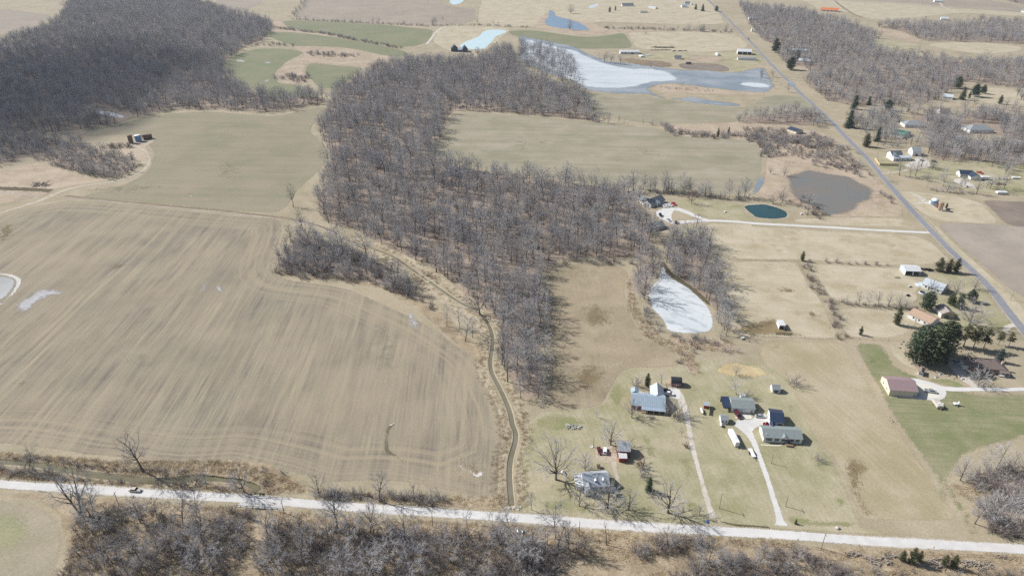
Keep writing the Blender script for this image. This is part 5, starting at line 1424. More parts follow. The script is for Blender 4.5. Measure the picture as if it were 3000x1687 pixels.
CONI = [
 ('C4', 1560, 835, 1575, 560, 'pine0', 1.0, 'leftmost tall pine in the big evergreen group by the drive'),
 ('C4', 1690, 860, 1690, 525, 'pine1', .95, 'middle tall pine in the big evergreen group'),
 ('C4', 1790, 780, 1780, 470, 'pine0', .9, 'rearmost tall pine in the big evergreen group'),
 ('C4', 1600, 730, 1600, 500, 'pine1', .9, 'back left pine in the big evergreen group'),
 ('C4', 1900, 680, 1900, 490, 'loose0', .9, 'first pine in the row right of the big evergreen group'),
 ('C4', 2000, 700, 2010, 500, 'loose1', .9, 'second pine in the row right of the big evergreen group'),
 ('C4', 2090, 720, 2090, 520, 'loose0', .9, 'third pine in the row right of the big evergreen group'),
 ('C4', 2190, 720, 2190, 540, 'loose1', .9, 'fourth pine in the row right of the big evergreen group'),
 ('C4', 2330, 680, 2330, 560, 'loose0', .9, 'fifth pine, right of the gap in the pine row'),
 ('C4', 2430, 690, 2430, 570, 'loose1', .9, 'last pine in the row near the right edge'),
 ('C4', 2335, 835, 2335, 720, 'bluespruce', 1.1, 'blue-grey spruce behind the hip roofed house'),
 ('C4', 1655, 345, 1660, 190, 'pine1', .95, 'dark pine left of the tan garage'),
 ('C4', 1370, 485, 1375, 318, 'cedar0', .85, 'loose olive pine left of the orange roofed house'),
 ('C4', 1030, 582, 1030, 505, 'cedar1', 1.0, 'small round evergreen alone in the dry pasture'),
 ('C4', 1880, 300, 1880, 200, 'pine0', .9, 'olive pine behind the tan garage'),
 ('C4', 1960, 330, 1960, 200, 'spruce0', 1.2, 'dark evergreen right of the tan garage'),
 ('C4', 2070, 270, 2070, 165, 'pine1', 1.0, 'dark pine beside the road shadow'),
 ('B4', 482, 1172, 482, 1085, 'cedar0', 1.0, 'rounded evergreen at the pasture fence corner'),
 ('B4', 1770, 1270, 1775, 1150, 'cedar1', 1.5, 'large dark evergreen by the roadside barn'),
 ('B4', 1860, 1280, 1870, 1160, 'cedar0', 1.3, 'middle dark evergreen by the roadside barn'),
 ('B4', 1930, 1280, 1945, 1155, 'cedar1', 1.1, 'dark evergreen nearest the paved road'),
 ('B4', 1840, 678, 1840, 628, 'cedar1', 1.1, 'small round evergreen beside the orange silo'),
 ('D4', 1420, 1302, 1420, 1212, 'cedar0', 1.1, 'left cedar of the three below the road'),
 ('D4', 1508, 1325, 1515, 1190, 'cedar1', .95, 'tallest middle cedar of the three below the road'),
 ('D4', 1580, 1312, 1585, 1215, 'cedar0', .9, 'right cedar of the three below the road'),
 ('D4', 1820, 1352, 1820, 1255, 'cedar1', 1.1, 'left cedar of the pair beside the log piles'),
 ('D4', 1902, 1362, 1900, 1255, 'cedar0', 1.1, 'right cedar of the pair beside the log piles'),
 ('D4', 420, 955, 418, 915, 'spruce0', 1.0, 'tiny evergreen in the planting bed at the drive foot'),
 ('D3', 1290, 645, 1280, 525, 'spruce1', 1.0, 'dark evergreen on the lawn right of the red barn'),
 ('C3', 1275, 1070, 1240, 950, 'cedar0', .9, 'dark evergreen behind the red farmhouse'),
 ('A4', 230, 500, 222, 372, 'pine0', .9, 'tall dark evergreen right of the paved road far away'),
 ('A4', 425, 570, 420, 480, 'pine1', 1.0, 'dark evergreen by the far roadside house'),
 ('A4', 370, 660, 372, 545, 'pine0', 1.1, 'broad evergreen nearest the far road'),
 ('A4', 972, 1032, 972, 905, 'spruce0', 1.1, 'dark spruce at the wood edge right of the road'),
 ('A4', 1110, 992, 1110, 912, 'spruce1', 1.2, 'spruce right of the wood edge spruce'),
 ('A4', 1290, 1045, 1290, 952, 'pine1', 1.2, 'wide dark evergreen above the green roofed house'),
 ('A4', 1470, 582, 1470, 535, 'cedar1', 1.0, 'lone round evergreen in the right wood'),
 ('A4', 1950, 835, 1952, 730, 'pine0', 1.0, 'evergreen above the white house in the right wood'),
 ('A4', 1990, 942, 1990, 828, 'spruce1', 1.1, 'evergreen right of the white house in the right wood'),
 ('A4', 2110, 915, 2120, 802, 'pine1', 1.0, 'left evergreen of the far lawn group'),
 ('A4', 2185, 885, 2190, 808, 'pine0', 1.0, 'right evergreen of the far lawn group'),
 ('A4', 2345, 982, 2340, 902, 'cedar0', 1.3, 'round evergreen on the far right lawn'),
 ('A4', 2055, 932, 2055, 870, 'cedar1', 1.0, 'small evergreen between the far lawn groups'),
 ('A4', 920, 1205, 940, 1045, 'spruce0', 1.2, 'tall dark evergreen beside the paved road'),
 ('A4', 1080, 1385, 1060, 1262, 'cedar0', 1.4, 'olive evergreen at the road corner by the white houses'),
 ('A4', 1190, 1335, 1230, 1205, 'spruce1', 1.0, 'dark evergreen left of the green roofed house'),
 ('A3', 920, 118, 925, 65, 'cedar0', 1.1, 'left dark evergreen before the farmhouse at the top'),
 ('A3', 975, 102, 970, 60, 'cedar1', 1.1, 'right dark evergreen before the farmhouse at the top'),
 ('A3', 1732, 92, 1730, 42, 'spruce0', 1.3, 'left dark evergreen by the far blue roofed house'),
 ('A3', 1797, 108, 1797, 45, 'spruce1', 1.3, 'right dark evergreen by the far blue roofed house'),
 ('A3', 1927, 112, 1927, 60, 'pine0', 1.0, 'evergreen beside the far end of the paved road'),
 ('A3', 1940, 1295, 1937, 1212, 'cedar0', .8, 'left dark cedar in the brush belt'),
 ('A3', 2040, 1272, 2040, 1202, 'cedar1', .8, 'right dark cedar in the brush belt'),
]
for t, bx, by, tx, ty, key, wide, lab in CONI:
    h = min(max(hgt(t, bx, by, tx, ty), 1.5), 22)
    plant(key, 'evergreen_tree', G(t, bx, by), h, lab, 'tree', wide=wide)

CAND.sort(key=show, reverse=True)
SHR.sort(key=show, reverse=True)
NT = 300 - n_tree
LAND = [(G(t, x, y), n) for t, x, y, n in (
    ('C2', 2150, 420, 'the ditch bend'), ('C3', 232, 955, 'the pale edge tree'), ('B3', 700, 1180, 'the meadow head'), ('B2', 900, 960, 'the upper ditch'), ('C3', 250, 1250, 'the lower wood tip'), ('C2', 1600, 250, 'the copse tip'),
    ('C3', 1200, 100, 'the large pond tree'), ('C3', 320, 400, 'the upper meadow edge'), ('C2', 2320, 862, 'the ditch edge tree'), ('B2', 1650, 1250, 'the ditch middle'), ('D1', 772, 885, 'the twin-trunked tree'), ('D1', 2450, 820, 'the bridge'),
    ('D2', 770, 1005, 'the wide-forked tree'), ('D2', 1412, 1185, 'the tall thicket tree'), ('D2', 2500, 1040, 'the culvert pipes'), ('D3', 890, 1155, 'the dead snag'), ('D3', 700, 1330, 'the dark creek bend'), ('D2', 1140, 1390, 'the whitish thin trunk'),
    ('D1', 560, 1430, 'the tan field corner'), ('D4', 2340, 1035, 'the pale leaning trunk'), ('D4', 2250, 925, 'the round grey tree'), ('D4', 1972, 545, 'the lawn corner tree'), ('D4', 1508, 1325, 'the three cedars'), ('D1', 1500, 1200, 'the thicket hollow'),
    ('D3', 1500, 1200, 'the lower creek'), ('D3', 2300, 1240, 'the creek end'), ('D4', 400, 1330, 'the leftmost log pile'), ('D2', 350, 1250, 'the creek below the bridge'), ('D2', 1900, 1330, 'the crooked roadside tree'), ('D1', 2000, 1250, 'the lower creek bank'), ('B3', 420, 1080, 'the meadow left corner'), ('B3', 1000, 1080, 'the meadow right corner'), ('B3', 60, 1250, 'the wood nook'), ('B2', 2250, 1150, 'the inner wood'), ('B2', 2000, 1350, 'the inner ditch side'),
    ('B3', 1250, 1000, 'the pond head'), ('D2', 150, 1050, 'the right creek bank'), ('D2', 1650, 1400, 'the lower thicket'), ('D1', 1250, 1400, 'the bottom left hollow'), ('D1', 1050, 1080, 'the upper left thicket'))]
ORD = ['nearest', 'second nearest', 'third nearest', 'fourth nearest', 'fifth nearest', 'sixth nearest', 'seventh nearest', 'eighth nearest', 'ninth nearest', 'tenth nearest', 'eleventh nearest', 'twelfth nearest']

def plant_all(L, name, cat, w0, w1):
    """each plant is told apart by its rank round a landmark; the look-alikes farther out share a label"""
    by = {}
    for c in L:
        d, n = min((math.hypot(c[0] - p[0], c[1] - p[1]), n) for p, n in LAND)
        by.setdefault((c[4], n), []).append((d, c))
    for (lab, n), lst in by.items():
        lst.sort(key=lambda q: q[0])
        for i, (d, c) in enumerate(lst):
            l2 = '%s, %s to %s' % (lab, ORD[i], n) if i < len(ORD) else '%s, farther out around %s' % (lab, n)
            plant(c[3], name, c, c[2], l2, cat, c[5] + (' around ' + n if i >= len(ORD) else ''), wide=rnd.uniform(w0, w1))

plant_all(CAND[:NT], 'bare_tree', 'tree', .85, 1.3)
plant_all(SHR[:300], 'bare_shrub', 'shrub', .85, 1.3)
TK = sorted(set(WK + SK + ['pale', 'lean1']))
instancer('woodland', 'leafless grey woods covering the middle and far distance', 'woodland', TK,
          [(c[0], c[1], rnd.uniform(0, 6.28), c[2] / PROTO[c[3]]['h'] * rnd.uniform(.8, 1.4), c[2] / PROTO[c[3]]['h'], TK.index(c[3])) for c in CAND[NT:]])
instancer('brush', 'bare purplish brush along hedgerows, thickets and wood edges', 'brush', BK + GK,
          [(c[0], c[1], rnd.uniform(0, 6.28), c[2] / PROTO[c[3]]['h'] * rnd.uniform(.85, 1.35), c[2] / PROTO[c[3]]['h'], (BK + GK).index(c[3])) for c in SHR[300:]])
# dry grass tufts on the rough banks
rows = []
for P, sp in ((g('D1', 720, 760, 1600, 760, 2400, 810, 2380, 1000, 2300, 1449, 600, 1500, 700, 950), 2.2), (g('D2', 100, 830, 1500, 920, 2700, 985, 2800, 1450, 60, 1450), 2.1), (g('D3', 100, 980, 1500, 1060, 2700, 1120, 2700, 1449, 100, 1449), 2.0),
              (g('D4', 600, 1180, 2600, 1250, 2600, 1449, 500, 1449), 2.6), (g('D1', -100, 270, 1000, 360, 2300, 370, 2550, 500, 2500, 640, 2300, 540, 1300, 500, 500, 400, -100, 350), 1.6),
              (g('D1', -100, 430, 900, 540, 1400, 600, 1800, 590, 2300, 620, 2350, 660, 900, 580, -100, 515), 1.5), (g('D2', 60, 420, 300, 520, 500, 650, 100, 690), 1.8),
              (g('C3', 1100, 20, 1180, 330, 1400, 600, 1700, 720, 1780, 940, 1700, 960, 1550, 760, 1250, 590, 1100, 330), 1.9), (g('D2', 560, 640, 1800, 700, 2340, 700, 2360, 800, 1500, 770, 600, 720), 2.0), (g('C3', 1460, 590, 2100, 650, 2100, 740, 1700, 730), 2.0), (g('D4', 1850, 600, 2100, 560, 2300, 700, 2150, 800), 1.8)):
    Q = scatter(P, sp, int(sp * 100))
    for x, y in Q:
        s = rnd.uniform(.5, 1.25)
        rows.append((x, y, rnd.uniform(0, 6.28), s * rnd.uniform(.8, 1.5), s, rnd.randrange(3)))
dl = np.array(smooth_poly(ditch_line, False, 2))
for q in range(2600):
    i = rnd.randrange(len(dl))
    a = rnd.uniform(0, 6.28)
    r = rnd.uniform(2.8, 9)
    s = rnd.uniform(.3, .7)
    rows.append((dl[i][0] + math.cos(a) * r, dl[i][1] + math.sin(a) * r, a, s * 1.4, s, rnd.randrange(3)))
P = np.array([r[:2] for r in rows])
bad = near_line(P, road_pts, 3.2) | near_line(P, ditch_line, 2.4)
for c in CH[1:]:
    bad |= inside(c['top'], P)
rows = [r for r, b in zip(rows, bad) if not b]
instancer('dry_grass', 'tall dry tan grass on the banks and roadside', 'grass', ['tuft0', 'tuft1', 'tuft2'], rows)
print('TUFTS', len(rows))
# ------------------------------------------------------------------ buildings
for k, c in dict(white=(.74, .74, .73), cream=(.66, .60, .48), red=(.30, .055, .045), tan=(.46, .37, .28), paleblue=(.50, .60, .66), grey_wall=(.42, .42, .42), brick=(.33, .20, .15), dark_wall=(.05, .06, .085), rust=(.30, .15, .08)).items():
    flat('wall_' + k, c, .75, .25, var=.06, scale=.6)
for k, c in dict(grey=(.27, .29, .30), green_grey=(.235, .27, .265), navy=(.035, .05, .085), slate=(.11, .135, .155), brown=(.21, .165, .145), black=(.03, .033, .042), tan=(.33, .29, .255), orange=(.42, .30, .215), pale=(.50, .55, .57), orange_bright=(.62, .20, .07), green=(.08, .20, .15)).items():
    flat('roof_' + k, c, .8, .25, var=.14, scale=1.1)
ribbed('metal_blue', (.38, .47, .54), .45, .2, .9)
ribbed('metal_light', (.56, .61, .64), .4, .25, .8)
ribbed('metal_white', (.70, .70, .69), .45, .1, .9)
ribbed('metal_mauve', (.36, .255, .255), .45, .15, .9)
ribbed('metal_navy', (.035, .055, .10), .4, .2, .9)
ribbed('metal_old', (.42, .44, .45), .5, .3, .7, var=.2)
flat('trim', (.76, .76, .75), .6, .3, var=.03)
flat('glass', (.03, .035, .045), .12, .5, var=.0)
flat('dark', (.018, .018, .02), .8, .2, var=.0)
flat('shutter', (.03, .045, .05), .7, .2, var=.0)
flat('wood', (.27, .185, .12), .85, .2, var=.2)
flat('fence_wood', (.55, .42, .26), .85, .2, var=.15)
flat('post_wood', (.30, .265, .23), .9, .15, var=.2)
flat('door_dark', (.10, .12, .14), .6, .3, var=.05)
flat('door_grey', (.33, .34, .33), .6, .3, var=.05)
flat('steel', (.45, .46, .47), .35, .5, .8, var=.05)
flat('rust_metal', (.21, .115, .075), .8, .2, var=.3)
flat('blue_paint', (.10, .30, .56), .45, .4, var=.08)
flat('white_paint', (.78, .78, .77), .4, .45, var=.02)
flat('silver_paint', (.50, .52, .54), .3, .5, .4, var=.02)
flat('maroon_paint', (.115, .02, .025), .3, .5, var=.03)
flat('red_paint', (.42, .03, .035), .35, .5, var=.03)
flat('black_paint', (.015, .015, .018), .3, .5, var=.0)
flat('brown_paint', (.13, .085, .08), .4, .4, var=.05)
flat('tan_paint', (.52, .48, .42), .4, .4, var=.03)
flat('rubber', (.016, .016, .017), .9, .1, var=.0)
flat('stone', (.50, .49, .46), .9, .15, var=.2)
flat('log', (.40, .345, .28), .9, .1, var=.3)
flat('clay', (.40, .27, .19), .85, .15, var=.2)
flat('tarp_blue', (.05, .13, .34), .6, .3, var=.1)
flat('yellow_sign', (.75, .50, .05), .6, .3, var=0)

def site(name, label, cat, t, fl, fr, group=None):
    """a root at the front left base corner, x along the front; returns root and front length"""
    a, b = G(t, *fl), G(t, *fr)
    r = empty(name, (a[0], a[1], .05), math.atan2(b[1] - a[1], b[0] - a[0]))
    tag(r, label, cat, group)
    return r, math.hypot(b[0] - a[0], b[1] - a[1])

def block(r, x0, x1, y0, y1, wh, rh, ridge='x', wall='wall_white', roof='roof_grey', over=.4, z0=0.0, hip=0.0, th=.16, open_front=False):
    m = MB()
    xm, ym = (x0 + x1) / 2, (y0 + y1) / 2
    if open_front:
        for xa, xb, ya, yb in ((x0, x0 + .15, y0, y1), (x1 - .15, x1, y0, y1), (x0 + .15, x1 - .15, y1 - .15, y1)):
            m.box(xa, xb, ya, yb, z0 - .1, wh)
        m.box(x0 + .15, x1 - .15, y0, y0 + .12, wh - .35, wh)
    else:
        m.box(x0, x1, y0, y1, z0 - .1, wh)
    w = m.build('wall', wall, r)
    if rh < .05:
        return w
    if not hip:       # gable triangles
        gm = MB()
        if ridge == 'x':
            for xa, xb in ((x0, x0 + .12), (x1 - .12, x1)):
                gm.add([(xa, y0, wh), (xb, y0, wh), (xb, y1, wh), (xa, y1, wh), (xa, ym, wh + rh - .05), (xb, ym, wh + rh - .05)], [(0, 1, 2, 3), (0, 3, 4), (1, 5, 2), (0, 4, 5, 1), (3, 2, 5, 4)])
        else:
            for ya, yb in ((y0, y0 + .12), (y1 - .12, y1)):
                gm.add([(x0, ya, wh), (x1, ya, wh), (x1, yb, wh), (x0, yb, wh), (xm, ya, wh + rh - .05), (xm, yb, wh + rh - .05)], [(0, 1, 2, 3), (0, 4, 1), (3, 2, 5), (0, 3, 5, 4), (1, 4, 5, 2)])
        gm.build('gable', wall, r)
    m = MB()
    if hip:
        i = hip
        e = [(x0 - over, y0 - over), (x1 + over, y0 - over), (x1 + over, y1 + over), (x0 - over, y1 + over)]
        rg_ = [(x0 + i, ym), (x1 - i, ym)] if ridge == 'x' else [(xm, y0 + i), (xm, y1 - i)]
        zb, zt = wh + .02, wh + rh
        v = [(p[0], p[1], zb) for p in e] + [(p[0], p[1], zb + th) for p in e] + [(p[0], p[1], zt + th) for p in rg_]
        f = [(3, 2, 1, 0), (0, 1, 5, 4), (1, 2, 6, 5), (2, 3, 7, 6), (3, 0, 4, 7)]
        f += [(4, 5, 9, 8), (6, 7, 8, 9), (5, 6, 9), (7, 4, 8)] if ridge == 'x' else [(4, 5, 8), (5, 6, 9, 8), (6, 7, 9), (7, 4, 8, 9)]
        m.add(v, f)
    else:
        sl_ = rh / ((y1 - y0) / 2 if ridge == 'x' else (x1 - x0) / 2)
        dz = over * sl_
        if ridge == 'x':
            for ya, yb in ((y0 - over, ym), (y1 + over, ym)):
                m.hexa([(x0 - over, ya, wh - dz + .02), (x1 + over, ya, wh - dz + .02), (x1 + over, yb, wh + rh + .02), (x0 - over, yb, wh + rh + .02),
                        (x0 - over, ya, wh - dz + th), (x1 + over, ya, wh - dz + th), (x1 + over, yb, wh + rh + th), (x0 - over, yb, wh + rh + th)])
        else:
            for xa, xb in ((x0 - over, xm), (x1 + over, xm)):
                m.hexa([(xa, y0 - over, wh - dz + .02), (xa, y1 + over, wh - dz + .02), (xb, y1 + over, wh + rh + .02), (xb, y0 - over, wh + rh + .02),
                        (xa, y0 - over, wh - dz + th), (xa, y1 + over, wh - dz + th), (xb, y1 + over, wh + rh + th), (xb, y0 - over, wh + rh + th)])
    return m.build('roof', roof, r)

def shed_roof(r, x0, x1, y0, y1, zf, zb, roof, th=.12, name='roof', parent=None):
    return MB().hexa([(x0, y0, zf), (x1, y0, zf), (x1, y1, zb), (x0, y1, zb), (x0, y0, zf + th), (x1, y0, zf + th), (x1, y1, zb + th), (x0, y1, zb + th)]).build(name, roof, parent or r)

def window(r, side, u, z, w=1.0, h=1.2, off=0.0, frame='trim', pane='glass', shutters=False, at=0.0):
    """side f/b: u along x on the plane y=at; side l/r: u along y on the plane x=at"""
    def bx(a0, a1, z0, z1, d0, d1, nm, mt, par):
        if side == 'f':
            return MB().box(a0, a1, at - d1, at - d0, z0, z1).build(nm, mt, par)
        if side == 'l':
            return MB().box(at - d1, at - d0, a0, a1, z0, z1).build(nm, mt, par)
        return MB().box(at + d0, at + d1, a0, a1, z0, z1).build(nm, mt, par)
    f = bx(u - w / 2 - .1, u + w / 2 + .1, z - .1, z + h + .1, .0, .05, 'window', frame, r)
    bx(u - w / 2, u + w / 2, z, z + h, .052, .07, 'pane', pane, f)
    if shutters:
        for s in (-1, 1):
            bx(u + s * (w / 2 + .32) - .2, u + s * (w / 2 + .32) + .2, z - .1, z + h + .1, .0, .05, 'shutter', 'shutter', f)
    return f

def door(r, side, u, w=1.0, h=2.1, mat='door_dark', at=0.0, name='door', knob=True):
    if side == 'f':
        d = MB().box(u - w / 2, u + w / 2, at - .07, at, .05, h).build(name, mat, r)
        if knob:
            MB().box(u + w * .36, u + w * .42, at - .12, at - .07, h * .45, h * .5).build('handle', 'steel', d)
    elif side == 'l':
        d = MB().box(at - .07, at, u - w / 2, u + w / 2, .05, h).build(name, mat, r)
    else:
        d = MB().box(at, at + .07, u - w / 2, u + w / 2, .05, h).build(name, mat, r)
    return d

def post(r, x, y, h, w=.15, mat='trim', name='post'):
    return MB().box(x - w / 2, x + w / 2, y - w / 2, y + w / 2, 0, h).build(name, mat, r)

def chimney(roof, x, y, z0, z1, w=.7, mat='wall_brick'):
    return MB().box(x - w / 2, x + w / 2, y - w / 2, y + w / 2, z0, z1).build('chimney', mat, roof)

# --- white ranch house with grey-green roof
r, L = site('ranch_house', 'long white ranch house with green-grey roof and front gable, beside the pale drive', 'house', 'E2', (1250, 1318), (2150, 1368))
D = 8.2
rf = block(r, 0, L, 0, D, 2.8, 1.7, 'x', 'wall_white', 'roof_green_grey', .35)
xm = L * .55
MB().add([(xm - 2.0, -.38, 2.72), (xm + 2.0, -.38, 2.72), (xm, -.38, 4.0), (xm - 2.0, 1.1, 3.28), (xm + 2.0, 1.1, 3.28), (xm, 3.2, 4.05)], [(0, 1, 2), (0, 2, 5, 3), (1, 4, 5, 2)]).build('porch_gable', 'roof_green_grey', r)
MB().add([(xm - 1.8, -.44, 2.62), (xm + 1.8, -.44, 2.62), (xm, -.44, 3.78), (xm - 1.8, -.40, 2.62), (xm + 1.8, -.40, 2.62), (xm, -.40, 3.78)], [(0, 1, 2), (3, 5, 4), (0, 2, 5, 3), (1, 4, 5, 2), (0, 3, 4, 1)]).build('gable_face', 'trim', r)
for f in (.115, .165, .345, .52, .60, .74, .885):
    window(r, 'f', L * f, 1.0, .75, 1.3, shutters=True)
door(r, 'f', L * .68, .95, 2.1, 'door_dark')
window(r, 'l', D * .35, 1.1, .9, 1.1)
MB().tube([(1.2, 1.1, 3.0), (1.2, 1.1, 4.4)], [.09, .09], 6).build('vent_pipe', 'trim', rf)
MB().tube([(L - 2.2, 5.8, 3.5), (L - 2.2, 5.8, 4.4)], [.12, .12], 6).build('vent_pipe', 'trim', rf)
r2 = empty('front_deck', Matrix.Translation(r.location) @ Matrix.Rotation(r.rotation_euler.z, 4, 'Z') @ Vector((L * .56, -2.6, 0)), r.rotation_euler.z)
tag(r2, 'brown wooden deck with railing in front of the white ranch house', 'deck')
MB().box(0, 3.2, 0, 2.5, .45, .6).build('platform', 'wood', r2)
for i in range(5):
    post(r2, .1 + i * .75, .08, 1.5, .1, 'wood')
MB().box(0, 3.2, .03, .12, 1.4, 1.5).build('railing', 'wood', r2)
MB().box(3.2, 4.1, .6, 1.9, .0, .3).build('step', 'wood', r2)
# --- navy roofed garage with breezeway
r, L = site('garage', 'white garage with navy metal roof and long breezeway roof, behind the white ranch house', 'garage', 'E2', (1402, 950), (1690, 990))
L *= 1.08
block(r, 0, L, 0, 9.5, 3.1, 1.7, 'x', 'wall_white', 'metal_navy', .3)
door(r, 'f', L * .78, 2.2, 2.3, 'door_dark', name='garage_door', knob=False)
block(r, -.2, 1.7, -4.6, -.32, 2.7, .6, 'y', 'wall_white', 'metal_navy', .25, open_front=True)
window(r, 'l', 3, 1.2, 1.0, 1.0)
window(r, 'l', 6.4, 1.2, 1.0, 1.0)
# --- white outbuilding with green-grey roof and navy carport
r, L = site('workshop', 'white outbuilding with grey roof and open navy roofed carport at its left', 'outbuilding', 'E2', (508, 622), (1036, 655))
block(r, 0, L, 0, 8.5, 2.8, 1.7, 'x', 'wall_white', 'roof_green_grey', .35)
shed_roof(r, -4.4, -.38, .4, 8.2, 2.35, 3.1, 'metal_navy', name='carport_roof')
for x, y in ((-4.3, .5), (-2.3, .5), (-4.3, 8.0), (-2.3, 8.0)):
    post(r, x, y, 2.35 if y < 1 else 3.05, .12)
MB().box(-4.3, -.3, 7.9, 8.0, .1, 2.9).build('carport_wall', 'door_dark', r)
MB().box(-3.6, -1.2, 3.0, 6.6, .0, 1.5).build('stored_equipment', 'rust_metal', r)
for u in (.25, .62):
    door(r, 'f', L * u, 2.8, 2.3, 'trim', name='garage_door', knob=False)
door(r, 'f', L * .88, .9, 2.0, 'door_grey')
def simple_shed(name, label, cat, t, fl, fr, depth, wh, rh, wall, roof, ridge='x', wins=(), dr=None, group=None, over=.25, winw=.6, dm='door_dark', dw=1.2, Lk=1.0, hip=0, open_front=False, swins=()):
    r, L = site(name, label, cat, t, fl, fr, group)
    L *= Lk
    rf = block(r, 0, L, 0, depth, wh, rh, ridge, wall, roof, over, hip=hip, open_front=open_front)
    for u in wins:
        window(r, 'f', L * u, wh * .4, winw, wh * .38)
    for u in swins:
        window(r, 'l', depth * u, wh * .4, winw, wh * .38)
    if dr is not None:
        door(r, 'f', L * dr, dw, min(2.2, wh * .86), dm)
    return r, L, rf
simple_shed('garden_shed', 'small white shed with grey roof and two windows beside the pale court', 'shed', 'E2', (252, 890), (418, 897), 4.0, 2.2, 1.1, 'wall_white', 'roof_grey', wins=(.25, .75))
simple_shed('garden_shed', 'tiny white shed behind the grey roofed outbuilding', 'shed', 'E2', (715, 322), (806, 327), 2.0, 2.1, .5, 'wall_white', 'roof_pale', dr=.5, dw=.8)
simple_shed('barn_shed', 'white barn shed with grey roof alone in the dry grass', 'shed', 'E2', (1462, 166), (1640, 176), 4.2, 2.2, 1.5, 'wall_white', 'roof_grey', wins=(.25, .75), dr=.5)
# --- red farmhouse
r, L = site('farmhouse', 'red farmhouse with wide blue-grey metal roof, rear wing and front porch', 'house', 'E1', (262, 1085), (1165, 1165))
D = 10.0
block(r, 0, L, 0, D, 2.7, 2.5, 'x', 'wall_red', 'metal_blue', .35)
shed_roof(r, L * .30, L + .35, -2.6, -.32, 2.05, 2.52, 'metal_blue', name='porch_roof')
for f in (.32, .48, .66, .84, 1.0):
    post(r, L * f, -2.4, 2.05, .14)
MB().box(L * .30, L, -2.5, 0, .05, .3).build('porch_floor', 'wood', r)
for f in (.1, .42, .58, .75, .92):
    window(r, 'f', L * f, 1.0, 1.0, 1.2)
door(r, 'f', L * .66, 1.0, 2.1, 'trim')
for u in (.3, .6):
    window(r, 'l', D * u, 1.0, .9, 1.2)
block(r, L * .60, L * .98, D - 3, D + 6.5, 2.7, 2.4, 'y', 'wall_red', 'metal_light', .35)
block(r, .1, 3.6, D + .4, D + 3.6, 2.5, .9, 'y', 'wall_red', 'metal_blue', .25)
MB().box(3.9, L * .55, D + .5, D + 4.5, .1, .35).build('patio', 'stone', r)
# red gambrel shed
r, L = site('gambrel_shed', 'red gambrel shed with black roof, white trimmed double door and two windows', 'shed', 'E1', (1352, 480), (1615, 500))
D = 4.6
block(r, 0, L, 0, D, 2.3, .01, 'x', 'wall_red', 'wall_red', 0, th=.02)
prof = [(-.25, 2.15), (.75, 3.55), (D / 2, 4.1), (D - .75, 3.55), (D + .25, 2.15)]
m = MB()
for (ya, za), (yb, zb) in zip(prof, prof[1:]):
    m.hexa([(-.25, ya, za), (L + .25, ya, za), (L + .25, yb, zb), (-.25, yb, zb), (-.25, ya, za + .12), (L + .25, ya, za + .12), (L + .25, yb, zb + .12), (-.25, yb, zb + .12)])
m.build('roof', 'roof_black', r)
m = MB()
for xa, xb in ((0, .1), (L - .1, L)):
    pr = [(0, 2.3)] + [(y, z - .03) for y, z in prof[1:4]] + [(D, 2.3)]
    n = len(pr)
    m.add([(xa, y, z) for y, z in pr] + [(xb, y, z) for y, z in pr], [tuple(range(n))[::-1], tuple(range(n, 2 * n))] + [(i, (i + 1) % n, n + (i + 1) % n, n + i) for i in range(n)])
m.build('gable', 'wall_red', r)
window(r, 'f', L * .16, 1.0, .6, .8)
window(r, 'f', L * .84, 1.0, .6, .8)
for s in (-1, 1):
    d = MB().box(L / 2 + s * .55 - .5, L / 2 + s * .55 + .5, -.06, 0, .1, 1.95).build('door', 'wall_red', r)
    for zz in (.12, .95, 1.83):
        MB().box(L / 2 + s * .55 - .5, L / 2 + s * .55 + .5, -.09, -.06, zz, zz + .12).build('trim_board', 'trim', d)
    for xx in (-.5, .38):
        MB().box(L / 2 + s * .55 + xx, L / 2 + s * .55 + xx + .12, -.093, -.062, .1, 1.95).build('trim_board', 'trim', d)
simple_shed('garden_shed', 'tiny red shed with pale roof right of the long drive', 'shed', 'E1', (2225, 1068), (2348, 1082), 2.6, 2.0, .8, 'wall_red', 'metal_light', dr=.5, dw=.8, dm='wall_red')
# --- white metal roofed house near the gravel road
r, L = site('farm_cottage', 'white house with silvery metal roof and two roof dormers near the gravel road', 'house', 'D3', (680, 655), (912, 640))
D = 8.5
block(r, 0, L, 0, D, 3.0, 3.0, 'x', 'wall_white', 'metal_light', .4)
block(r, .1, 3.6, -2.4, 3.0, 2.8, 1.5, 'y', 'wall_white', 'roof_grey', .3)
for f in (.48, .80):
    b_ = L * f
    MB().box(b_ - .5, b_ + .5, 1.2, 2.6, 3.9, 4.7).build('dormer', 'wall_white', r)
    MB().add([(b_ - .6, 1.05, 4.7), (b_ + .6, 1.05, 4.7), (b_, 1.05, 5.15), (b_ - .6, 3.0, 4.7), (b_ + .6, 3.0, 4.7), (b_, 3.0, 5.15)], [(0, 1, 2), (0, 2, 5, 3), (1, 4, 5, 2), (0, 3, 4, 1), (3, 5, 4)]).build('dormer_roof', 'metal_white', r)
    window(r, 'f', b_, 4.0, .6, .5, at=1.2)
MB().box(-3.0, -.3, 1.0, D - .5, .1, 2.5).build('wall', 'wall_white', r)
shed_roof(r, -3.3, -.02, .7, D - .2, 2.55, 2.62, 'metal_white', name='side_roof')
for f in (.5, .66, .88):
    window(r, 'f', L * f, 1.0, .8, 1.2)
door(r, 'f', L * .58, .9, 2.0, 'door_grey')
window(r, 'l', 2.0, 1.0, .8, 1.0, at=-3.0)
window(r, 'f', 1.8, 1.0, .9, 1.1, at=-2.4)
shed_roof(r, L - .2, L + 2.6, -3.4, -.8, 2.2, 2.5, 'roof_slate', name='porch_roof')
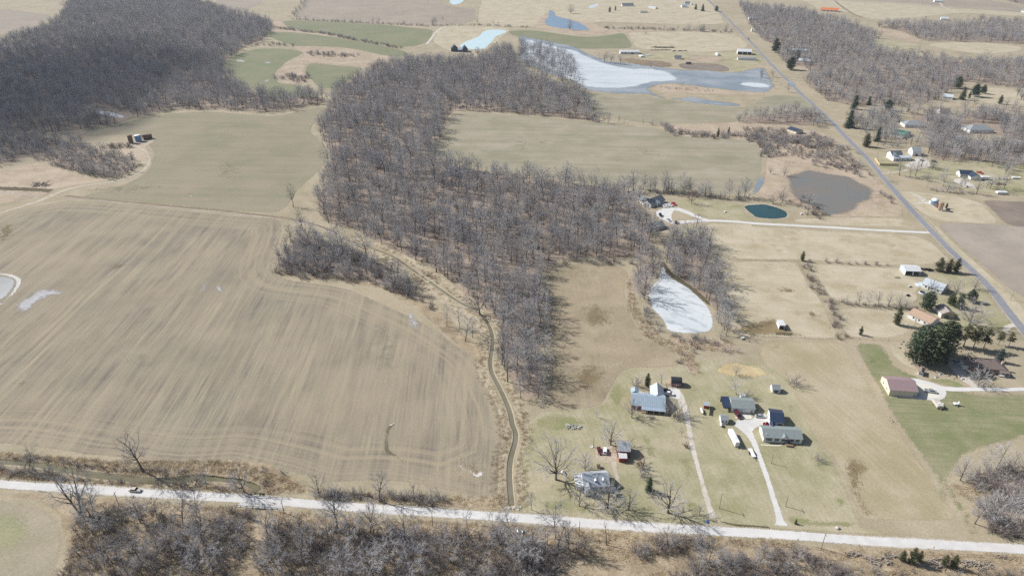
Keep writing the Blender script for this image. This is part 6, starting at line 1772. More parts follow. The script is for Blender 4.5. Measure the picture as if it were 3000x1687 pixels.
for x, y in ((L, -3.2), (L + 2.4, -3.2), (L + 2.4, -1.0)):
    post(r, x, y, 2.2, .12)
# red barn and lean-to
r, L = site('red_barn', 'red barn with weathered grey metal roof under a bare tree', 'barn', 'E3', (1368, 618), (1692, 640))
block(r, 0, L, 0, 6.4, 3.6, 1.8, 'x', 'wall_red', 'metal_old', .3)
door(r, 'f', L * .5, 2.0, 2.4, 'wall_red', knob=False)
door(r, 'l', 3.2, 2.2, 2.6, 'wall_red')
simple_shed('red_shed', 'small red shed with pale metal roof in front of the red barn', 'shed', 'E3', (1410, 768), (1612, 772), 3.4, 2.4, .5, 'wall_red', 'metal_white', over=.2, dr=.5, dm='wall_red')
simple_shed('chicken_coop', 'tiny wooden coop behind the silvery roofed house', 'coop', 'E3', (815, 930), (890, 935), 1.2, 1.2, .5, 'wall_cream', 'wood', wins=(.5,), winw=.4)
# --- right side: mauve roofed pole barn, hip roofed house
r, L = site('pole_barn', 'long cream pole barn with mauve metal roof beside the concrete slab', 'barn', 'E4', (252, 752), (722, 785))
block(r, 0, L, 0, 12.0, 3.6, 2.3, 'x', 'wall_cream', 'metal_mauve', .35)
door(r, 'r', 6.0, 4.0, 3.1, 'door_dark', at=L, name='garage_door')
door(r, 'r', 1.5, 1.0, 2.1, 'trim', at=L)
door(r, 'f', L * .93, .9, 2.0, 'door_grey')
for u in (.3, .7):
    window(r, 'l', 12 * u, 1.4, 1.0, .8)
simple_shed('open_shed', 'little brown roofed shed with white slatted front by the pines', 'shed', 'E4', (752, 402), (835, 425), 4.4, 2.1, .9, 'wall_white', 'roof_brown', 'y', wins=(.3, .7), over=.3)
r, L = site('hip_house', 'brown hip roofed house with white porch behind a broad bare tree', 'house', 'E4', (1640, 345), (2235, 395))
D = 9.5
rf = block(r, 0, L, 0, D, 2.9, 2.6, 'x', 'wall_brick', 'roof_brown', .5, hip=4.2)
block(r, -2.6, .02, 2.0, 7.5, 2.8, 1.4, 'x', 'wall_white', 'roof_brown', .3)
chimney(rf, L - .3, 4.2, .2, 5.4, 1.1, 'wall_tan')
MB().box(L * .8, L + 1.2, -2.4, -.1, .1, .5).build('porch_floor', 'stone', r)
shed_roof(r, L * .8, L + 1.3, -2.6, -.52, 2.3, 2.75, 'roof_brown', name='porch_roof')
for x in (L * .82, L * .93, L + 1.1):
    post(r, x, -2.4, 2.3, .16)
for f in (.12, .3, .5, .7):
    window(r, 'f', L * f, 1.0, 1.1, 1.2)
door(r, 'f', L * .86, 1.0, 2.1, 'trim')
# --- buildings by the paved road
r, L = site('roadside_barn', 'pale blue barn with white metal roof and dark open front', 'barn', 'E5', (325, 300), (612, 312))
block(r, 0, L, 0, 9.0, 3.4, 1.4, 'x', 'wall_paleblue', 'metal_white', .3, open_front=True)
MB().box(L * .47, L * .53, 0, .13, 0, 3.05).build('post', 'trim', r)
MB().box(.3, L - .3, 6, 8.5, .05, 2.2).build('back_box', 'dark', r)  # near-black box across the back of the barn
r, L = site('blue_roof_house', 'white house with pale blue-grey roof under bare trees by the paved road', 'house', 'E5', (1005, 660), (1115, 575))
block(r, 0, L, 0, 12, 3.0, 2.6, 'y', 'wall_white', 'metal_light', .4)
for u in (.2, .5, .8):
    window(r, 'l', 12 * u, 1.0, .9, 1.2)
window(r, 'f', L * .5, 1.0, .9, 1.2)
door(r, 'l', 7.6, 1.0, 2.1, 'door_dark')
r, L = site('tan_garage', 'white and tan garage with grey gable roof beside the round-crowned tree', 'garage', 'E5', (1000, 1105), (1245, 1122))
block(r, 0, L, 0, 9.5, 2.9, 2.0, 'y', 'wall_tan', 'roof_tan', .35)
MB().box(-.06, 0, .02, 9.48, .05, 2.88).build('siding', 'wall_white', r)
door(r, 'f', L * .42, L * .34, 2.4, 'door_dark', name='garage_door', knob=False)
door(r, 'f', L * .80, L * .28, 2.3, 'door_grey', name='garage_door', knob=False)
r, L = site('orange_roof_house', 'white house with long orange-brown roof beside the pines', 'house', 'E5', (790, 1285), (960, 1200))
block(r, 0, L, 0, 13.5, 2.9, 2.0, 'y', 'wall_white', 'roof_orange', .4)
for u in (.25, .5, .75):
    window(r, 'l', 13.5 * u, 1.0, 1.0, 1.1)
door(r, 'l', 8.5, 1.0, 2.0, 'door_grey')
# --- slate house and garage by the central wood
r, L = site('slate_house', 'white house with slate gable roof at the end of the pale drive', 'house', 'E6', (420, 455), (800, 322))
block(r, 0, L, 0, 9.5, 3.0, 2.7, 'x', 'wall_white', 'roof_slate', .45)
block(r, 1, 8, 8.0, 15, 3.0, 2.5, 'y', 'wall_white', 'roof_grey', .4)
block(r, L * .36, L * .60, -1.4, 3.5, 2.9, 1.6, 'y', 'wall_white', 'roof_slate', .3)
for f in (.12, .24, .72, .86):
    window(r, 'f', L * f, 1.0, 1.1, 1.3)
window(r, 'f', L * .48, 1.0, 1.3, 1.3, at=-1.4)
door(r, 'f', L * .65, 1.0, 2.1, 'door_dark')
for u in (.25, .6):
    window(r, 'l', 9.5 * u, 1.0, 1.0, 1.2)
simple_shed('hidden_garage', 'grey-green roofed garage half hidden by trees below the gravel court', 'garage', 'E6', (420, 1090), (800, 1010), 9.0, 2.9, 2.0, 'wall_grey_wall', 'roof_green_grey', wins=(.3, .7), over=.4)
# --- houses right of the paved road
r, L = site('white_farmhouse', 'tall white farmhouse with blue-grey cross gable roof by the tan fence', 'house', 'E7', (330, 425), (640, 415))
block(r, 0, L, 0, 8, 3.0, 1.2, 'x', 'wall_white', 'roof_pale', .3)
block(r, .5, L * .62, 5, 13, 5.2, 2.4, 'x', 'wall_white', 'roof_slate', .35)
block(r, L * .05, L * .30, 2.5, 8, 5.0, 2.0, 'y', 'wall_white', 'roof_slate', .3)
for f in (.2, .36, .52, .78):
    window(r, 'f', L * f, 1.0, 1.1, 1.2)
simple_shed('white_barn', 'tall white barn with grey roof right of the white farmhouse', 'barn', 'E7', (655, 335), (800, 340), 11, 4.5, 3.2, 'wall_white', 'roof_grey', over=.4, dr=.5, dw=2.4, swins=(.5,))
r, L = site('navy_house', 'white house with navy roof and garage wing right of the road', 'house', 'E7', (1470, 700), (1690, 712))
block(r, 0, L, 0, 9, 3.0, 2.6, 'x', 'wall_white', 'roof_navy', .4)
block(r, L * .62, L * .62 + 8.5, -6.5, 5, 2.9, 2.2, 'y', 'wall_white', 'roof_navy', .4)
for u in (.22, .5, .78):
    door(r, 'l', -6.5 + 11.5 * u * .55 + .6, 2.3, 2.2, 'trim', at=L * .62, name='garage_door')
for f in (.15, .35, .5):
    window(r, 'f', L * f, 1.0, 1.1, 1.2)
window(r, 'f', L * .62 + 6, 1.2, .8, .8, at=-6.5)
simple_shed('navy_cabin', 'small house with deep blue roof left of the paved road', 'house', 'F3', (180, 300), (290, 280), 13, 2.9, 1.8, 'wall_cream', 'roof_navy', 'y', wins=(.5,), swins=(.3, .7), over=.4)
simple_shed('green_roof_house', 'white house with green metal roof among bare trees', 'house', 'F3', (1925, 370), (2060, 310), 14, 3.0, 1.9, 'wall_white', 'roof_green', 'y', wins=(.5,), swins=(.2, .4, .6, .8), over=.3)
r, L, rf = simple_shed('grey_roof_house', 'wide white house with grey hip roof above the green roofed house', 'house', 'F3', (1960, 190), (2290, 200), 14, 3.0, 3.4, 'wall_white', 'roof_grey', wins=(.15, .35, .55, .75), dr=.9, hip=6)
r, L, rf = simple_shed('large_grey_house', 'large white house with broad grey roof near the right edge', 'house', 'A4', (2060, 1258), (2285, 1258), 16, 3.4, 4.0, 'wall_white', 'roof_grey', wins=(.15, .3, .6, .8), dr=.45, hip=7)
simple_shed('dark_side_house', 'small white gabled house with dark side in the right wood', 'house', 'A4', (1785, 1078), (1880, 1080), 10, 3.2, 2.6, 'wall_white', 'roof_brown', swins=(.5,), wins=(.3, .7))
simple_shed('wood_house', 'white house half hidden in the right wood below an evergreen', 'house', 'A4', (1805, 935), (1900, 945), 12, 3.2, 2.6, 'wall_white', 'roof_pale', wins=(.3, .7))
simple_shed('hilltop_house', 'small white house at the far wood edge upper right', 'house', 'A4', (1790, 195), (1860, 198), 12, 4, 3, 'wall_white', 'roof_pale', wins=(.5,))
simple_shed('far_white_house', 'white house by the far road at the top right', 'house', 'A4', (1730, 24), (1800, 26), 14, 4, 3, 'wall_white', 'roof_pale', wins=(.3, .7))
simple_shed('far_edge_house', 'white house at the extreme upper right edge', 'house', 'A4', (2545, 118), (2600, 124), 12, 4, 3, 'wall_white', 'roof_grey')
simple_shed('roadside_white_house', 'long white house behind evergreens right of the far road', 'house', 'A4', (330, 490), (530, 500), 10, 3.2, 2.4, 'wall_white', 'roof_pale', wins=(.2, .4, .6, .8))
simple_shed('grey_cottage', 'pale grey roofed cottage by the broad roadside evergreen', 'house', 'A4', (445, 590), (560, 600), 10, 3, 2.6, 'wall_white', 'roof_pale', wins=(.3, .7))
simple_shed('far_wood_house', 'white house glimpsed at the left edge of the far right wood', 'house', 'A4', (-20, 192), (30, 192), 10, 4, 3, 'wall_white', 'roof_pale')
simple_shed('white_hut', 'small upright white hut beside the far paved road', 'hut', 'A3', (2258, 302), (2274, 302), 5, 5, 1.5, 'wall_white', 'roof_pale')
r, L, rf = simple_shed('orange_long_house', 'long building with bright orange roof at the far wood edge', 'house', 'A4', (655, 108), (822, 116), 16, 3.5, 4.5, 'wall_white', 'roof_orange_bright', over=.6)
for i in range(4):
    MB().box(L * (.15 + .22 * i), L * (.15 + .22 * i) + 4, -.05, .0, 1, 2.6).build('window', 'glass', r)
# --- farmstead beyond the flood
simple_shed('cattle_barn', 'long white barn with white roof at the flooded farmstead', 'barn', 'E8', (200, 265), (500, 265), 12, 3.6, 2.4, 'wall_white', 'metal_white', wins=(.1, .25), winw=2.2, dr=.63, dw=4, dm='dark')
simple_shed('farm_cottage_far', 'small white cottage with grey roof at the flooded farmstead', 'house', 'E8', (1050, 345), (1155, 350), 9, 3.0, 2.6, 'wall_white', 'roof_slate', wins=(.2, .5, .8))
r, L, rf = simple_shed('open_hay_barn', 'white open-fronted barn beside the far paved road', 'barn', 'E8', (2040, 270), (2260, 278), 16, 5.0, 3.2, 'wall_white', 'metal_white', 'x', over=.3)
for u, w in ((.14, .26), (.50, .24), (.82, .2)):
    MB().box(L * (u - w / 2) + .3, L * (u + w / 2) + 1.2, -.06, 0, .1, 4.2).build('shade_panel', 'dark', r)  # near-black panels on the solid front paint the shade of open bays
simple_shed('long_trailer_home', 'long low white building in front of the open-fronted barn', 'house', 'E8', (2045, 358), (2340, 366), 8, 3.0, 1.6, 'wall_white', 'roof_grey', wins=(.1, .25, .7, .85), dr=.62, dm='trim')
simple_shed('white_tank_shed', 'tiny white shed in the rough ground of the farmstead', 'shed', 'E8', (1690, 270), (1725, 290), 4, 2.6, 1, 'wall_white', 'roof_pale')
r = None
# the dark twin gabled house above the central wood
r, L = site('twin_gable_house', 'dark blue twin-gabled house with pale linking roof beside the milky pond', 'house', 'F2', (470, 700), (900, 690))
block(r, L * .18, L * .62, 3, 12, 3.6, 2.6, 'x', 'wall_dark_wall', 'metal_light', .4)
block(r, L * .55, L + .5, 0, 15, 4.6, 5.6, 'y', 'wall_dark_wall', 'roof_navy', .6)
block(r, -8, L * .18, 8, 22, 4.6, 5.6, 'y', 'wall_dark_wall', 'roof_navy', .6)
for u in (.64, .76, .88):
    window(r, 'f', L * u, 1.2, 1.4, 2.2, frame='door_dark')
MB().box(L + .5, L + 6, -2, 5, .1, .7).build('deck', 'wood', r)
# houses at the top
simple_shed('far_farmhouse', 'white farmhouse with grey-blue roof at the top behind two evergreens', 'house', 'F5', (335, 105), (515, 105), 14, 3.4, 3.6, 'wall_white', 'roof_slate', wins=(.2, .5, .8))
simple_shed('far_blue_house', 'white house with pale blue roof at the top near the road', 'house', 'F5', (1275, 122), (1355, 122), 14, 3.4, 3.4, 'wall_white', 'metal_blue', wins=(.3, .7))
simple_shed('far_back_house', 'white house with dark windows behind the pale blue roofed one', 'house', 'F5', (1325, 72), (1400, 74), 12, 3.6, 2.6, 'wall_white', 'roof_slate', wins=(.3, .6))
simple_shed('far_white_shed', 'small white shed right of the pale blue roofed house', 'shed', 'F5', (1420, 82), (1450, 82), 7, 3.2, 1.6, 'wall_white', 'roof_pale')
simple_shed('far_low_barn', 'low grey barn with open front on the far pasture', 'barn', 'F5', (620, 208), (735, 210), 9, 2.8, 2.0, 'wall_white', 'roof_tan', wins=(.3, .6, .85), winw=2)
simple_shed('far_long_shed', 'long pale shed above the low far barn', 'shed', 'F5', (750, 130), (860, 145), 8, 2.6, 1.6, 'wall_white', 'roof_pale', wins=(.3, .6))
simple_shed('bog_hut', 'white hut hidden in the far right wood upper left', 'hut', 'F5', (2370, 310), (2420, 315), 6, 3, 2, 'wall_white', 'roof_pale')
# field shelter in the pasture
r, L = site('field_shelter', 'white run-in shed with pale sloping roof on the trampled pasture', 'shed', 'C4', (262, 530), (312, 533))
block(r, 0, L * 1.05, 0, 6.4, 2.5, .01, 'x', 'wall_white', 'wall_white', 0, th=.02, open_front=True)
shed_roof(r, -.3, L * 1.05 + .3, -.4, 6.7, 2.95, 2.55, 'metal_white')
# low outhouse at the end of the ditch wood line: white deck by the pond
# ------------------------------------------------------------------ vehicles and trailers
def loft(m, secs):
    """secs: list of closed cross sections (same count), joined along their order, ends capped"""
    n = len(secs[0])
    v = [p for s in secs for p in s]
    f = []
    for i in range(len(secs) - 1):
        for k in range(n):
            a, b = i * n + k, i * n + (k + 1) % n
            f.append((a, b, b + n, a + n))
    f.append(tuple(reversed(range(n))))
    f.append(tuple(range((len(secs) - 1) * n, len(secs) * n)))
    return m.add(v, f)

def wheels(r, xs, hw, rad=.33, w=.22):
    for x in xs:
        for s in (-1, 1):
            m = MB()
            y0, y1 = s * (hw - w), s * hw
            m.tube([(x, y0, rad), (x, y1, rad)], [rad, rad], 12)
            o = m.build('wheel', 'rubber', r)
            MB().tube([(x, y1 - s * .02, rad), (x, y1 + s * .02, rad)], [rad * .58, rad * .58], 10).build('rim', 'steel', o)

def vehicle(kind, paint, label, t, c, head, group=None, scale=1.0):
    """c: photo point of the middle, head: photo point it faces"""
    a, b = G(t, *c), G(t, *head)
    r = empty({'sedan': 'car', 'suv': 'suv', 'pickup': 'pickup_truck', 'van': 'van'}[kind], (a[0], a[1], .09), math.atan2(b[1] - a[1], b[0] - a[0]))
    r.scale = (scale,) * 3
    tag(r, label, 'truck' if kind == 'pickup' else 'car', group)
    L = {'sedan': 4.8, 'suv': 4.7, 'pickup': 5.6, 'van': 5.2}[kind]
    hw = .92 if kind != 'pickup' else .98
    top = .92 if kind == 'sedan' else 1.02
    def sec(x, w, z0, z1):
        return [(x, -w, z0 + .08), (x, -w * .97, z0), (x, w * .97, z0), (x, w, z0 + .08), (x, w, z1 - .16), (x, w * .9, z1), (x, -w * .9, z1), (x, -w, z1 - .16)]
    if kind == 'sedan':
        S_ = [(-L / 2, .74, .3, .80), (-L / 2 + .2, .88, .26, .94), (-1.2, hw, .24, .97), (0, hw, .24, .95), (1.1, hw, .24, .93), (L / 2 - .3, .88, .26, .80), (L / 2, .72, .3, .68)]
        gl = [(-1.75, -1.0, .35, 1.35)]
        cab = [(-1.75, .95, .80), (-1.15, 1.42, .66), (.35, 1.44, .66), (1.05, .94, .80)]
    elif kind == 'suv':
        S_ = [(-L / 2, .82, .35, 1.02), (-L / 2 + .15, .92, .3, 1.08), (0, hw, .3, 1.06), (1.2, hw, .3, 1.04), (L / 2 - .2, .88, .32, .96), (L / 2, .76, .36, .8)]
        cab = [(-L / 2 + .1, 1.05, .84), (-L / 2 + .4, 1.72, .70), (.45, 1.74, .70), (1.25, 1.04, .82)]
    elif kind == 'van':
        S_ = [(-L / 2, .85, .35, 1.0), (0, hw, .3, 1.05), (L / 2 - .8, hw, .3, 1.05), (L / 2, .8, .36, .9)]
        cab = [(-L / 2 + .05, 1.0, .88), (-L / 2 + .15, 2.0, .78), (1.1, 2.0, .78), (2.0, 1.0, .84)]
    else:
        S_ = [(-L / 2, .92, .45, .66), (-.75, hw, .42, .70), (-.7, hw, .40, 1.10), (1.2, hw, .40, 1.12), (L / 2 - .2, .94, .42, 1.04), (L / 2, .84, .46, .9)]
        cab = [(-.72, 1.08, .86), (-.6, 1.80, .74), (.75, 1.82, .74), (1.4, 1.10, .84)]
    body = loft(MB(), [sec(*s) for s in S_]).build('body', paint, r, False)
    m = MB()
    loft(m, [[(x, -w, .9), (x, w, .9), (x, w * (.98 if z > 1.2 else 1), z), (x, -w * (.98 if z > 1.2 else 1), z)] for x, z, w in cab])
    m.build('glass', 'glass', r)
    x0, x1 = cab[1][0], cab[2][0]
    zt = max(cab[1][1], cab[2][1])
    MB().box(x0 - .02, x1 + .02, -cab[1][2] - .01, cab[1][2] + .01, zt - .03, zt + .05).build('roof', paint, r)
    for s in (-1, 1):
        for x in (cab[0][0] * .35 + x0 * .65, (x0 + x1) / 2, cab[3][0] * .35 + x1 * .65):
            MB().box(x - .06, x + .06, s * cab[1][2] * 1.06 - .05, s * cab[1][2] * 1.06 + .05, .9, zt).build('pillar', paint, r)
        MB().box(L / 2 - .12, L / 2 + .02, s * .6 - .17, s * .6 + .17, .62, .76).build('headlight', 'trim', r)
        MB().box(-L / 2 - .02, -L / 2 + .1, s * .66 - .13, s * .66 + .13, .66, .82).build('tail_light', 'red_paint', r)
    if kind == 'pickup':
        for s in (-1, 1):
            MB().box(-L / 2, -.72, s * hw - .07 * s - .05, s * hw - .07 * s + .05, .66, 1.12).build('bed_side', paint, r)
        MB().box(-L / 2, -L / 2 + .08, -.86, .86, .66, 1.10).build('tailgate', paint, r)
    wheels(r, (-L * .31, L * .31), hw + .02, .34 if kind == 'sedan' else .38)
    return r

vehicle('sedan', 'tan_paint', 'pale tan sedan driving along the gravel road', 'F4', (262, 312), (420, 322), scale=1.05)
vehicle('sedan', 'maroon_paint', 'maroon car parked left of the white car by the red barn', 'E3', (885, 485), (915, 580))
vehicle('suv', 'white_paint', 'white car parked right of the maroon car by the red barn', 'E3', (1035, 490), (1040, 400))
vehicle('van', 'maroon_paint', 'maroon van on the concrete apron of the outbuilding', 'E2', (650, 715), (700, 780))
vehicle('sedan', 'silver_paint', 'silver car facing the navy roofed garage', 'E2', (1180, 735), (1290, 742))
vehicle('suv', 'black_paint', 'black car behind the red farmhouse', 'E1', (1210, 620), (1330, 620))
vehicle('pickup', 'white_paint', 'white truck behind the red farmhouse', 'E1', (1270, 700), (1400, 715))
vehicle('pickup', 'silver_paint', 'silver pickup on the concrete slab beside the mauve roofed barn', 'E4', (970, 695), (1080, 712))
vehicle('sedan', 'silver_paint', 'silver car in the shade left of the hip roofed house', 'E4', (1410, 195), (1450, 240))
vehicle('suv', 'black_paint', 'dark car in the deep shade under the pines', 'E4', (1230, 180), (1240, 240))
for i, (c, h, k, p_, lab) in enumerate([((770, 425), (860, 460), 'sedan', 'white_paint', 'leftmost white car by the slate house'), ((850, 425), (930, 450), 'suv', 'white_paint', 'middle white car by the slate house'), ((940, 395), (1040, 435), 'pickup', 'white_paint', 'white truck next to the red one by the slate house'),
                                   ((1045, 365), (1110, 410), 'pickup', 'red_paint', 'red truck by the slate house'), ((690, 670), (730, 720), 'suv', 'black_paint', 'dark car at the left edge of the gravel court'), ((1110, 860), (1110, 780), 'suv', 'brown_paint', 'brown car at the lower end of the gravel court'),
                                   ((910, 800), (960, 840), 'sedan', 'silver_paint', 'grey car left of the brown one on the gravel court')]):
    vehicle(k, p_, lab, 'E6', c, h, scale=1.05)
vehicle('pickup', 'red_paint', 'red truck behind the navy roofed house', 'E7', (1815, 632), (1890, 650))
vehicle('suv', 'black_paint', 'dark car by the trees right of the tall white barn', 'E7', (1030, 440), (1080, 450))
vehicle('van', 'white_paint', 'white van before the tall white barn', 'E7', (805, 412), (810, 380))
vehicle('sedan', 'white_paint', 'white car on the court before the navy roofed house', 'E7', (1580, 865), (1600, 840))
vehicle('suv', 'black_paint', 'dark car on the far paved road', 'A3', (2228, 372), (2150, 290))
vehicle('suv', 'white_paint', 'white vehicle left of the flooded farmstead yard', 'E8', (560, 285), (620, 290), scale=1.2)

def trailer(name, label, t, fl, fr, D, h, mat, cat='trailer', flatbed=False, roof=None):
    r, L = site(name, label, cat, t, fl, fr)
    if flatbed:
        MB().box(0, L, 0, D, .62, .8).build('bed', mat, r)
        MB().box(L * .42, L * .58, -1.4, 0, .55, .68).build('drawbar', 'steel', r)
        for y in (D * .42, D * .56):
            for x in (-.16, L + .16):
                MB().tube([(x - .13, y, .36), (x + .13, y, .36)], [.36, .36], 12).build('wheel', 'rubber', r)
        for x in (-.16, L + .16):
            MB().box(x - .18, x + .18, D * .33, D * .65, .76, .86).build('fender', 'black_paint', r)
    else:
        m = MB()
        loft(m, [[(x0, y, .55), (x1, y, .55), (x1, y, h - .2), (x1 - .2, y, h), (x0 + .2, y, h), (x0, y, h - .2)] for y, x0, x1 in ((0, .15, L - .15), (.35, 0, L), (D, 0, L))])
        m.build('body', mat, r)
        MB().box(L * .4, L * .6, -1.1, 0, .45, .6).build('drawbar', 'steel', r)
        MB().box(.1, L - .1, .4, D - .3, .3, .55).build('chassis', 'dark', r)
        for y in (D * .5, D * .62):
            for x in (.14, L - .14):
                MB().tube([(x - .12, y, .36), (x + .12, y, .36)], [.36, .36], 12).build('wheel', 'rubber', r)
        MB().box(L * .3, L * .7, D * .3, D * .3 + .8, h, h + .14).build('roof_vent', 'trim', r)
        MB().box(L, L + .04, D * .25, D * .25 + .8, .7, 2.4).build('door', 'trim', r)
    return r
trailer('box_trailer', 'large white box trailer parked left of the ranch house drive', 'F7', (668, 520), (850, 512), 9.5, 3.0, 'white_paint')
trailer('flatbed_trailer', 'white decked flatbed trailer beside the ranch house drive', 'F7', (1325, 925), (1475, 920), 5.6, 1, 'trim', flatbed=True)
trailer('pontoon_boat', 'covered grey boat on the green lawn below the concrete slab', 'E4', (1075, 985), (1195, 990), 6.0, 2.0, 'tan_paint', 'boat')
trailer('camper', 'long white camper behind the navy roofed house', 'E7', (1840, 745), (1985, 750), 3.2, 2.9, 'white_paint', 'camper')
trailer('small_trailer', 'small white trailer on the green lawn right of the boat', 'E4', (1375, 930), (1450, 935), 1.5, 1.2, 'white_paint')
trailer('boat', 'white boat stored at the right edge of the junk yard', 'E7', (2115, 995), (2285, 1000), 3.4, 2.2, 'white_paint', 'boat')
trailer('white_boat', 'upturned white boat in the far junk yard', 'E7', (2375, 728), (2500, 735), 2.5, 1.4, 'white_paint', 'boat')
trailer('stock_trailer', 'white trailer beside the far white cattle barn', 'E8', (490, 300), (520, 318), 6, 2.6, 'white_paint')

# propane tanks
def tank(label, t, a, b, r_=.6):
    A, B = G(t, *a), G(t, *b)
    ln = max(2.4, math.hypot(B[0] - A[0], B[1] - A[1]))
    r = empty('propane_tank', (A[0], A[1], .05), math.atan2(B[1] - A[1], B[0] - A[0]))
    tag(r, label, 'tank')
    pts = [(0, 0, .95), (.08, 0, .95), (.3, 0, .95), (.55, 0, .95), (ln - .55, 0, .95), (ln - .3, 0, .95), (ln - .08, 0, .95), (ln, 0, .95)]
    MB().tube(pts, [.02, .3, .5, r_, r_, .5, .3, .02], 12).build('shell', 'white_paint', r, True)
    MB().lathe([(.28, 1.5), (.28, 1.7), (.0, 1.75)], 10, (ln / 2, 0, 0)).build('valve_dome', 'white_paint', r)
    for x in (ln * .25, ln * .75):
        MB().box(x - .1, x + .1, -.4, .4, 0, .5).build('leg', 'stone', r)
tank('white propane tank behind the tiny white-windowed shed, along its left side', 'E2', (262, 985), (250, 905))
tank('white propane tank beside the tiny red shed', 'E1', (2195, 1240), (2140, 1090))
tank('white propane tank under the large shade tree', 'D3', (476, 500), (474, 462))

# silos and round tanks
def silo(name, label, t, base, top, dia, mat, roofmat, cat='silo', dome=True, rings=8):
    x, y = G(t, *base)
    h = hgt(t, *base, *top)
    r = tag(empty(name, (x, y, 0)), label, cat)
    R = dia / 2
    MB().lathe([(R, -.1), (R, h - (R * .6 if dome else 0))], 20).build('shell', mat, r, True)
    hb = h - (R * .6 if dome else 0)
    MB().lathe([(R + .12, hb - .05), (R + .12, hb)] + ([(R * .85, hb + R * .32), (R * .5, hb + R * .52), (.01, hb + R * .6)] if dome else [(R * .5, hb + .12), (.01, hb + .15)]), 20).build('roof', roofmat, r, True)
    for i in range(rings):
        z = hb * (i + .7) / (rings + .3)
        MB().lathe([(R + .06, z), (R + .06, z + .12)], 20).build('hoop', 'steel' if mat != 'rust_metal' else 'dark', r)
    MB().box(-.25, .25, -R - .35, -R + .02, 0, hb).build('ladder_chute', mat, r)
    return r
silo('rusty_silo', 'tall narrow rusty silo at the bend of the farm track', 'F1', (1090, 640), (1030, 345), 4.6, 'rust_metal', 'rust_metal', dome=False)
silo('blue_tank', 'round blue tank with white top beside the rusty silo', 'F1', (1375, 570), (1350, 340), 6.4, 'blue_paint', 'white_paint', 'tank', dome=False, rings=5)
silo('blue_silo', 'blue silo with white top right of the paved road', 'F6', (745, 620), (770, 340), 5.6, 'blue_paint', 'white_paint')
silo('clay_silo', 'tall leaning orange tile silo beside the collapsed red barn', 'F6', (1010, 900), (1090, 540), 3.6, 'clay', 'clay', dome=False, rings=10)
a, b = G('F1', 1540, 520), G('F1', 1740, 480)
r = tag(empty('culvert_drum', (a[0], a[1], 0), math.atan2(b[1] - a[1], b[0] - a[0])), 'fallen dark rusty silo drum right of the blue tank', 'tank')
MB().tube([(0, 0, 2.6), (9, 0, 2.6)], [2.6, 2.6], 16).build('shell', 'rust_metal', r, True)
for i in range(5):
    MB().tube([(.8 + i * 1.8, 0, 2.6), (.95 + i * 1.8, 0, 2.6)], [2.68, 2.68], 16).build('hoop', 'dark', r)
r, L = site('barn_ruin', 'collapsed dark red barn remains beside the orange silo', 'ruin', 'F6', (880, 800), (1000, 800))
MB().box(0, L, 0, .3, 0, 2.2).build('wall', 'brown_paint', r)
MB().box(0, .3, .3, 5, 0, 3.0).build('wall', 'brown_paint', r)
shed_roof(r, .3, L, .4, 5, .8, 2.8, 'brown_paint', name='fallen_roof')
r, L = site('foundation_wall', 'low stone barn foundation below the orange silo', 'ruin', 'F6', (1080, 960), (1500, 980))
MB().box(0, L, 0, .5, 0, 1.0).build('wall', 'stone', r)
MB().box(L - 2.6, L, .5, 2.2, 0, 1.6).build('block', 'brown_paint', r)
r, L = site('white_bin', 'small white bin at the foot of the blue silo', 'bin', 'F6', (560, 610), (670, 615))
block(r, 0, L, 0, 3, 1.8, .8, 'x', 'wall_white', 'roof_pale', .15)

# above-ground pools, dish, trampoline
def pool(name, label, t, c, dia, h, rim, water, cat='pool'):
    x, y = G(t, *c)
    r = tag(empty(name, (x, y, 0)), label, cat)
    R = dia / 2
    MB().lathe([(R, 0), (R, h), (R - .25, h), (R - .25, h - .15)], 28).build('rim', rim, r, True)
    MB().lathe([(R - .26, h - .2), (.01, h - .2)], 28).build('cover', water, r)
    for i in range(10):
        a = i * .628
        MB().box(R * math.cos(a) - .08, R * math.cos(a) + .08, R * math.sin(a) - .08, R * math.sin(a) + .08, 0, h + .05).build('upright', 'trim', r)
pool('round_pool', 'larger round above-ground pool with grey-green cover', 'E5', (620, 490), 5.6, 1.3, 'wall_paleblue', 'roof_pale')
pool('trampoline', 'round dark trampoline with blue rim below the larger pool', 'E5', (658, 635), 4.2, .9, 'wall_paleblue', 'dark', 'trampoline')
pool('round_trough', 'round pale slab at the foot of the pole by the parked cars', 'E3', (672, 355), 1.3, .25, 'trim', 'trim', 'slab')

# utility poles
def pole(label, t, base, top, arm=True, tilt=0.0, group=None):
    x, y = G(t, *base)
    h = min(max(hgt(t, *base, *top), 4.0), 11)
    r = tag(empty('utility_pole', (x, y, 0), .05), label, 'pole', group)
    MB().tube([(0, 0, -.3), (0, 0, h)], [.16, .11], 8).build('shaft', 'post_wood', r)
    if arm:
        c = MB().box(-.06, .06, -1.1, 1.1, h - .75, h - .6).build('crossarm', 'post_wood', r)
        for yy in (-.95, -.35, .35, .95):
            MB().lathe([(.05, h - .6), (.07, h - .5), (.03, h - .42)], 6, (0, yy, 0)).build('insulator', 'steel', c)
pole('utility pole on the lawn right of the ranch house drive', 'F7', (2058, 1115), (2160, 780), False)
pole('utility pole near the road right of the ranch house drive', 'D4', (325, 792), (365, 688))
pole('utility pole at the lawn between the two long drives', 'D3', (1955, 810), (1980, 668))
pole('utility pole on the road edge below the hay meadow', 'D4', (662, 1188), (705, 1042))
pole('utility pole by the parked cars near the red barn', 'E3', (718, 362), (738, 95), False)
pole('utility pole at the right end of the bridge', 'F4', (2262, 605), (2240, 440))
pole('utility pole below the road left of the thicket', 'D1', (1122, 782), (1095, 660))
pole('utility pole below the gravel road in the middle', 'D2', (1668, 982), (1668, 852))
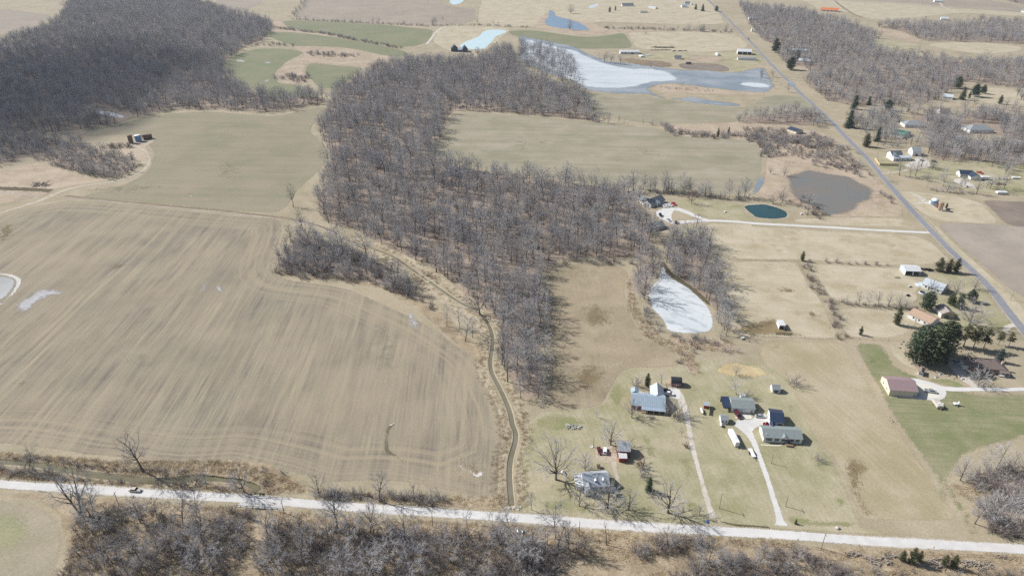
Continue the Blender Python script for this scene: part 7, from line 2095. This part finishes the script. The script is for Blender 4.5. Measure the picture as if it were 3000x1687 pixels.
pole('utility pole below the road left of the dead snag', 'D3', (632, 1062), (640, 935))
pole('thin utility pole on the bare field right of the road', 'E5', (2318, 772), (2375, 580), False)
pole('utility pole by the tan fence', 'E7', (262, 690), (285, 570), False)
pole('far utility pole at the paved road by the grove', 'F5', (2145, 545), (2145, 455), False)
pole('utility pole left of the reedy roadside', 'B4', (1478, 735), (1480, 690), False)

# bridge over the creek
a, b = G('F4', 1590, 520), G('F4', 2262, 560)
rz = math.atan2(b[1] - a[1], b[0] - a[0])
r = tag(empty('road_bridge', (a[0], a[1] + .1, 0), rz), 'small road bridge with low railings over the creek', 'bridge')
BL = math.hypot(b[0] - a[0], b[1] - a[1])
MB().box(1.5, BL - .6, -.1, 5.6, -.55, .03).build('deck', 'stone', r)
for y, nm in ((-.05, 'railing'), (5.55, 'railing')):
    o = MB().box(0, BL + (.6 if y > 1 else 0), y - .05, y + .05, .55, .85).build(nm, 'steel', r)
    for i in range(9):
        x = .2 + i * (BL - .4) / 8
        MB().box(x - .08, x + .08, y - .13, y + .03, -.3, .9).build('post', 'post_wood', o)
for x in (3.5, BL - 3.2):
    MB().box(x - .3, x + .3, .0, 5.5, -1.7, -.5).build('abutment', 'stone', r)
# twin culvert pipes below the road
for t_, lab in (((1020, 705), 'left corrugated culvert pipe below the gravel road'), ((1135, 705), 'right corrugated culvert pipe below the gravel road')):
    x, y = G('F8', *t_)
    r = tag(empty('culvert_pipe', (x, y, 0), -math.pi / 2 + .2), lab, 'pipe')
    MB().tube([(-1.3, 0, .45), (0, 0, .40)], [.5, .5], 14, False).build('pipe', 'steel', r, True)
    MB().tube([(-1.28, 0, .45), (-.12, 0, .405)], [.45, .45], 14).build('bore_shade', 'dark', r)  # near-black plug paints the shade inside the pipe
# stone headwall where the ditch passes under the road
x, y = G('D2', 2420, 805)
r = tag(empty('headwall', (x, y, 0), 0), 'pale stone rubble at the roadside end of the ditch', 'rubble')
rg = random.Random(5)
for i in range(26):
    cx, cy, s_ = rg.uniform(-3.4, 3.4), rg.uniform(-1.1, .6) - .0, rg.uniform(.2, .5)
    bm = bmesh.new()
    bmesh.ops.create_icosphere(bm, subdivisions=1, radius=s_)
    for v in bm.verts:
        v.co = Vector((v.co.x * rg.uniform(.8, 1.3), v.co.y * rg.uniform(.8, 1.2), v.co.z * .6)) + Vector((cx, cy, .1))
    me = bpy.data.meshes.new('stone')
    bm.to_mesh(me)
    bm.free()
    me.materials.append(MATS['stone'])
    o = bpy.data.objects.new('stone', me)
    COL.objects.link(o)
    o.parent = r

# fences
def fence(name, label, t, pts, sp=6, h=1.2, wires=(.5, .85, 1.15), mat='post_wood'):
    P = resample([G(t, *p) for p in pts], sp, False)
    r = tag(empty(name, (P[0][0], P[0][1], 0)), label, 'fence')
    pm = None
    for q in P:
        if pm is None:
            o = MB().box(-.07, .07, -.07, .07, 0, h).build('post', mat, r)
            pm = o.data
        else:
            o = bpy.data.objects.new('post', pm)
            COL.objects.link(o)
            o.parent = r
        o.location = (q[0] - P[0][0], q[1] - P[0][1], 0)
    for z in wires:
        MB().tube([(q[0] - P[0][0], q[1] - P[0][1], z) for q in P], [.02] * len(P), 3, False).build('wire', 'rust_metal', r)
fence('wire_fence', 'wire fence along the lower side of the trampled pasture', 'C4', [(0, 604), (240, 600), (640, 618), (850, 628)])
fence('wire_fence', 'wire fence between mown pasture and shelter pasture', 'B3', [(2040, 1160), (2300, 1168), (2576, 1172)])
fence('wire_fence', 'wire fence left of the fence corner evergreen', 'B4', [(180, 1170), (410, 1175)])
fence('wire_fence', 'long wire fence slanting down the right side of the pasture', 'B4', [(430, 1180), (500, 1300), (590, 1449)])
fence('wire_fence', 'wire fence below the dry pasture left of the pines', 'C4', [(890, 615), (1150, 632), (1440, 640)])
fence('wire_fence', 'wire fence below the mown pasture behind the roadside barn', 'B4', [(740, 1188), (1100, 1212), (1360, 1225)])
fence('wire_fence', 'roadside wire fence beside the log piles', 'D4', [(1640, 1240), (1900, 1252), (2300, 1275), (2576, 1290)], 4)
fence('wire_fence', 'wire fence in the rough grass right of the lower creek', 'D4', [(100, 1160), (400, 1170), (650, 1200), (900, 1265)], 4)
fence('wire_fence', 'short wire fence at the marsh edge', 'F3', [(0, 765), (250, 780), (490, 800)], 6)
P = [G('E7', 30, 470), G('E7', 95, 500), G('E7', 430, 505)]
P0 = P[0]
r = tag(empty('board_fence', (P0[0], P0[1], 0)), 'tan wooden board fence enclosing a yard by the paved road', 'fence')
for (xa, ya), (xb, yb) in ((G('E7', 15, 395), G('E7', 95, 500)), (G('E7', 95, 500), G('E7', 430, 505))):
    n = max(2, int(math.hypot(xb - xa, yb - ya) / 2.4))
    for i in range(n):
        x0, y0, x1, y1 = xa + (xb - xa) * i / n, ya + (yb - ya) * i / n, xa + (xb - xa) * (i + .97) / n, ya + (yb - ya) * (i + .97) / n
        d = Vector((x1 - x0, y1 - y0)).normalized() * .06
        nx, ny = -d.y, d.x
        MB().hexa([(x0 - P0[0] - nx, y0 - P0[1] - ny, 0), (x1 - P0[0] - nx, y1 - P0[1] - ny, 0), (x1 - P0[0] + nx, y1 - P0[1] + ny, 0), (x0 - P0[0] + nx, y0 - P0[1] + ny, 0),
                   (x0 - P0[0] - nx, y0 - P0[1] - ny, 2.2), (x1 - P0[0] - nx, y1 - P0[1] - ny, 2.2), (x1 - P0[0] + nx, y1 - P0[1] + ny, 2.2), (x0 - P0[0] + nx, y0 - P0[1] + ny, 2.2)]).build('panel', 'fence_wood', r)
r, L = site('garden_fence', 'weathered plank fence below the tiny red shed', 'fence', 'E1', (2365, 1255), (2378, 1085))
for i in range(7):
    MB().box(L * i / 7, L * (i + .93) / 7, -.05, .05, 0, 1.6).build('plank', 'post_wood', r)

# log piles, brush piles, rubble
def pile(name, label, cat, t, c, w, d, n, mat, ln, rad, seed, h=.8, wild=.5, piece='log'):
    rg = random.Random(seed)
    x, y = G(t, *c)
    r = tag(empty(name, (x, y, 0), rg.uniform(-.2, .2)), label, cat)
    base = None
    for i in range(n):
        if base is None:
            o = MB().tube([(-.5, 0, 0), (.5, 0, 0)], [1, .8], 6).build(piece, mat, r)
            base = o.data
        else:
            o = bpy.data.objects.new(piece, base)
            COL.objects.link(o)
            o.parent = r
        q = rg.gauss(0, .4)
        o.location = (rg.uniform(-w, w) / 2, rg.uniform(-d, d) / 2, rad + rg.random() * h * math.exp(-q * q))
        o.rotation_euler = (0, rg.gauss(0, .12), rg.gauss(0, wild))
        k = rad * rg.uniform(.6, 1.2)
        o.scale = (ln * rg.uniform(.5, 1.2), k, k)
for i, (c, w, d, n, lab) in enumerate([((970, 1245), 5, 2, 26, 'log pile farthest left below the gravel road'), ((1100, 1285), 2.5, 4, 14, 'pale upright logs right of the leftmost log pile'), ((1230, 1310), 7, 3.5, 40, 'scattered log pile left of the three cedars'),
                              ((1330, 1260), 4, 1.6, 18, 'log pile behind the three cedars'), ((1720, 1340), 7, 5, 60, 'largest log pile between the cedar groups'), ((2060, 1335), 6, 2.4, 30, 'log pile right of the cedar pair'), ((2190, 1355), 6, 2.6, 34, 'log pile farthest right below the road'), ((2370, 1270), 3, 1.5, 10, 'small pale log pile by the roadside fence')]):
    pile('log_pile', lab, 'logs', 'D4', c, w, d, n, 'log', 2.6, .16, 40 + i, .7, .5)
pile('rubble_pile', 'pile of pale broken boards on the green lawn left of the spreading tree', 'debris', 'D3', (578, 48), 7, 3, 46, 'stone', 1.6, .16, 60, .9, 1.5, 'board')
pile('rubble_pile', 'heap of grey branches on the lawn below the evergreen', 'debris', 'D3', (1345, 690), 7, 2.6, 46, 'post_wood', 2.0, .08, 61, .9, 1.2, 'branch')
pile('brush_pile', 'heap of cut brush left of the farm track', 'debris', 'B1', (385, 460), 14, 7, 50, 'post_wood', 5, .2, 62, 2.4, 1.2, 'branch')
pile('brush_pile', 'grey brush heap at the edge of the yard below the frozen pond', 'debris', 'C3', (1575, 840), 4, 3, 40, 'post_wood', 1.8, .09, 63, 1.6, 1.4, 'branch')
pile('brush_pile', 'small brush heap before the red farmhouse', 'debris', 'E1', (820, 1320), 2.4, 1.8, 30, 'post_wood', 1.4, .08, 64, 1.3, 1.4, 'branch')
pile('sand_heap', 'low heap of pale litter left of the round pool', 'debris', 'E5', (190, 345), 4, 2, 26, 'log', 1.4, .16, 65, .4, 1.4, 'piece')
pile('junk_pile', 'reddish junk heap in the yard right of the navy roofed house', 'debris', 'E7', (2150, 825), 9, 4, 40, 'rust_metal', 2.4, .3, 66, 1.4, 1.4, 'scrap')
pile('junk_pile', 'pale junk heap above the reddish one', 'debris', 'E7', (2200, 735), 10, 3, 36, 'stone', 2.4, .3, 67, 1.0, 1.4, 'scrap')
pile('junk_pile', 'row of dark implements on the far side of the farmstead', 'debris', 'E8', (830, 205), 36, 3, 40, 'post_wood', 4, .4, 68, 1.2, .3, 'implement')
pile('junk_pile', 'dark machinery row right of the farmstead barn', 'debris', 'E8', (1130, 218), 26, 3, 30, 'dark', 3, .4, 69, 1.2, .5, 'implement')
pile('junk_pile', 'white scrap beside the farmstead barn', 'debris', 'E8', (650, 285), 16, 5, 30, 'trim', 3, .35, 70, 1.2, 1.2, 'scrap')
pile('junk_pile', 'upper dark implement rows above the farmstead', 'debris', 'E8', (870, 165), 40, 5, 50, 'dark', 5, .4, 71, 1.4, .2, 'implement')
pile('dark_machine', 'dark machinery right of the pale blue roadside barn', 'debris', 'E5', (750, 205), 7, 2, 24, 'dark', 2, .3, 72, 1.3, .8, 'part')
r, L = site('dark_wagon', 'dark wagon on the bare soil before the farmstead', 'wagon', 'E8', (1235, 425), (1315, 425))
MB().box(0, L, 0, 4, 1.0, 3.2).build('box', 'brown_paint', r)
for x in (L * .2, L * .8):
    for y in (.3, 3.7):
        MB().tube([(x, y - .15, .6), (x, y + .15, .6)], [.6, .6], 10).build('wheel', 'rubber', r)
# small things
x, y = G('E2', 1335, 935)
r = tag(empty('tractor_loader', (x, y, 0), .2), 'red farm implement on the white court before the breezeway', 'tractor')
MB().box(-1.2, 1.0, -.5, .5, .6, 1.3).build('hood', 'red_paint', r)
MB().box(-.4, .5, -.45, .45, 1.3, 1.9).build('seat', 'dark', r)
for px, py, R in ((-.9, .75, .75), (-.9, -.75, .75), (.9, .6, .45), (.9, -.6, .45)):
    MB().tube([(px, py - .15, R), (px, py + .15, R)], [R, R], 12).build('wheel', 'rubber', r)
MB().box(1.0, 2.2, -.9, .9, .1, .5).build('bucket', 'red_paint', r)
MB().box(-3.6, -1.3, -.2, .2, .3, .5).build('boom', 'red_paint', r)
x, y = G('D3', 1840, 938)
r = tag(empty('tarp_bundle', (x, y, 0)), 'blue tarp bundle under the small tree at the foot of the long drive', 'tarp')
MB().lathe([(.8, 0), (.75, .3), (.45, .5), (.01, .6)], 9).build('cover', 'tarp_blue', r)
x, y = G('D4', 1718, 1195)
r = tag(empty('marker_post', (x, y, 0)), 'yellow road marker right of the three cedars', 'sign')
MB().box(-.04, .04, -.04, .04, 0, 1.3).build('post', 'steel', r)
MB().box(-.18, .18, -.08, -.045, .8, 1.7).build('plate', 'yellow_sign', r)
x, y = G('D4', 815, 998)
r = tag(empty('garden_stone', (x, y, 0)), 'pale boulder on the roadside lawn right of the planting bed', 'stone')
MB().lathe([(.8, 0), (.85, .4), (.55, .8), (.01, .95)], 8).build('boulder', 'stone', r)
for c, lab in (((1135, 385), 'upper white garden seat on the lawn beside the shaded drive'), ((1070, 438), 'lower white garden seat on the lawn beside the shaded drive')):
    x, y = G('E4', *c)
    r = tag(empty('garden_bench', (x, y, 0), .4), lab, 'bench')
    MB().box(-.9, .9, -.35, .35, .4, .5).build('seat', 'trim', r)
    MB().box(-.9, .9, .3, .38, .5, 1.0).build('backrest', 'trim', r)
    for xx in (-.8, .8):
        MB().box(xx - .05, xx + .05, -.3, .3, 0, .4).build('leg', 'trim', r)
for t_, c, lab, mt in (('C4', (1480, 215), 'dark tipped wheelbarrow and grill below the trampoline', 'dark'), ('C4', (1495, 130), 'small white lawn machine left of the larger pool', 'stone'), ('B4', (475, 735), 'small white pump box at the edge of the teal pond', 'trim'), ('C3', (2175, 620), 'white water trough at the pasture gate', 'trim'), ('B3', (2010, 715), 'white lawn furniture heap left of the teal pond', 'trim')):
    x, y = G(t_, *c)
    r = tag(empty('yard_box', (x, y, 0), .3), lab, 'equipment')
    MB().box(-.9, .9, -.6, .6, .25, 1.0).build('box', mt, r)
    for xx in (-.6, .6):
        MB().tube([(xx, -.65, .28), (xx, .65, .28)], [.28, .28], 8).build('roller', 'rubber', r)
x, y = G('D3', 1640, 232)
plant('rbush', 'bare_shrub', (x, y), 2.6, 'rusty orange shrub left of the long drive', 'shrub')
x, y = G('D3', 1210, 420)
plant('rbush', 'bare_shrub', (x, y), 4.6, 'rusty orange shrub behind the evergreen on the lawn', 'shrub', wide=1.1)
x, y = G('D3', 1225, 520)
plant('gbush1', 'bare_shrub', (x, y), 5.5, 'grey shrub left of the evergreen on the lawn', 'shrub')
for c, h, lab in (((1600, 770), 2.2, 'small grey shrub on the lawn near the brush heap'), ((2200, 1180), 4.5, 'dark bare shrub right of the tiny white shed')):
    plant('gbush0', 'bare_shrub', G('C3', *c), h, lab, 'shrub')
plant('gbush2', 'bare_shrub', G('D4', 620, 365), 4.2, 'lone small bare shrub in the hay meadow left of the ruts', 'shrub')
# ------------------------------------------------------------------ the air: thin blue haze over the whole countryside
b = MB().box(-9100, 9100, -1600, 16100, -3, 226)
hm = bpy.data.materials.new('haze')
hm.use_nodes = True
hn = hm.node_tree
hn.nodes.clear()
ho = hn.nodes.new('ShaderNodeOutputMaterial')
pv = hn.nodes.new('ShaderNodeVolumePrincipled')
pv.inputs['Density'].default_value = 0.000065
pv.inputs['Color'].default_value = (.80, .88, 1.0, 1)
pv.inputs['Anisotropy'].default_value = 0.2
hn.links.new(pv.outputs[0], ho.inputs['Volume'])
MATS['haze'] = hm
tag(b.build('haze', 'haze'), 'thin bluish haze in the air over the fields', 'haze', kind='stuff')

# ------------------------------------------------------------------ a passing cloud, high to the left, that shades the left wood
gx, gy = G('O', 30, 250)
gx, gy = gx - 70, gy + 45
ct = 900 / math.sin(SUN_EL)
bm = bmesh.new()
bmesh.ops.create_icosphere(bm, subdivisions=5, radius=1.0)
for v in bm.verts:
    p = v.co.copy()
    k = 1 + .16 * math.sin(3.1 * p.x + 1.7 * p.y) + .13 * math.sin(5.3 * p.y + 2.0) * math.cos(4.1 * p.x) + .08 * math.sin(11 * p.x + 3) * math.sin(9 * p.y) + .05 * math.sin(17 * p.z + 8 * p.x)
    v.co = Vector((p.x * 270 * k, p.y * 330 * k, (p.z * 75 * k) if p.z > 0 else p.z * 25))
me = bpy.data.meshes.new('cloud')
bm.to_mesh(me)
bm.free()
cm = bpy.data.materials.new('cloud')
cm.use_nodes = True
cn = cm.node_tree
cn.nodes.clear()
co = cn.nodes.new('ShaderNodeOutputMaterial')
cv = cn.nodes.new('ShaderNodeVolumePrincipled')
cv.inputs['Density'].default_value = 0.0105
cv.inputs['Color'].default_value = (1, 1, 1, 1)
cn.links.new(cv.outputs[0], co.inputs['Volume'])
me.materials.append(cm)
o = bpy.data.objects.new('cloud', me)
COL.objects.link(o)
o.location = (gx + sd.x * ct, gy + sd.y * ct, 900)
tag(o, 'thin fair-weather cloud above the left wood, out of view', 'cloud', kind='stuff')
